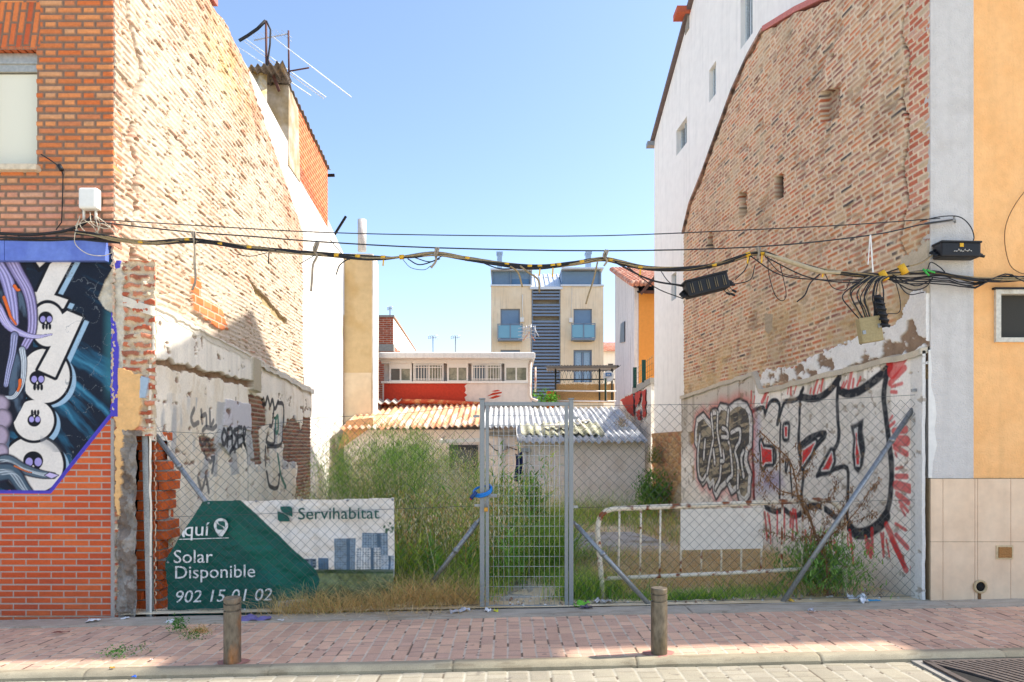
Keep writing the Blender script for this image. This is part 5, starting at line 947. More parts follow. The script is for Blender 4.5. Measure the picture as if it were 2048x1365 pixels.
tension(fl_, [P(x, y, DF - .004) for x, y in ((298, 862), (420, 868), (520, 852), (640, 836), (800, 828), (950, 812))]); tension(fl_, [P(298, 1036, DF - .006), P(700, 1022, DF - .006), P(957, 1012, DF - .006)]); tension(fl_, [P(300, 1222, DF - .004), P(957, 1210, DF - .004)])
fr_ = thing("chain_link_fence", "taut chain link fence section between the gate and the ochre house, before the graffiti", "fence", (PX(1840, DF), DF, gz(PX(1840, DF))))
xg1, xR = PX(1148, DF), PX(1838, DF)
def wr_(x, z): return (0, .02 * math.sin(x * 3.1) * z * .4, .012 * math.sin(x * 5))
chain("wire_mesh", fr_, xg1, xR, lambda x: gz(x) + .03, lambda x: gz(x) + 1.965, wr_)
b = MB(); b.bar((PX(1841, DF), DF, gz(xR) - .05), (PX(1841, DF), DF, PZ(776, DF)), .05, .05); b.bar((PX(1820, DF), DF - .02, PZ(782, DF)), (PX(1846, DF), DF - .02, PZ(779, DF)), .015, .03); b.build("post", M_galv, fr_)
brace("brace", fr_, (PX(1832, DF), DF + .05, PZ(818, DF)), (PX(1566, 6.55), 6.56, gz(2.65) + .0))
brace("brace", fr_, (PX(1154, DF), DF + .03, PZ(1052, DF)), (PX(1300, 6.55), 6.56, gz(1.37) + .0))
tension(fr_, [P(1148, 812, DF - .004), P(1500, 808, DF - .004), P(1838, 790, DF - .004)]); tension(fr_, [P(1148, 1016, DF - .004), P(1838, 1000, DF - .004)]); tension(fr_, [P(1148, 1208, DF - .004), P(1838, 1192, DF - .004)])
DG = 6.56
gt_ = thing("gate", "narrow grey steel gate of welded wire mesh between two square posts", "gate", (PX(1050, DG), DG, gz(PX(1050, DG))))
def vbar(b, xa, xb, ya, yb, y0=0., dp=.04): b.box(PX(xa, DG), PX(xb, DG), DG + y0, DG + y0 + dp, PZ(ya, DG), PZ(yb, DG))
for xa, xb in ((959.5, 969), (1138, 1147)):
    b = MB(); vbar(b, xa, xb, 1224, 799); b.box(PX(xa, DG) - .008, PX(xb, DG) + .008, DG - .008, DG + .048, PZ(799, DG), PZ(796.5, DG)); b.build("post", M_greysteel, gt_, bevel=.004)
b = MB(); vbar(b, 971, 978, 1217, 812, .005, .03); vbar(b, 1129.5, 1136.5, 1217, 812, .005, .03); vbar(b, 978.3, 1129.2, 1218, 1211.5, .006, .03); lf = b.build("leaf_frame", M_greysteel, gt_, bevel=.003)
b = MB(); vbar(b, 969.2, 1137.8, 812, 804.5, .003, .034); b.build("top_rail", M_greysteel, gt_, bevel=.003)
b = MB(); 
for i in range(1, 15): x = PX(977 + i * 10.17, DG); b.tube([(x, DG + .02, PZ(1213, DG)), (x, DG + .02, PZ(811, DG))], .0022, 5)
for i in range(1, 20): z = PZ(811 + i * 20.2, DG); b.tube([(PX(976, DG), DG + .025, z), (PX(1131, DG), DG + .025, z)], .0024, 5)
b.build("mesh_panel", mk("welded_mesh", S(186, 188, 184), .5, .3, bump=0), lf)
b = MB(); b.box(PX(976, DG), PX(994, DG), DG - .012, DG - .002, PZ(995, DG), PZ(988, DG)); b.tube([P(968, 992, DG - .012), P(990, 992, DG - .012)], .007, 8); b.build("latch", M_greysteel, lf)
for x, y in ((952, 833), (1150, 836), (955, 1011), (1149, 1014)):
    b = MB(); b.bar(P(x - 6, y, DG + .02), P(x + 7, y, DG + .02), .006, .025); b.build("lug", M_galv, gt_)
pk = thing("padlock", "small brass padlock hanging at the gate latch", "padlock", P(972, 1018, DG - .03))
b = MB(); b.box(PX(968.5, DG), PX(976, DG), DG - .04, DG - .02, PZ(1023, DG), PZ(1014.5, DG)); b.build("body", mk("brass", S(176, 132, 60), .35, .8, bump=0), pk, bevel=.003)
b = MB(); b.tube([P(970, 1015, DG - .03), P(970, 1004, DG - .03), P(972.2, 1001, DG - .03), P(974.5, 1004, DG - .03), P(974.5, 1015, DG - .03)], .0032, 6); b.build("shackle", M_galv, pk)
cl = thing("cable_lock", "bright blue coiled bicycle cable lock looped round the gate post", "lock", P(963, 985, DG))
b = MB(); pts = []
for i in range(34):
    t = i / 33 * 2 * math.pi * 1.6 + 3.6; pts.append((PX(965, DG) + .085 * math.cos(t), DG + .02 + .055 * math.sin(t), PZ(985, DG) + .040 * math.sin(t) + .014 * math.cos(t) + i * .0009))
b.tube(pts, .0125, 8); b.build("cable", mk("blue_sleeve", S(30, 120, 196), .35, var=.3, scale=60, bump=.3, bscale=200), cl)
b = MB(); b.tube([P(952, 984, DG - .06), P(947, 991, DG - .07), P(942, 998, DG - .075)], .019, 10); b.build("lock_barrel", mk("dark_blue_barrel", S(24, 60, 110), .4, bump=0), cl)
b = MB(); b.tube([P(942.5, 997.5, DG - .076), P(941.3, 999.5, DG - .078)], .0135, 10); b.build("key_cover", mk("red_cap", S(200, 40, 30), .5, bump=0), cl)
# ------------------------------------------------------------------ hollow brick pier by the left post
bp_ = thing("brick_pier", "ragged stack of orange hollow bricks mortared behind the left fence post", "pier", (PX(298, 6.75), 6.75, 0))
b = MB(); mbm = MB(); rnd = random.Random(3); z = -.05; row = 0; d = 6.72
while z < 1.66:
    h = .098; w0 = PX(268 + rnd.uniform(-6, 6) + (4 if row > 11 else 0), d); w1_ = PX(326 + rnd.uniform(-8, 9) - (14 if row > 13 else 0), d); sp = w0 + (w1_ - w0) * (.35 if row % 2 else .68)
    for a, c in ((w0, sp - .006), (sp + .006, w1_)): b.box(a, c, d + rnd.uniform(-.015, .02), d + .28, z, z + h - .014)
    mbm.box(w0 + .012, w1_ - .012, d + .012, d + .2, z + h - .014, z + h); z += h; row += 1
b.build("brickwork", mk("hollow_brick", S(206, 98, 44), .9, var=.2, scale=7, bump=.35, col2=S(176, 84, 46), lo=.5, hi=.7), bp_, bevel=.006); mbm.build("mortar", M_concrete, bp_)
# ------------------------------------------------------------------ for-sale banner
DB = 6.66
bn = thing("banner", "green and white estate agency banner tied behind the fence, its upper left corner folded back", "banner", P(560, 1232, DB))
sc = 4.267
def bq(x, y): return (320 + x / sc, 990 + y / sc)
U, V = np.meshgrid(np.linspace(330, 790, 330), np.linspace(1236, 994, 180), indexing='ij')
out = [bq(*p) for p in ((370, 58), (700, 50), (820, 56), (1210, 42), (1600, 40), (1997, 28), (1992, 1002), (1500, 1030), (75, 1042), (52, 600), (58, 545), (170, 370))]
col = np.broadcast_to(S(230, 220, 206), U.shape + (3,)) * (.95 + .1 * fbm(U / 40, V / 30, 301))[..., None]
st_ = sst(.55, .7, fbm(U / 12, V / 60, 302)); col = mix(col, np.broadcast_to(S(196, 188, 176), col.shape), st_ * .35)
def bfill(pts, c, f=1.):
    global col
    m = in_poly(U, V, [bq(*p) for p in pts]); col = mix(col, np.broadcast_to(c, col.shape), m * f)
# printed picture: meadow and towers
mead = in_poly(U, V, [bq(*p) for p in ((1300, 655), (1480, 640), (1700, 650), (1995, 655), (1995, 1010), (1250, 1030))]); mc_ = mix(np.broadcast_to(S(60, 80, 52), col.shape), np.broadcast_to(S(150, 156, 104), col.shape), fbm(U / 5, V / 7, 303)); col = np.where(mead[..., None], mc_ * (1 - .35 * sst(1165, 1215, V))[..., None], col)
def tower(x0, x1, y0, y1, c1, c2, nx_, ny_):
    global col
    m = in_poly(U, V, [bq(*p) for p in ((x0, y0), (x1, y0), (x1, y1), (x0, y1))]); a = (U - 320) * sc; e = (V - 990) * sc
    gx_ = np.abs(((a - x0) / (x1 - x0) * nx_) % 1 - .5) > .34; gy_ = np.abs(((e - y0) / (y1 - y0) * ny_) % 1 - .5) > .30; c = np.where((gx_ | gy_)[..., None], c1, c2); c = np.where(((a - x0) / (x1 - x0) > .58)[..., None] & ((a - x0) / (x1 - x0) < .72)[..., None], S(78, 100, 118), c); col = np.where(m[..., None], c, col)
tower(1490, 1668, 370, 650, S(136, 150, 158), S(92, 112, 128), 9, 18); tower(1722, 1945, 325, 520, S(148, 162, 170), S(88, 112, 132), 10, 13); tower(1676, 1885, 455, 645, S(210, 208, 202), S(112, 126, 134), 9, 12); tower(1886, 1995, 520, 640, S(176, 182, 186), S(140, 156, 166), 4, 5); tower(1350, 1440, 540, 640, S(90, 116, 136), S(64, 92, 116), 4, 6); tower(1225, 1335, 545, 625, S(120, 134, 140), S(56, 70, 80), 2, 3)
tr_ = sst(.45, .55, fbm(U / 4, V / 4, 304)) * (np.hypot((U - bq(1950, 0)[0]) / 11, (V - bq(0, 285)[1]) / 12) < 1); col = mix(col, np.broadcast_to(S(60, 96, 66), col.shape), tr_)
ght = sst(.4, .6, fbm(U / 8, V / 4, 305)); bfill([(1330, 640), (1995, 640), (1995, 672), (1330, 672)], S(56, 76, 48), .9)
GR = S(14, 86, 74); grn = in_poly(U, V, [bq(*p) for p in ((300, 0), (692, 30), (700, 50), (1330, 640), (1362, 730), (1330, 900), (1290, 1060), (0, 1080), (0, 0))]); gcol = np.broadcast_to(GR, col.shape) * (.85 + .3 * fbm(U / 60, V / 40, 306))[..., None]; lg_ = in_poly(U, V, [bq(*p) for p in ((520, 250), (620, 200), (1330, 720), (1362, 760), (1300, 1030), (1000, 800))]); gcol = mix(gcol, np.broadcast_to(S(16, 104, 84), col.shape), lg_ * .5); col = np.where(grn[..., None], gcol, col)
bfill([(1012, 905), (1250, 888), (1250, 945), (1016, 962)], S(206, 208, 205))
dust = sst(1190, 1235, V) * .35 * fbm(U / 20, V / 8, 307); col = mix(col, np.broadcast_to(S(60, 70, 66), col.shape), dust)
fold = (fbm(U / 60, V / 45, 308) - .5) * .13 + .008 * np.sin(U / 17) * sst(1060, 1000, V)
ins = in_poly(U, V, out)
bg = np.stack([PX(U, DB), DB + fold * .6, PZ(V, DB)], -1)
bo = grid("sheet", bg, col, mk("pvc_print", None, .55, attr=True, var=.03, scale=6, bump=.03, spec=.3), bn, hole=~ins)
def text_mesh(body, px0, px1, py0, py1, d, m, par, rot=0., name="lettering", shear=0.):
    cu = bpy.data.curves.new("t", 'FONT'); cu.body = body; cu.size = 1; cu.extrude = .002; cu.resolution_u = 3
    o = bpy.data.objects.new("t", cu); C.objects.link(o); dg = bpy.context.evaluated_depsgraph_get(); me = bpy.data.meshes.new_from_object(o.evaluated_get(dg)); bpy.data.objects.remove(o); bpy.data.curves.remove(cu)
    n = len(me.vertices); co = np.empty(n * 3, np.float32); me.vertices.foreach_get("co", co); co = co.reshape(-1, 3)
    co[:, 0] += shear * co[:, 1]
    lo, hi = co.min(0), co.max(0); x = (co[:, 0] - lo[0]) / (hi[0] - lo[0]); y = (co[:, 1] - lo[1]) / (hi[1] - lo[1])
    X_ = PX(px0 + (px1 - px0) * x, d); Z_ = PZ(py1 + (py0 - py1) * y + rot * (x - .5) * (px1 - px0), d)
    me.vertices.foreach_set("co", np.stack([X_, d - co[:, 2], Z_], -1).astype(np.float32).ravel()); me.update(); me.materials.clear()
    return link_mesh(name, me, m, par)
M_lw = mk("white_print", S(222, 220, 214), .6, bump=0, var=.05); M_lg = mk("green_print", S(16, 84, 74), .6, bump=0, var=.05)
DT = DB - .042
def bt(body, x0, x1, y0, y1, m, rot=0., shear=0.): a, c = bq(x0, y0), bq(x1, y1); return text_mesh(body, a[0], c[0], a[1], c[1], DT, m, bo, rot, "lettering", shear)
bt("Servihabitat", 1180, 1872, 108, 208, M_lg, -.012); bt("Solar", 118, 450, 470, 582, M_lw, -.01); bt("Disponible", 130, 812, 602, 745, M_lw, -.02); bt("902 15 01 02", 138, 955, 808, 912, M_lw, -.025, .18); bt("quí", 208, 424, 238, 388, M_lw, -.02, .05); bt("Ref. 60486018", 1022, 1244, 905, 948, mk("dark_print", S(60, 62, 64), .7, bump=0), -.06)
b = MB()
def flat(b, pts, m=None): b.prism([(*P(*bq(*p), DT),) for p in pts], (0, .003, 0))
flat(b, [(205, 300), (212, 362), (196, 362), (184, 338), (192, 318)]); flat(b, [(165, 377), (585, 365), (585, 371), (163, 384)]); b.build("lettering", M_lw, bo)
b = MB(); pin = [(520 + 61 * math.cos(t), 262 - 62 * math.sin(t)) for t in np.linspace(-.5, math.pi + .5, 20)] + [(478, 320), (505, 355), (532, 356), (560, 315)]; flat(b, pin); b.build("map_pin", M_lw, bo)
def slogo(cx, cy, s_, back): 
    b = MB()
    def fl2(pts): b.prism([(*P(*bq(cx + x * s_, cy + y * s_), DT - (.004 if back else 0)),) for x, y in pts], (0, .003, 0))
    fl2([(-.5, .5), (-.25, .5), (.55, .72)][:0] or [(-.62, -1), (.7, -1), (.95, -.75), (1, .42), (.75, .25), (.2, .05), (-.35, -.3), (-.6, -.62)])
    fl2([(.62, 1), (-.7, 1), (-.95, .75), (-1, -.42), (-.75, -.25), (-.2, -.05), (.35, .3), (.6, .62)]); return b
slogo(1066, 164, 64, False).build("logo", M_lg, bo); slogo(519, 262, 36, True).build("logo", M_lg, bo)
for x, y in ((415, 72), (820, 56), (1210, 44), (1600, 48), (1985, 42), (68, 576)):
    b = MB(); b.tube([P(*bq(x, y), DB - .02), P(*bq(x, y), DB - .028)], .012, 10); b.build("eyelet", M_galv, bo)
# ------------------------------------------------------------------ rusty crowd barrier
DC = 6.86
ba = thing("crowd_barrier", "rust flecked white crowd barrier with blank sign plate leaning behind the fence", "barrier", P(1440, 1195, DC))
M_rw = mk("rusty_white_paint", S(226, 212, 186), .6, .0, var=.15, scale=9, bump=.1, col2=S(140, 80, 44), lo=.56, hi=.63)
b = MB(); b.tube([P(*p, DC) for p in [(1206, 1204), (1203, 1160), (1197, 1090), (1195, 1062), (1197, 1044), (1203, 1030), (1213, 1022), (1228, 1018), (1400, 1011), (1560, 1004), (1640, 1000), (1658, 1001), (1672, 1008), (1682, 1020), (1687, 1036), (1688, 1060), (1689, 1120), (1689, 1196)]], .027, 10); b.build("frame", M_rw, ba)
b = MB(); b.tube([P(1203, 1158, DC), P(1450, 1147, DC), P(1689, 1134, DC)], .021, 8); b.build("lower_rail", M_rw, ba)
for x in (1239, 1282, 1321, 1363, 1404, 1444, 1484, 1524, 1565, 1606, 1646):
    f_ = (x - 1213) / 445; b = MB(); b.tube([P(x - 2, 1156 - f_ * 20, DC), P(x, 1017 - f_ * 16, DC)], .0115, 7); b.build("upright", M_rw, ba)
b = MB(); b.box(PX(1360, DC), PX(1524, DC), DC - .025, DC - .015, PZ(1100, DC), PZ(1019, DC)); o = b.build("sign_plate", mk("blank_plate", S(216, 206, 190), .65, var=.08, scale=3, bump=.03, col2=S(190, 160, 110), lo=.66, hi=.74), ba)
for v in o.data.vertices: v.co.z += .02 * (v.co.x - o.data.vertices[0].co.x)
# ------------------------------------------------------------------ bollards, grate
def bollard(px0, px1, pyt, pyb, label, m):
    pc = (px0 + px1) / 2; d = 5.0
    for _ in range(6): d = F * (ZC - gz(PX(pc, d)) + .0) / (pyb - VY)
    r = (px1 - px0) / 2 * d / F; h = (pyb - pyt) * d / F + .015; x = PX(pc, d); z0 = gz(x) - .01
    t = thing("bollard", label, "bollard", (x, d, z0), "bollards at the pavement edge")
    b = MB(); pr = [(r, -.03), (r, h * .80), (r * .82, h * .803), (r * .82, h * .828), (r, h * .831)]; b.lathe((x, d, z0), pr, 28); b.build("shaft", m, t)
    b = MB(); b.lathe((x, d, z0), [(r, h * .831), (r, h * .90), (r * .82, h * .903), (r * .82, h * .925), (r, h * .928), (r, h * .985), (r * .95, h * .998), (r * .5, h), (.001, h)], 28); b.build("cap", m, t)
    tq = np.linspace(0, 6.283, 24); pv = MB(); pv.add([(x + math.cos(q) * (r + .05 + .02 * math.sin(3 * q)), d + math.sin(q) * (r + .04), gz(x + math.cos(q) * .12) + .0035) for q in tq[:-1]], [tuple(range(23))]); pv.build("mortar_collar", mk("reddish_mortar", S(168, 120, 108), .9, var=.2), t)
bollard(448, 481.5, 1196, 1326, "rusty brown bollard standing before the green banner", mk("rusty_bollard", S(112, 102, 88), .45, .35, var=.4, scale=9, bump=.12, col2=S(150, 104, 66), lo=.5, hi=.66, stretch=(1, 1, .4)))
bollard(1302, 1334.5, 1177, 1308, "olive brown bollard standing right of the gate", mk("olive_bollard", S(118, 108, 92), .45, .35, var=.4, scale=9, bump=.12, col2=S(104, 92, 72), stretch=(1, 1, .4)))
gr = thing("drain_grate", "black slotted cast iron drain grate set in the road by the kerb", "drain", (3.4, 4.5, gz(3.4) - .05))
M_iron = mk("cast_iron", S(92, 84, 80), .6, .4, var=.3, bump=.2)
b = MB(); ax0, ax1, ay0, ay1 = PX(1848, 4.82), 4.3, 4.2, 4.82
def zr(x): return -.040 + SL * x
b.prism([(ax0 - .06, ay0, zr(ax0)), (ax1, ay0, zr(ax1)), (ax1, ay1 + .05, zr(ax1)), (ax0 - .06, ay1 + .05, zr(ax0))], (0, 0, -.06)); b.build("setting", M_concrete, gr)
b = MB(); b.add([(ax0, ay0, zr(ax0) + .003), (ax1, ay0, zr(ax1) + .003), (ax1, ay1, zr(ax1) + .003), (ax0, ay1, zr(ax0) + .003)], [(0, 1, 2, 3)]); b.build("shaft", M_dark, gr)  # flat dark sheet, its colour stands for the unlit depth below the bars
b = MB(); n = 26
for i in range(n):
    x = ax0 + .0 + i * .058; b.prism([(x + .30, ay0, 0), (x + .335, ay0, 0), (x + .16, (ay0 + ay1) / 2 + .08, 0), (x + .035, ay1 - .03, 0), (x, ay1 - .03, 0), (x + .125, (ay0 + ay1) / 2 + .08, 0)], (0, 0, .014))
b.box(ax0, ax1, ay1 - .035, ay1, 0, .014); b.box(ax0 - .01, ax0 + .03, ay0, ay1, 0, .014)
b.v = [(x, y, z + zr(x) + .004) for x, y, z in b.v]; b.build("bars", M_iron, gr)
# ------------------------------------------------------------------ telecom cables strung across the gap
DK = 6.40
rnd = random.Random(21)
cb = thing("cable_bundle", "sagging bundle of black and tan telecom cables taped together across the whole gap", "cables", P(1024, 520, DK))
trunk = spl([(150, 466), (190, 470), (228, 478), (300, 486), (386, 481), (500, 496), (632, 508), (750, 516), (812, 514), (872, 508), (935, 518), (1014, 530), (1080, 534), (1150, 527), (1211, 519), (1290, 536), (1370, 538), (1440, 528), (1515, 506), (1580, 524), (1660, 544), (1760, 552)], 6)
tail1 = spl([(1760, 552), (1800, 540), (1840, 530), (1866, 512)], 5); tail2 = spl([(1760, 552), (1812, 546), (1870, 546), (1925, 556), (1985, 560), (2060, 556)], 5)
def strand_pts(path, k, amp, d, fq=.012, sag=0.):
    ph = k * 1.9; out = []
    for i, (x, y) in enumerate(path):
        dy = amp * math.sin(x * fq * (1 + .13 * k) + ph); dz = amp * math.cos(x * fq * (1 + .09 * k) + ph * 1.3)
        out.append(P(x, y + dy + sag * (1 + math.sin(x * .009 + k)), d + dz / F * d))
    return out
for k in range(13):
    path = trunk + (tail1[1:] if k in (3, 7) else tail2[1:]) if k != 11 else trunk
    m = M_beigecable if k in (0, 2, 5, 7, 9) else M_cable
    MBk = MB(); MBk.tube(strand_pts(path, k, 3.4 if k else 1.5, DK, .012, .8 if k in (4, 8) else 0), .0105 if k == 0 else .0068, 6); MBk.build("cable", m, cb)
for k, pt in enumerate(([(0, 467), (60, 470), (120, 464), (150, 456), (170, 446), (185, 432)], [(0, 475), (70, 477), (130, 476), (190, 482), (240, 486)], [(0, 480), (100, 482), (180, 478), (225, 480)], [(0, 470), (90, 468), (150, 462), (200, 474), (260, 484)])):
    b = MB(); b.tube([P(x, y, 6.44) for x, y in spl(pt, 4)], (.013, .011, .007, .006)[k], 6); b.build("cable", M_cable, cb)
for k in range(5):                                # loose cables along the right houses
    o_ = k * 2.4; b = MB(); b.tube([P(x, y + rnd.uniform(-2, 2), 6.43 - k * .012) for x, y in spl([(1700 + k * 20, 548 + o_), (1800, 556 + o_), (1880, 552 + o_ * 1.6), (1950, 566 + o_), (2010, 556 - k * 2), (2060, 552 + k * 5)], 4)], .006, 5); b.build("cable", M_cable, cb)
def tapes(pts):
    for x, y, tl in pts:
        b = MB(); j = min(range(len(trunk)), key=lambda i: abs(trunk[i][0] - x)); a, c = trunk[max(j - 1, 0)], trunk[min(j + 1, len(trunk) - 1)]; t = Vector((c[0] - a[0], c[1] - a[1])).normalized(); yy = np.interp(x, [p[0] for p in trunk], [p[1] for p in trunk])
        b.tube([P(x - 5 * t.x, yy - 4 * t.y, DK), P(x + 4 * t.x, yy + 4 * t.y, DK)], .022, 10)
        if tl: b.bar(P(x, yy + 4, DK - .03), P(x - 1, yy + 4 + tl, DK - .03), .014, .003)
        b.build("tape", M_yellow, cb)
tapes([(283, 0, 0), (376, 0, 0), (442, 0, 0), (500, 0, 0), (674, 0, 0), (716, 0, 0), (767, 0, 12), (804, 0, 0), (935, 0, 0), (1014, 0, 0), (1060, 0, 0), (1080, 0, 14), (1106, 0, 18), (1118, 0, 0), (1164, 0, 0), (1221, 0, 0), (1281, 0, 12), (1428, 0, 0), (1496, 0, 14), (1524, 0, 16), (1646, 0, 10)])
for x, y in ((1806, 538), (1767, 551)):
    b = MB(); b.tube([P(x - 5, y - 8, DK - .02), P(x + 5, y + 10, DK - .02)], .034, 10); b.build("tape", M_yellow, cb)
M_tie = mk("weathered_strap", S(156, 142, 122), .9, var=.2, bump=.1)
for q in ([(386, 463), (388, 480), (390, 500), (389, 525), (391, 560), (384, 581)], [(633, 485), (627, 500), (634, 512), (626, 530), (624, 560), (622, 583)], [(873, 495), (870, 508), (872, 522), (862, 536)], [(1212, 500), (1207, 512), (1214, 522), (1208, 532)], [(1515, 494), (1518, 505), (1515, 517)]):
    b = MB(); b.tube([P(x, y, DK - .035) for x, y in spl(q, 4)], .0105, 6); b.tube([P(q[0][0] - 2, q[0][1] + 2, DK - .01), P(q[1][0] + 3, q[1][1] + 6, DK - .045), P(q[0][0] + 4, q[0][1] + 1, DK - .03)], .012, 6); b.build("tie", M_tie, cb)
def loop(pts, r=.005, m=M_cable, d=DK - .02): 
    b = MB(); b.tube([P(x, y, d + (rnd.random() - .5) * .01) for x, y in spl(pts, 6)], r, 5); b.build("loose_end", m, cb)
for pts, r in (([(470, 508), (500, 513), (535, 506)], .004), ([(538, 505), (537, 528)], .006), ([(600, 528), (628, 512)], .004), ([(672, 550), (680, 530), (700, 516)], .006), ([(660, 480), (690, 515), (700, 520)], .004), ([(806, 520), (822, 536), (848, 540), (862, 532)], .003), ([(815, 518), (840, 530), (880, 518)], .006), ([(830, 516), (860, 524), (885, 512)], .005), ([(960, 524), (1000, 538), (1040, 536)], .006),
               ([(1040, 532), (1056, 545), (1076, 560), (1079, 585)], .009), ([(1045, 575), (1036, 545), (1020, 533)], .009), ([(1195, 525), (1187, 560), (1177, 590), (1172, 608)], .008), ([(1230, 525), (1300, 560), (1366, 572)], .009), ([(1250, 530), (1310, 575), (1366, 598)], .005), ([(1320, 540), (1340, 566), (1370, 575)], .004), ([(1470, 560), (1490, 540), (1500, 515)], .005), ([(1462, 570), (1500, 560), (1510, 530)], .005), ([(1535, 510), (1538, 550), (1550, 590), (1565, 602), (1572, 585), (1560, 530)], .004), ([(1530, 512), (1560, 545), (1600, 555)], .004), ([(1650, 540), (1622, 565), (1610, 590), (1594, 604)], .007), ([(1650, 548), (1665, 575), (1690, 580), (1700, 560)], .004), ([(1790, 560), (1800, 600), (1798, 625), (1775, 628)], .004), ([(1855, 540), (1862, 525), (1880, 535), (1890, 545)], .005), ([(1500, 512), (1560, 550), (1640, 560), (1730, 560)], .006), ([(1530, 514), (1620, 556), (1720, 566), (1790, 556)], .006), ([(1780, 556), (1820, 580), (1850, 575), (1866, 555)], .006), ([(1785, 550), (1830, 572), (1862, 560)], .006), ([(1790, 556), (1815, 588), (1848, 585)], .005)):
    loop(pts, r, M_beigecable if pts[0][0] in (1040, 1195, 1045) else M_cable)
b = MB(); b.tube([P(x, y, DK - .03) for x, y in spl([(1530, 508), (1580, 524), (1640, 543), (1680, 546)], 5)], [.014] * 3 + [.024] * 8 + [.016] * 5, 8); b.build("sleeve", mk("tan_sleeve", S(176, 160, 130), .8, var=.15), cb)
b = MB(); b.bar(P(1741, 470, DK - .03), P(1746, 545, DK - .05), .012, .004); b.bar(P(1740, 472, DK - .03), P(1736, 530, DK - .05), .008, .004); b.build("tie", M_white, cb)
b = MB(); b.tube([P(1846, 538, DK - .05), P(1858, 552, DK - .06)], .009, 6); b.tube([P(1852, 540, DK - .05), P(1870, 546, DK - .06)], .008, 6); b.build("connector", mk("green_clip", S(60, 170, 70), .5, bump=0), cb)
for i in range(15):                               # drop cables bunched down to the two hanging boxes
    x0 = 1722 + i * 3; x1 = 1700 + i * 4.2 + rnd.uniform(-5, 5); b = MB(); b.tube([P(x, y, DK - .03 - i * .003) for x, y in spl([(x0 + 14, 553), (x0, 562), (x1 - 2 + (i - 8) * 1.2, 590 + rnd.uniform(-8, 8)), (x1 + 4, 618), (1726 + i * 2.1, 646)], 5)], .006, 5); b.build("drop_cable", M_beigecable if i % 4 == 1 else M_cable, cb)
for nm, lab, pts in (("support_wire", "upper thin steel wire stretched straight between the two house corners", [(205, 440), (420, 453), (640, 465), (900, 471), (1200, 472), (1500, 460), (1700, 450), (1840, 440), (1880, 437)]), ("support_wire", "lower steel wire carrying the strapped cable bundle", [(190, 444), (260, 452), (386, 465), (500, 473), (640, 484), (870, 496), (1210, 502), (1515, 494), (1740, 471), (1840, 450), (1905, 440)])):
    b = MB(); b.tube([P(x, y, DK + (.0 if 'upper' in lab else -.0)) for x, y in spl(pts, 4)], .005 if 'upper' in lab else .0065, 6); tag(b.build(nm, mk(nm + "_steel", S(58, 60, 62), .6, .3, bump=0)), lab, "wire", "wires across the gap")
b = MB(); b.tube([P(1850, 448, 6.43), P(1910, 440, 6.43)], .012, 6); b.tube([P(1908, 432, 6.43), P(1910, 446, 6.47)], .01, 6); tag(b.build("wire_anchor", M_galv), "galvanised wire anchor bolted to the grey pilaster", "anchor")
b = MB(); b.tube([P(x, y, 6.42) for x, y in spl([(1840, 443), (1880, 434), (1918, 434), (1940, 452), (1948, 475), (1942, 488)], 5)], .005, 5); tag(b.build("looped_wire", M_cable), "thin black wire looping from the anchor down to the wall mounted splice box", "wire")
b = MB(); b.tube([P(x, y, 6.47) for x, y in spl([(2060, 370), (2030, 410), (2012, 450), (2010, 490), (2020, 530), (2040, 546), (2060, 548)], 5)], .004, 5); tag(b.build("wall_wire", mk("brown_wire", S(120, 84, 50), .7, bump=0)), "thin brown wire curving down the ochre front above the small window", "wire")
# splice boxes
def obox(name, c, L_, H_, Dp, ang, m, par, bevel=.01):
    b = MB(); b.box(-L_ / 2, L_ / 2, -Dp / 2, Dp / 2, -H_ / 2, H_ / 2); R_ = Matrix.Rotation(ang, 4, 'Y'); b.v = [tuple(Vector(c) + R_ @ Vector(v)) for v in b.v]; return b.build(name, m, par, bevel=bevel)
def closure(c, L_, H_, ang, label, ribs, mud=False):
    t = thing("splice_box", label, "splice box", c); R_ = Matrix.Rotation(ang, 4, 'Y'); at = lambda x, y, z: tuple(Vector(c) + R_ @ Vector((x, y, z)))
    obox("body", c, L_, H_, .14, ang, M_black, t, .015); obox("lid_rim", at(0, 0, H_ * .5), L_ * 1.02, .018, .155, ang, M_black, t, .004)
    for i in range(ribs): x = -L_ * .38 + i * L_ * .76 / max(1, ribs - 1); b = MB(); b.tube([at(x - .009, -.073, -H_ * .3), at(x - .009, -.076, H_ * .3), at(x + .009, -.076, H_ * .3), at(x + .009, -.073, -H_ * .3)], .0035, 5); b.build("clip", mk("clip_tan", S(120, 108, 84), .6, bump=0) if 'clip_tan' not in bpy.data.materials else bpy.data.materials['clip_tan'], t)
    for sx in (-1, 1):
        for k in range(3): b = MB(); b.tube([at(sx * L_ * .48, -.03 + .03 * k, -H_ * .3 + k * .03), at(sx * (L_ * .5 + .05), -.04 + .03 * k, -H_ * .4 + k * .02)], .013, 7); b.build("port", M_black, t)
    return t, at
t, at = closure(P(1412, 572, 6.36), .40, .15, rad(-14), "ribbed black cable splice box hanging tilted under the bundle", 5)
for x, z in ((.20, -.13), (.16, -.11), (.22, -.10)): b = MB(); b.tube([at(x, -.02, z), at(x + .03, -.03, z - .03)], .011, 6); b.tube([at(x, -.02, z), at(x - .02, -.01, z + .05)], .003, 4); b.build("dust_cap", M_black, t)
t, at = closure(P(1913, 503, 6.40), .37, .14, rad(1), "muddy black splice box fixed to the ochre wall corner with pale scrawl and yellow sticker", 0)
b = MB(); c = at(.0, -.071, .035); b.box(c[0] - .016, c[0] + .018, c[1] - .003, c[1], c[2] - .014, c[2] + .02); b.build("sticker", M_yellow, t)
b = MB(); rnd2 = random.Random(4)
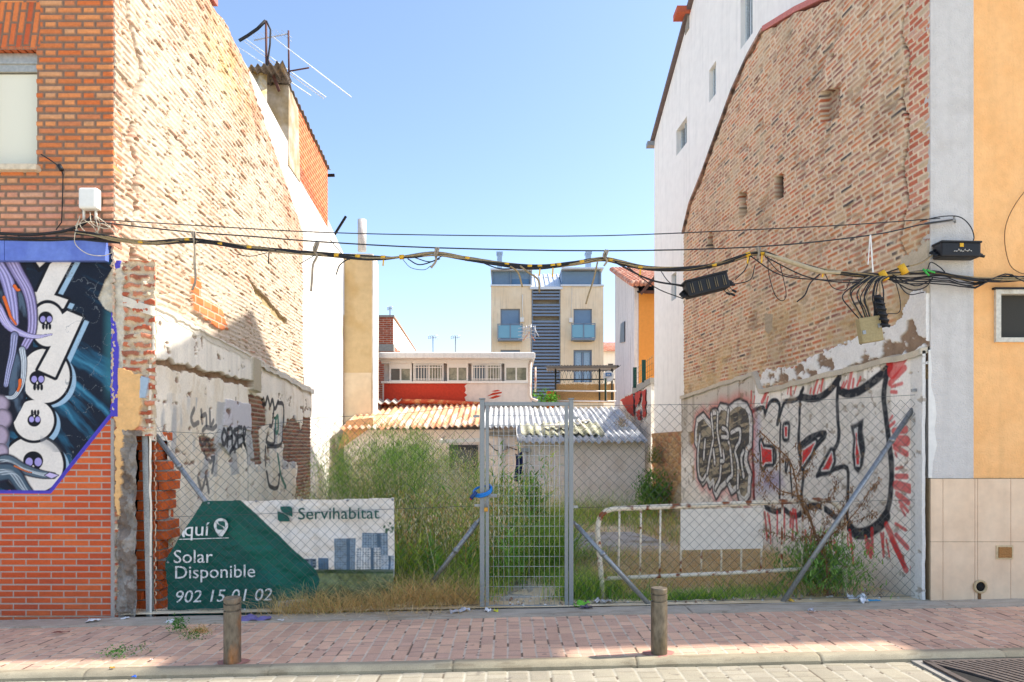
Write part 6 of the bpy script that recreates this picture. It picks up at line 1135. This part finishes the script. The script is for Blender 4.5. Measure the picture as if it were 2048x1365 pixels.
for i in range(9): x = -.07 + i * .019; b.tube([at(x, -.0735, -.02 + rnd2.uniform(-.008, .008)), at(x + .006, -.0735, -.008 + rnd2.uniform(-.01, .014)), at(x + .013, -.0735, -.022 + rnd2.uniform(-.006, .012))], .0032, 4)
b.build("scrawl", M_white, t)
t = thing("junction_box", "dusty beige square junction box dangling from its cables before the peeling plaster", "junction box", P(1739, 660, 6.34))
M_dbox = mk("dusty_beige_box", S(156, 140, 100), .7, var=.15, scale=12, bump=.05); obox("lid", P(1739, 660, 6.34), .20, .235, .075, rad(-9), M_dbox, t, .008)
for dx, dz in ((-.075, -.02), (.075, .02)): c = Vector(P(1739, 660, 6.34)) + Matrix.Rotation(rad(-9), 4, 'Y') @ Vector((dx, -.042, dz)); obox("catch", c, .03, .035, .012, rad(-9), M_galv, t, .002)
b = MB(); b.tube([P(1728, 640, 6.36), P(1722, 655, 6.39), P(1722, 690, 6.38)], .006, 5); b.build("stub_cable", M_cable, t)
t = thing("splice_box", "lumpy black cable closure hanging beside the beige junction box", "splice box", P(1764, 625, 6.33))
b = MB(); b.tube([P(1755, 592, 6.34), P(1760, 615, 6.32), P(1769, 655, 6.33)], [.028, .045, .038], 10); b.build("body", M_black, t)
for k in range(6): b = MB(); q = k / 5; c = Vector(P(1756 + 13 * q, 596 + 55 * q, 6.28)); b.tube([c + Vector((-.035, 0, .01)), c + Vector((.045, -.01, -.01))], .013, 6); b.build("clamp", M_black, t)
t = thing("junction_box", "clean white junction box on the orange brick corner with tangled wires below", "junction box", P(181, 398, 6.42)); M_wbox = mk("white_plastic", S(226, 224, 214), .5, var=.04, bump=0)
obox("cover", P(180, 399, 6.42), .175, .20, .09, 0, M_wbox, t, .022); obox("back_plate", P(183, 402, 6.465), .17, .19, .03, 0, M_wbox, t, .006)
for x in (168, 192): b = MB(); b.tube([P(x, 418, 6.45), P(x, 440, 6.45)], .012, 8); b.build("conduit", M_wbox, t)
for pts in ([(168, 436), (160, 450), (175, 466), (196, 462), (192, 440)], [(192, 430), (200, 450), (190, 470), (165, 468), (152, 455), (158, 440)], [(180, 425), (185, 448), (215, 458), (222, 445)], [(160, 432), (150, 470), (152, 490), (175, 508), (205, 512), (224, 506)], [(192, 432), (215, 450), (235, 470)], [(168, 440), (185, 452), (200, 470), (230, 482)], [(150, 452), (175, 444), (205, 448), (228, 462)]):
    b = MB(); b.tube([P(x, y, 6.40 + rnd.uniform(-.02, .02)) for x, y in spl(pts, 6)], .0042, 5); b.build("loose_wire", mk("cream_wire", S(206, 194, 170), .6, bump=0) if 'cream_wire' not in bpy.data.materials else bpy.data.materials['cream_wire'], t)
# ------------------------------------------------------------------ plants
def leaf_mat(name, tr=.45):
    m, nt, b = new_mat(name); N = nt.nodes.new; L = nt.links.new
    a = N("ShaderNodeAttribute"); a.attribute_name = "Col"; L(a.outputs["Color"], b.inputs["Base Color"]); b.inputs["Roughness"].default_value = .6; b.inputs["Specular IOR Level"].default_value = .25
    t = N("ShaderNodeBsdfTranslucent"); L(a.outputs["Color"], t.inputs[0]); mx = N("ShaderNodeMixShader"); mx.inputs[0].default_value = tr
    L(b.outputs[0], mx.inputs[1]); L(t.outputs[0], mx.inputs[2]); L(mx.outputs[0], nt.nodes["Material Output"].inputs[0]); return m
M_leaf = leaf_mat("plant_leaf")
R = np.random.RandomState(12)
def blades(x, y, z, h, wd, lean, col, droop=0., lv=(0, .35, .7, 1.), curl=1.7):
    n = len(x); a = R.rand(n) * 6.283; ld = R.rand(n) * 6.283; cx, cy = np.cos(a), np.sin(a); V = []; Cc = []
    for s in lv:
        hx = lean * h * s ** curl; zz = h * s * (1 - .25 * np.minimum(lean, 1.2) * s) - droop * h * np.maximum(0, s - .55) ** 2 * 2
        px, py, pz = x + np.cos(ld) * hx, y + np.sin(ld) * hx, z + zz; w_ = wd * .5 * (1 - .92 * s ** 1.4)
        V += [np.stack([px - cx * w_, py - cy * w_, pz], -1), np.stack([px + cx * w_, py + cy * w_, pz], -1)]
        Cc += [col, col]
    k = len(lv); V = np.stack(V, 1).reshape(-1, 3); Cc = np.stack(Cc, 1).reshape(-1, 3); b = np.arange(n)[:, None] * 2 * k
    f = np.concatenate([np.stack([b[:, 0] + 2 * i, b[:, 0] + 2 * i + 1, b[:, 0] + 2 * i + 3, b[:, 0] + 2 * i + 2], -1) for i in range(k - 1)])
    return V, f, Cc
class NB:
    def __init__(s): s.V = []; s.F = []; s.C = []; s.n = 0
    def add(s, t): V, f, c = t; s.V.append(V); s.F.append(f + s.n); s.C.append(c); s.n += len(V)
    def build(s, name, m=None, parent=None): return link_mesh(name, np_mesh(name, np.concatenate(s.V), np.concatenate(s.F), True, np.concatenate(s.C)), m or M_leaf, parent)
def cols(n, pal, wts=None, v=.25):
    pal = np.array(pal); i = R.choice(len(pal), n, p=wts); return pal[i] * (1 - v + 2 * v * R.rand(n))[:, None]
def scatter(n, x0, x1, y0, y1, dens=None):
    x = R.uniform(x0, x1, n); y = R.uniform(y0, y1, n)
    if dens is not None: k = R.rand(n) < dens(x, y); x, y = x[k], y[k]
    return x, y
G1, G2, G3, G4 = S(158, 190, 76), S(194, 206, 100), S(118, 162, 66), S(216, 212, 132); ST, ST2, ST3 = S(232, 206, 146), S(222, 184, 118), S(242, 230, 194)
def spikes(nb, x, y, z, pal, n=7, ln=.022, spread=.10):   # drooping seed heads
    k = len(x); xx = np.repeat(x, n) + R.normal(0, spread * .45, k * n); yy = np.repeat(y, n) + R.normal(0, spread * .45, k * n); zz = np.repeat(z, n) + R.uniform(-spread * 2.2, .02, k * n)
    nb.add(blades(xx, yy, zz, np.full(k * n, -ln) * R.uniform(.7, 1.5, k * n), np.full(k * n, .0085), np.full(k * n, .5), cols(k * n, pal), lv=(0, .5, 1.)))
# tall meadow between banner and gate
tg = NB()
def side_l(x, y): return np.clip((x - (-1.15 - (y - 6.75) * .52)) / .25, 0, 1) * np.clip((.15 + (y - 7.4) * .25 - x) / .3, 0, 1)
x, y = scatter(27000, -3.0, 1.1, 6.72, 11.2, lambda x, y: side_l(x, y) * (.45 + .55 * (fbm(x * 3, y * 3, 401) > .42)))
cl_ = fbm(x * 2.3, y * 2.3, 402); h = np.clip(.34 + (y - 6.72) * .42, .2, 1.22) * (.55 + .75 * cl_) * R.uniform(.6, 1.2, len(x)); h *= np.where(x > -.3, .68, 1); h = np.maximum(h, .12)
grn_ = cols(len(x), [G1, G2, G3, G4, ST], [.36, .28, .24, .08, .04]); dry = sst(.58, .74, fbm(x * 1.9 + 7, y * 1.9, 403)) * .5 + sst(7.1, 6.7, y) * .3
grn_ = np.where((R.rand(len(x)) < dry)[:, None], cols(len(x), [ST, ST2, ST3]), grn_)
tg.add(blades(x, y, lotz(x, y) - .03, h, R.uniform(.007, .016, len(x)), R.uniform(.1, .75, len(x)), grn_ * (.55 + .9 * fbm(x * 5, y * 5, 405))[:, None], .3))
x, y = scatter(2600, -2.9, .9, 7.2, 11, side_l); h = np.clip(.65 + (y - 6.72) * .40, .2, 1.45) * R.uniform(.75, 1.12, len(x)); h *= np.where(x > -.3, .7, 1); z = lotz(x, y)
tg.add(blades(x, y, z, h, np.full(len(x), .0045), R.uniform(.05, .35, len(x)), cols(len(x), [G2, G4, ST]))); spikes(tg, x, y, z + h * .93, [ST3, ST, G4], 8, .026, .12)
for cx, cy, r, hh in ((-2.35, 9.2, .35, 1.15), (-2.1, 8.6, .3, .95), (-1.2, 9.3, .5, 1.35), (-.75, 8.8, .3, 1.25)):   # pale wild oats
    n = 220; x = R.normal(cx, r * .5, n); y = R.normal(cy, r * .5, n); h = hh * R.uniform(.7, 1.1, n); z = lotz(x, y); tg.add(blades(x, y, z, h, np.full(n, .0035), R.uniform(.1, .4, n), cols(n, [ST3, ST, G4]))); spikes(tg, x, y, z + h * .9, [ST3, S(236, 226, 196)], 12, .034, .15)
x, y = scatter(170, -1.4, .3, 6.85, 8.6, side_l); h = R.uniform(.7, 1.15, len(x)); z = lotz(x, y); tg.add(blades(x, y, z, h, np.full(len(x), .006), R.uniform(.05, .4, len(x)), cols(len(x), [ST3, ST, S(206, 150, 90), G2]))); spikes(tg, x, y, z + h * .95, [ST3, ST, S(214, 166, 104)], 14, .04, .14)
x, y = scatter(5200, -.3, .75, 7.9, 9.8); h = R.uniform(.25, .95, len(x)) * (.6 + .7 * fbm(x * 3, y * 3, 431)); tg.add(blades(x, y, lotz(x, y) - .02, h, R.uniform(.006, .014, len(x)), R.uniform(.2, .9, len(x)), cols(len(x), [G1, G3, G3, G2]) * (.55 + .9 * fbm(x * 6, y * 6, 432))[:, None], .35))
x, y = scatter(3600, -1.9, -.35, 7.3, 9.2, side_l); h = R.uniform(.3, .95, len(x)) * (.5 + .9 * fbm(x * 3, y * 3, 433)); tg.add(blades(x, y, lotz(x, y) - .02, h, R.uniform(.007, .016, len(x)), R.uniform(.3, 1., len(x)), cols(len(x), [G1, G3, G2]) * (.55 + .9 * fbm(x * 6, y * 6, 434))[:, None], .4))
for i in range(90):                               # broad leaved stalks among the grass
    y0 = R.uniform(7.0, 9.6); x0 = R.uniform(-1.05 - (y0 - 6.75) * .5, .1 + (y0 - 7.) * .2); hh = np.clip(.5 + (y0 - 6.9) * .38, .4, 1.45) * R.uniform(.7, 1.1); n = 22; tq = R.rand(n) * .8 + .2; zz = float(lotz(x0, y0)); base_c = [G1, G3, G2, S(128, 168, 74)][R.randint(4)] * R.uniform(.7, 1.15)
    tg.add(blades(np.array([x0]), np.array([y0]), np.array([zz]), np.array([hh]), np.array([.012]), np.array([.12]), base_c[None] * .9))
    tg.add(blades(x0 + R.normal(0, .02, n), y0 + R.normal(0, .02, n), zz + hh * tq, R.uniform(.10, .26, n), R.uniform(.012, .03, n), R.uniform(.6, 1.8, n), base_c[None] * R.uniform(.75, 1.25, n)[:, None], .35, lv=(0, .3, .65, 1.)))
tag(tg.build("tall_grass"), kind="stuff")
# low growth over the rest of the lot
lg = NB()
def open_r(x, y): return (x > -.2) * (x < 3.9 - .084 * (y - 6.5)) * (.25 + .75 * (fbm(x * 1.6, y * 1.6, 411) > .45)) * ~((y > 9.3) & (y < 11.6) & (x > .8) & (x < 2.35)) * ~((y > 6.7) & (y < 7.7) & (x > -.3) & (x < .48))
x, y = scatter(17000, -.2, 4.0, 6.72, 15.0, open_r); g = fbm(x * 1.8, y * 1.8, 412); isg = R.rand(len(x)) < sst(.46, .62, g) * .5 + .06 + .4 * sst(11.5, 13, y)
h = R.uniform(.05, .20, len(x)) * (1 + 1.2 * sst(.5, .7, g)) * (1 + 1.6 * sst(11.5, 13, y)); c = np.where(isg[:, None], cols(len(x), [G1, G3, G2]), cols(len(x), [ST, ST2, S(160, 136, 92)]))
lg.add(blades(x, y, lotz(x, y) - .02, h, R.uniform(.004, .008, len(x)), R.uniform(.2, 1.4, len(x)), c, .3))
x, y = scatter(9000, .8, 3.6, 7.0, 9.4); lg.add(blades(x, y, lotz(x, y) + R.uniform(.0, .05, len(x)), R.uniform(.12, .3, len(x)), np.full(len(x), .004), R.uniform(1.2, 2.6, len(x)), cols(len(x), [ST, ST2, ST3]), .3))
for cx, cy, r, n, hh in ((.72, 6.85, .13, 500, .42), (.95, 6.95, .16, 500, .35), (1.55, 6.75, .18, 700, .16), (1.95, 6.72, .14, 500, .18), (2.35, 6.85, .16, 420, .18), (1.25, 6.8, .1, 200, .14), (2.7, 6.9, .15, 260, .2), (.62, 7.6, .2, 400, .4), (1.0, 8.6, .25, 500, .45)):
    x = R.normal(cx, r, n); y = np.maximum(R.normal(cy, r * .6, n), 6.7); lg.add(blades(x, y, lotz(x, y) - .02, hh * R.uniform(.4, 1.1, n), R.uniform(.004, .009, n), R.uniform(.2, .9, n), cols(n, [G1, G3, G3, G2]), .3))
x, y = scatter(16000, -3.3, -.9, 6.9, 12.5, lambda x, y: (x > -3.2 - .05 * (y - 6.5)) * .8 * (fbm(x * 2, y * 2, 413) > .38)); lg.add(blades(x, y, lotz(x, y) - .02, R.uniform(.1, .55, len(x)) * (1 + .5 * sst(8, 11, y)), R.uniform(.004, .007, len(x)), R.uniform(.2, .8, len(x)), cols(len(x), [G1, G2, G3, ST, ST2]), .3))
tag(lg.build("ground_cover"), kind="stuff")
# straw tangles along the fence foot, some poking through in front of the banner
dg_ = NB()
for cx, cy, r, n, hh in ((-2.05, 6.52, .16, 260, .34), (-1.78, 6.52, .16, 300, .42), (-1.5, 6.54, .18, 300, .36), (-1.25, 6.56, .16, 240, .34), (-1.0, 6.62, .2, 430, .5), (-.75, 6.66, .2, 480, .52), (-.5, 6.66, .16, 360, .40)):
    x = R.normal(cx, r, n); y = np.clip(R.normal(cy, .04, n), 6.42, 6.9); g_ = SL * x + .005; dg_.add(blades(x, y, g_, hh * R.uniform(.3, 1.15, n), R.uniform(.003, .006, n), R.uniform(.3, 1.7, n), cols(n, [ST, ST2, S(228, 190, 126), S(190, 156, 100), G4], [.3, .28, .2, .12, .1]), .5))
x = R.uniform(-2.2, -.35, 260); y = R.uniform(6.28, 6.55, 260); dg_.add(blades(x, y, SL * x + .012, R.uniform(.08, .3, 260), np.full(260, .0035), R.uniform(2.5, 5, 260), cols(260, [ST, ST2, ST3]), .0))
tag(dg_.build("dry_grass"), kind="stuff")
# feathery fennel at the back of the meadow
fb = thing("fennel_bush", "tall feathery green fennel bush rising over the meadow before the shed", "bush", (-1.4, 9.9, .1)); stv = NB(); fol = NB()
def plume(base, hgt, lean, dirn, nf, pal, spread=.24, ln=.065, wd=.0055):
    t = R.rand(nf) ** .7 * .85 + .15; sx = base[0] + math.cos(dirn) * lean * hgt * t ** 1.6; sy = base[1] + math.sin(dirn) * lean * hgt * t ** 1.6; sz = base[2] + hgt * t
    k = 24; cx = np.repeat(sx + R.normal(0, spread * .6, nf) * (1.1 - t * .6), k); cy = np.repeat(sy + R.normal(0, spread * .6, nf) * (1.1 - t * .6), k); cz = np.repeat(sz + R.normal(0, .05, nf), k)
    n = nf * k; dx, dy, dz = R.normal(0, .055, n), R.normal(0, .055, n), R.normal(0, .04, n)
    fol.add(blades(cx + dx, cy + dy, cz + dz, ln * R.uniform(.5, 1.3, n), np.full(n, wd), R.uniform(.3, 1.5, n), cols(n, pal), lv=(0, .5, 1.)))
FN = [S(158, 196, 88), S(130, 174, 74), S(190, 212, 116), S(104, 150, 64)]
for i in range(44):
    px = R.uniform(668, 942); d = R.uniform(8.5, 10.4); hx = 1.50 + .30 * R.rand() - .35 * abs((px - 800) / 140) ** 2; b_ = (PX(px, d), d, float(lotz(PX(px, d), d))); dn = R.rand() * 6.283; ln_ = R.uniform(.05, .3)
    plume(b_, max(.7, hx), ln_, dn, 30, FN); x = np.full(3, b_[0]) + R.normal(0, .02, 3); y = np.full(3, b_[1]) + R.normal(0, .02, 3); stv.add(blades(x, y, np.full(3, b_[2]), np.full(3, hx), np.full(3, .012), np.full(3, ln_ + .1), cols(3, [G3, G1])))
stv.build("stem", None, fb); fol.build("foliage", None, fb)
# leafy weed behind the gate and dark bush by the rubble wall
def leafy(name, label, cat, c, hgt, n_st, n_lf, pal, lw=.022, spread=.25, group=None, up=.5):
    t = thing(name, label, cat, c, group); nb = NB(); sb = NB()
    for i in range(n_st):
        dn = R.rand() * 6.283; ln = R.uniform(.1, up); hh = hgt * R.uniform(.55, 1.05); bx, by = c[0] + R.normal(0, spread * .25), c[1] + R.normal(0, spread * .25)
        sb.add(blades(np.array([bx]), np.array([by]), np.array([c[2]]), np.array([hh]), np.array([max(.003, hgt * .008)]), np.array([ln]), cols(1, [G3])))
        tt_ = R.rand(n_lf) * .85 + .15; x = bx + R.normal(0, spread * .22, n_lf); y = by + R.normal(0, spread * .22, n_lf); nb.add(blades(x, y, c[2] + hh * tt_ * .95, hgt * .13 * R.uniform(.5, 1.3, n_lf), lw * R.uniform(.5, 1.2, n_lf), R.uniform(.4, 1.6, n_lf), cols(n_lf, pal), .3, lv=(0, .3, .65, 1.)))
    sb.build("stem", None, t); nb.build("foliage", None, t); return t
leafy("leafy_weed", "tall leafy weed growing in the grass right behind the gate mesh", "weed", (.28, 9.6, .05), 1.15, 14, 60, [S(124, 164, 80), S(104, 142, 66), S(152, 184, 100)], .03, .4)
leafy("wall_bush", "dark green bush at the foot of the rubble wall by the shed corner", "bush", (3.05, 14.6, .1), 1.0, 16, 80, [S(104, 152, 68), S(126, 172, 82), S(88, 134, 60)], .03, .6)
leafy("wall_plant", "small green plant sprouting where the grey roof meets the rubble wall", "plant", (3.12, 14.9, 1.15), .5, 7, 50, [S(110, 136, 66), S(130, 140, 80)], .02, .3)
leafy("roof_plant", "dry tan tuft rooted on the grey corrugated roof near the red patched wall", "plant", (2.72, 16.3, 2.0), .34, 10, 50, [S(190, 168, 130), S(166, 140, 104), S(150, 130, 90)], .012, .3)
leafy("terrace_plant", "bright green potted foliage beside the orange terrace pier", "plant", (PX(1098, 20.1), 20.1, 2.8), .55, 8, 50, [S(90, 150, 50), S(120, 176, 70)], .05, .4)
leafy("tall_weed", "spiky green weed clump at the foot of the graffiti wall beside the right fence post", "weed", (3.2, 6.95, .06), .66, 40, 70, [S(122, 164, 74), S(142, 180, 90), S(100, 142, 62)], .014, .55, None, .6)
for c, hh, lab in (((-2.93, 5.22, 0), .10, "low green weed with dark dead bloom in the pavement joints, nearest the kerb"), ((-2.87, 5.95, 0), .15, "upright green weed sprouting by the grey border stones"), ((-2.66, 5.72, 0), .07, "sprawling small weed between pavers beside the upright one")):
    leafy("pavement_weed", lab, "weed", (c[0], c[1], gz(c[0])), hh, 9, 28, [S(70, 128, 48), S(90, 150, 62), S(54, 104, 40)], .013, .22 if hh < .12 else .12, "weeds in the pavement", .9)
t = NB(); n = 160; x = R.normal(-2.68, .05, n); y = R.normal(5.93, .03, n); t.add(blades(x, y, SL * x, R.uniform(.03, .10, n), np.full(n, .004), R.uniform(.4, 1.6, n), cols(n, [ST, ST2, S(170, 120, 60)]))); tag(t.build("dried_tuft"), "dried tan tuft of grass beside the pavement weeds", "tuft")
# dead climber before the graffiti
ds_ = thing("dead_shrub", "brown withered climber with hanging dead leaves tangled on the fence before the graffiti", "shrub", P(1655, 1200, 6.8)); DS = 6.74
b = MB(); lf_ = NB(); k = 2.528
br = [([(395, 1272), (388, 1180), (386, 1080), (366, 985), (330, 935), (300, 850), (268, 800), (240, 720), (230, 660), (200, 560), (120, 480), (45, 408)], .011), ([(366, 985), (420, 930), (480, 880), (560, 790), (600, 720), (648, 660)], .006), ([(300, 850), (240, 745), (150, 710), (90, 650), (60, 590), (0, 500)], .008), ([(330, 935), (250, 955), (160, 935), (62, 912)], .004), ([(372, 1010), (300, 1050), (270, 1120)], .004), ([(386, 1080), (340, 960), (290, 800), (262, 740)], .008), ([(360, 985), (450, 905), (600, 840), (640, 820)], .004), ([(262, 640), (300, 600), (330, 520)], .004), ([(232, 660), (262, 560), (240, 470)], .006), ([(290, 810), (330, 790), (390, 760), (430, 700), (425, 640)], .004), ([(480, 880), (470, 780), (520, 700)], .004), ([(90, 650), (150, 560), (180, 540)], .005), ([(60, 600), (55, 700), (130, 800)], .003), ([(366, 985), (375, 900), (410, 830), (500, 800)], .004), ([(392, 1200), (340, 1200), (300, 1250)], .004)]
for pts, r in br:
    q = spl([(1500 + a / k, 700 + c / k) for a, c in pts], 5); P3 = [P(a, c, DS + .05 * math.sin(i * .7 + pts[0][0])) for i, (a, c) in enumerate(q)]; b.tube(P3, [r * (1 - .55 * i / len(P3)) for i in range(len(P3))], 5)
    n = len(P3) * 9; i = R.randint(0, len(P3), n); p_ = np.array(P3)[i]; lf_.add(blades(p_[:, 0] + R.normal(0, .02, n), p_[:, 1] + R.normal(0, .02, n), p_[:, 2] + R.normal(0, .02, n), -R.uniform(.015, .05, n), R.uniform(.004, .016, n), R.uniform(.2, 1.2, n), cols(n, [S(140, 98, 56), S(116, 82, 50), S(166, 124, 76)]), lv=(0, .5, 1.)))
b.build("branch", mk("dead_wood", S(132, 96, 64), .9, var=.3, bump=.1), ds_); lf_.build("foliage", None, ds_)
# ------------------------------------------------------------------ slabs in the lot, litter
M_slab = mk("worn_slab", S(186, 180, 168), .95, var=.16, scale=3, bump=.5, bscale=40, col2=S(150, 138, 116), lo=.5, hi=.68)
def slabz(name, pts, z):
    b = MB(); b.prism([(x, y, float(lotz(x, y)) + z - .06) for x, y in pts], (0, 0, .06)); tag(b.build(name, M_slab), kind="structure")
slabz("path_slab", [(-.26, 6.70), (.02, 6.69), (.16, 6.8), (.34, 7.2), (.40, 7.7), (.22, 8.0), (.0, 7.9), (-.12, 7.5), (-.28, 7.2)], -.004); slabz("yard_slab", [(.9, 9.4), (1.6, 9.25), (2.3, 9.6), (2.4, 10.6), (2.1, 11.6), (1.2, 11.5), (.85, 10.4)], .035)
def scrap(name, label, cat, px, py, wpx, hpx, c, seed, lift=.02, d=None, m=None, rot=0.):
    d_ = d or 6.0
    if d is None:
        for _ in range(8): d_ = F * (ZC - gz(PX(px, d_))) / (py - VY)
    x0, z0 = PX(px, d_), gz(PX(px, d_)) + .008; L_ = wpx * d_ / F; W_ = hpx * d_ / F * d_ / ZC * .5 if hpx else .05; rr = np.random.RandomState(seed)
    A, B = np.meshgrid(np.linspace(-.5, .5, 12), np.linspace(-.5, .5, 8), indexing='ij'); f1 = fbm(A * 3 + seed, B * 3, seed, 3) - .35; X_ = A * L_ * (1 - .25 * B) + .12 * L_ * (fbm(A * 2, B * 2 + seed, seed + 1) - .5); Y_ = B * W_ * (1 - .4 * A)
    ca, sa = math.cos(rot), math.sin(rot); Pq = np.stack([x0 + X_ * ca - Y_ * sa, d_ + X_ * sa + Y_ * ca, z0 + SL * X_ + np.maximum(0, f1) * lift * 1.9 + .001], -1)
    mm = m or mk("litter_" + name, c, .6, var=.08, scale=30, bump=.1)
    return tag(grid(name, Pq, (1, 1, 1), mm, skirt=(0, 0, -.0015)), label, cat)
W_ = S(226, 224, 222)
scrap("paper_scrap", "white paper scrap on the grey border below the red brick corner", "litter", 187, 1245, 24, 10, W_, 1, .03, rot=.4)
scrap("paper_scrap", "tiny crumpled white paper at the foot of the concrete stub", "litter", 252, 1239, 14, 5, W_, 2, .02)
scrap("paper_scrap", "white scrap by the left fence post near the dried tuft", "litter", 340, 1246, 14, 8, W_, 3, .03)
scrap("cloth_rag", "crumpled violet rag lying in front of the green banner", "litter", 515, 1241, 58, 12, S(118, 108, 156), 4, .05)
scrap("paper_scrap", "white scrap just right of the violet rag", "litter", 562, 1243, 12, 5, W_, 5, .02)
scrap("newspaper_strip", "crumpled newspaper strip on the border stones left of the gate", "litter", 918, 1226, 36, 10, S(196, 200, 210), 6, .05, rot=.3)
scrap("tissue", "crumpled white tissue before the gate's left post", "litter", 976, 1225, 12, 7, W_, 7, .04)
scrap("candy_wrapper", "small yellow wrapper beside the crumpled tissue", "litter", 992, 1225, 9, 5, S(216, 210, 60), 8, .03)
scrap("snack_bag", "bright green and grey snack bag at the gate's right post", "litter", 1163, 1214, 30, 10, S(120, 190, 60), 9, .06, rot=.2)
scrap("snack_bag", "dark grey crumpled half of a snack bag under the green one", "litter", 1172, 1219, 24, 6, S(90, 80, 96), 10, .04)
scrap("plastic_strip", "translucent pale plastic strip beside the barrier's left foot", "litter", 1205, 1208, 34, 8, S(206, 200, 196), 11, .06, d=6.65)
scrap("plastic_cup", "clear plastic scrap on the pavers right of the olive bollard", "litter", 1623, 1225, 10, 7, S(206, 206, 214), 12, .05)
scrap("carton_scrap", "small yellow carton scrap under the right brace", "litter", 1583, 1203, 10, 5, S(226, 180, 60), 13, .03, d=6.56)
scrap("plastic_strip", "white torn plastic on the soil near the right fence post", "litter", 1712, 1199, 34, 8, W_, 14, .06, d=6.62, rot=-.3)
scrap("paper_scrap", "white paper fold lying on the border next to the turquoise strip", "litter", 1727, 1208, 16, 8, W_, 15, .06, d=6.45)
scrap("plastic_strip", "flat turquoise blue plastic strip near the right fence post", "litter", 1742, 1203, 34, 6, S(40, 150, 196), 16, .01, d=6.52)
scrap("stick", "thin reddish brown stick on the pavement left of the weeds", "litter", 122, 1267, 34, 3, S(120, 62, 48), 17, .01)
scrap("paper_scrap", "tiny white scrap on the paving in front of the banner, near the rusty bollard's left", "litter", 303, 1322, 6, 3, W_, 18, .01)
scrap("bottle_cap", "tiny blue scrap on the sunlit road left of centre", "litter", 268, 1364, 8, 4, S(40, 90, 190), 19, .02, d=4.72)
scrap("leaf_scrap", "small brown leaf on the sunlit kerb below the weeds", "litter", 225, 1340, 8, 4, S(190, 140, 50), 20, .02)

gs = NB(); n = 420; x = np.concatenate([R.uniform(.5, 3.85, 300), R.uniform(-.3, .5, 70), R.uniform(-2.6, -.4, 50)]); y = np.where(R.rand(n) < .6, R.uniform(6.56, 6.9, n), R.uniform(6.7, 9.5, n)); s_ = R.uniform(.006, .022, n); z = lotz(x, y) + .004
V = []; q = np.array([(1, 0, 0), (-.5, .87, 0), (-.5, -.87, 0), (.1, .1, .9)])
for k in range(4): j = R.uniform(.6, 1.3, (n, 3)); V.append(np.stack([x, y, z], -1) + q[k] * j * s_[:, None])
V = np.stack(V, 1).reshape(-1, 3); b0 = np.arange(n) * 4; f = np.concatenate([np.stack([b0 + a, b0 + b_, b0 + c_, b0 + c_], -1)[:, :3] for a, b_, c_ in ((0, 1, 3), (1, 2, 3), (2, 0, 3))])
tag(link_mesh("gravel", np_mesh("gravel", V, f, False, np.repeat(cols(n, [S(206, 196, 178), S(170, 158, 138), S(226, 222, 214), S(150, 120, 96)]), 4, 0)), M_pave), kind="stuff")
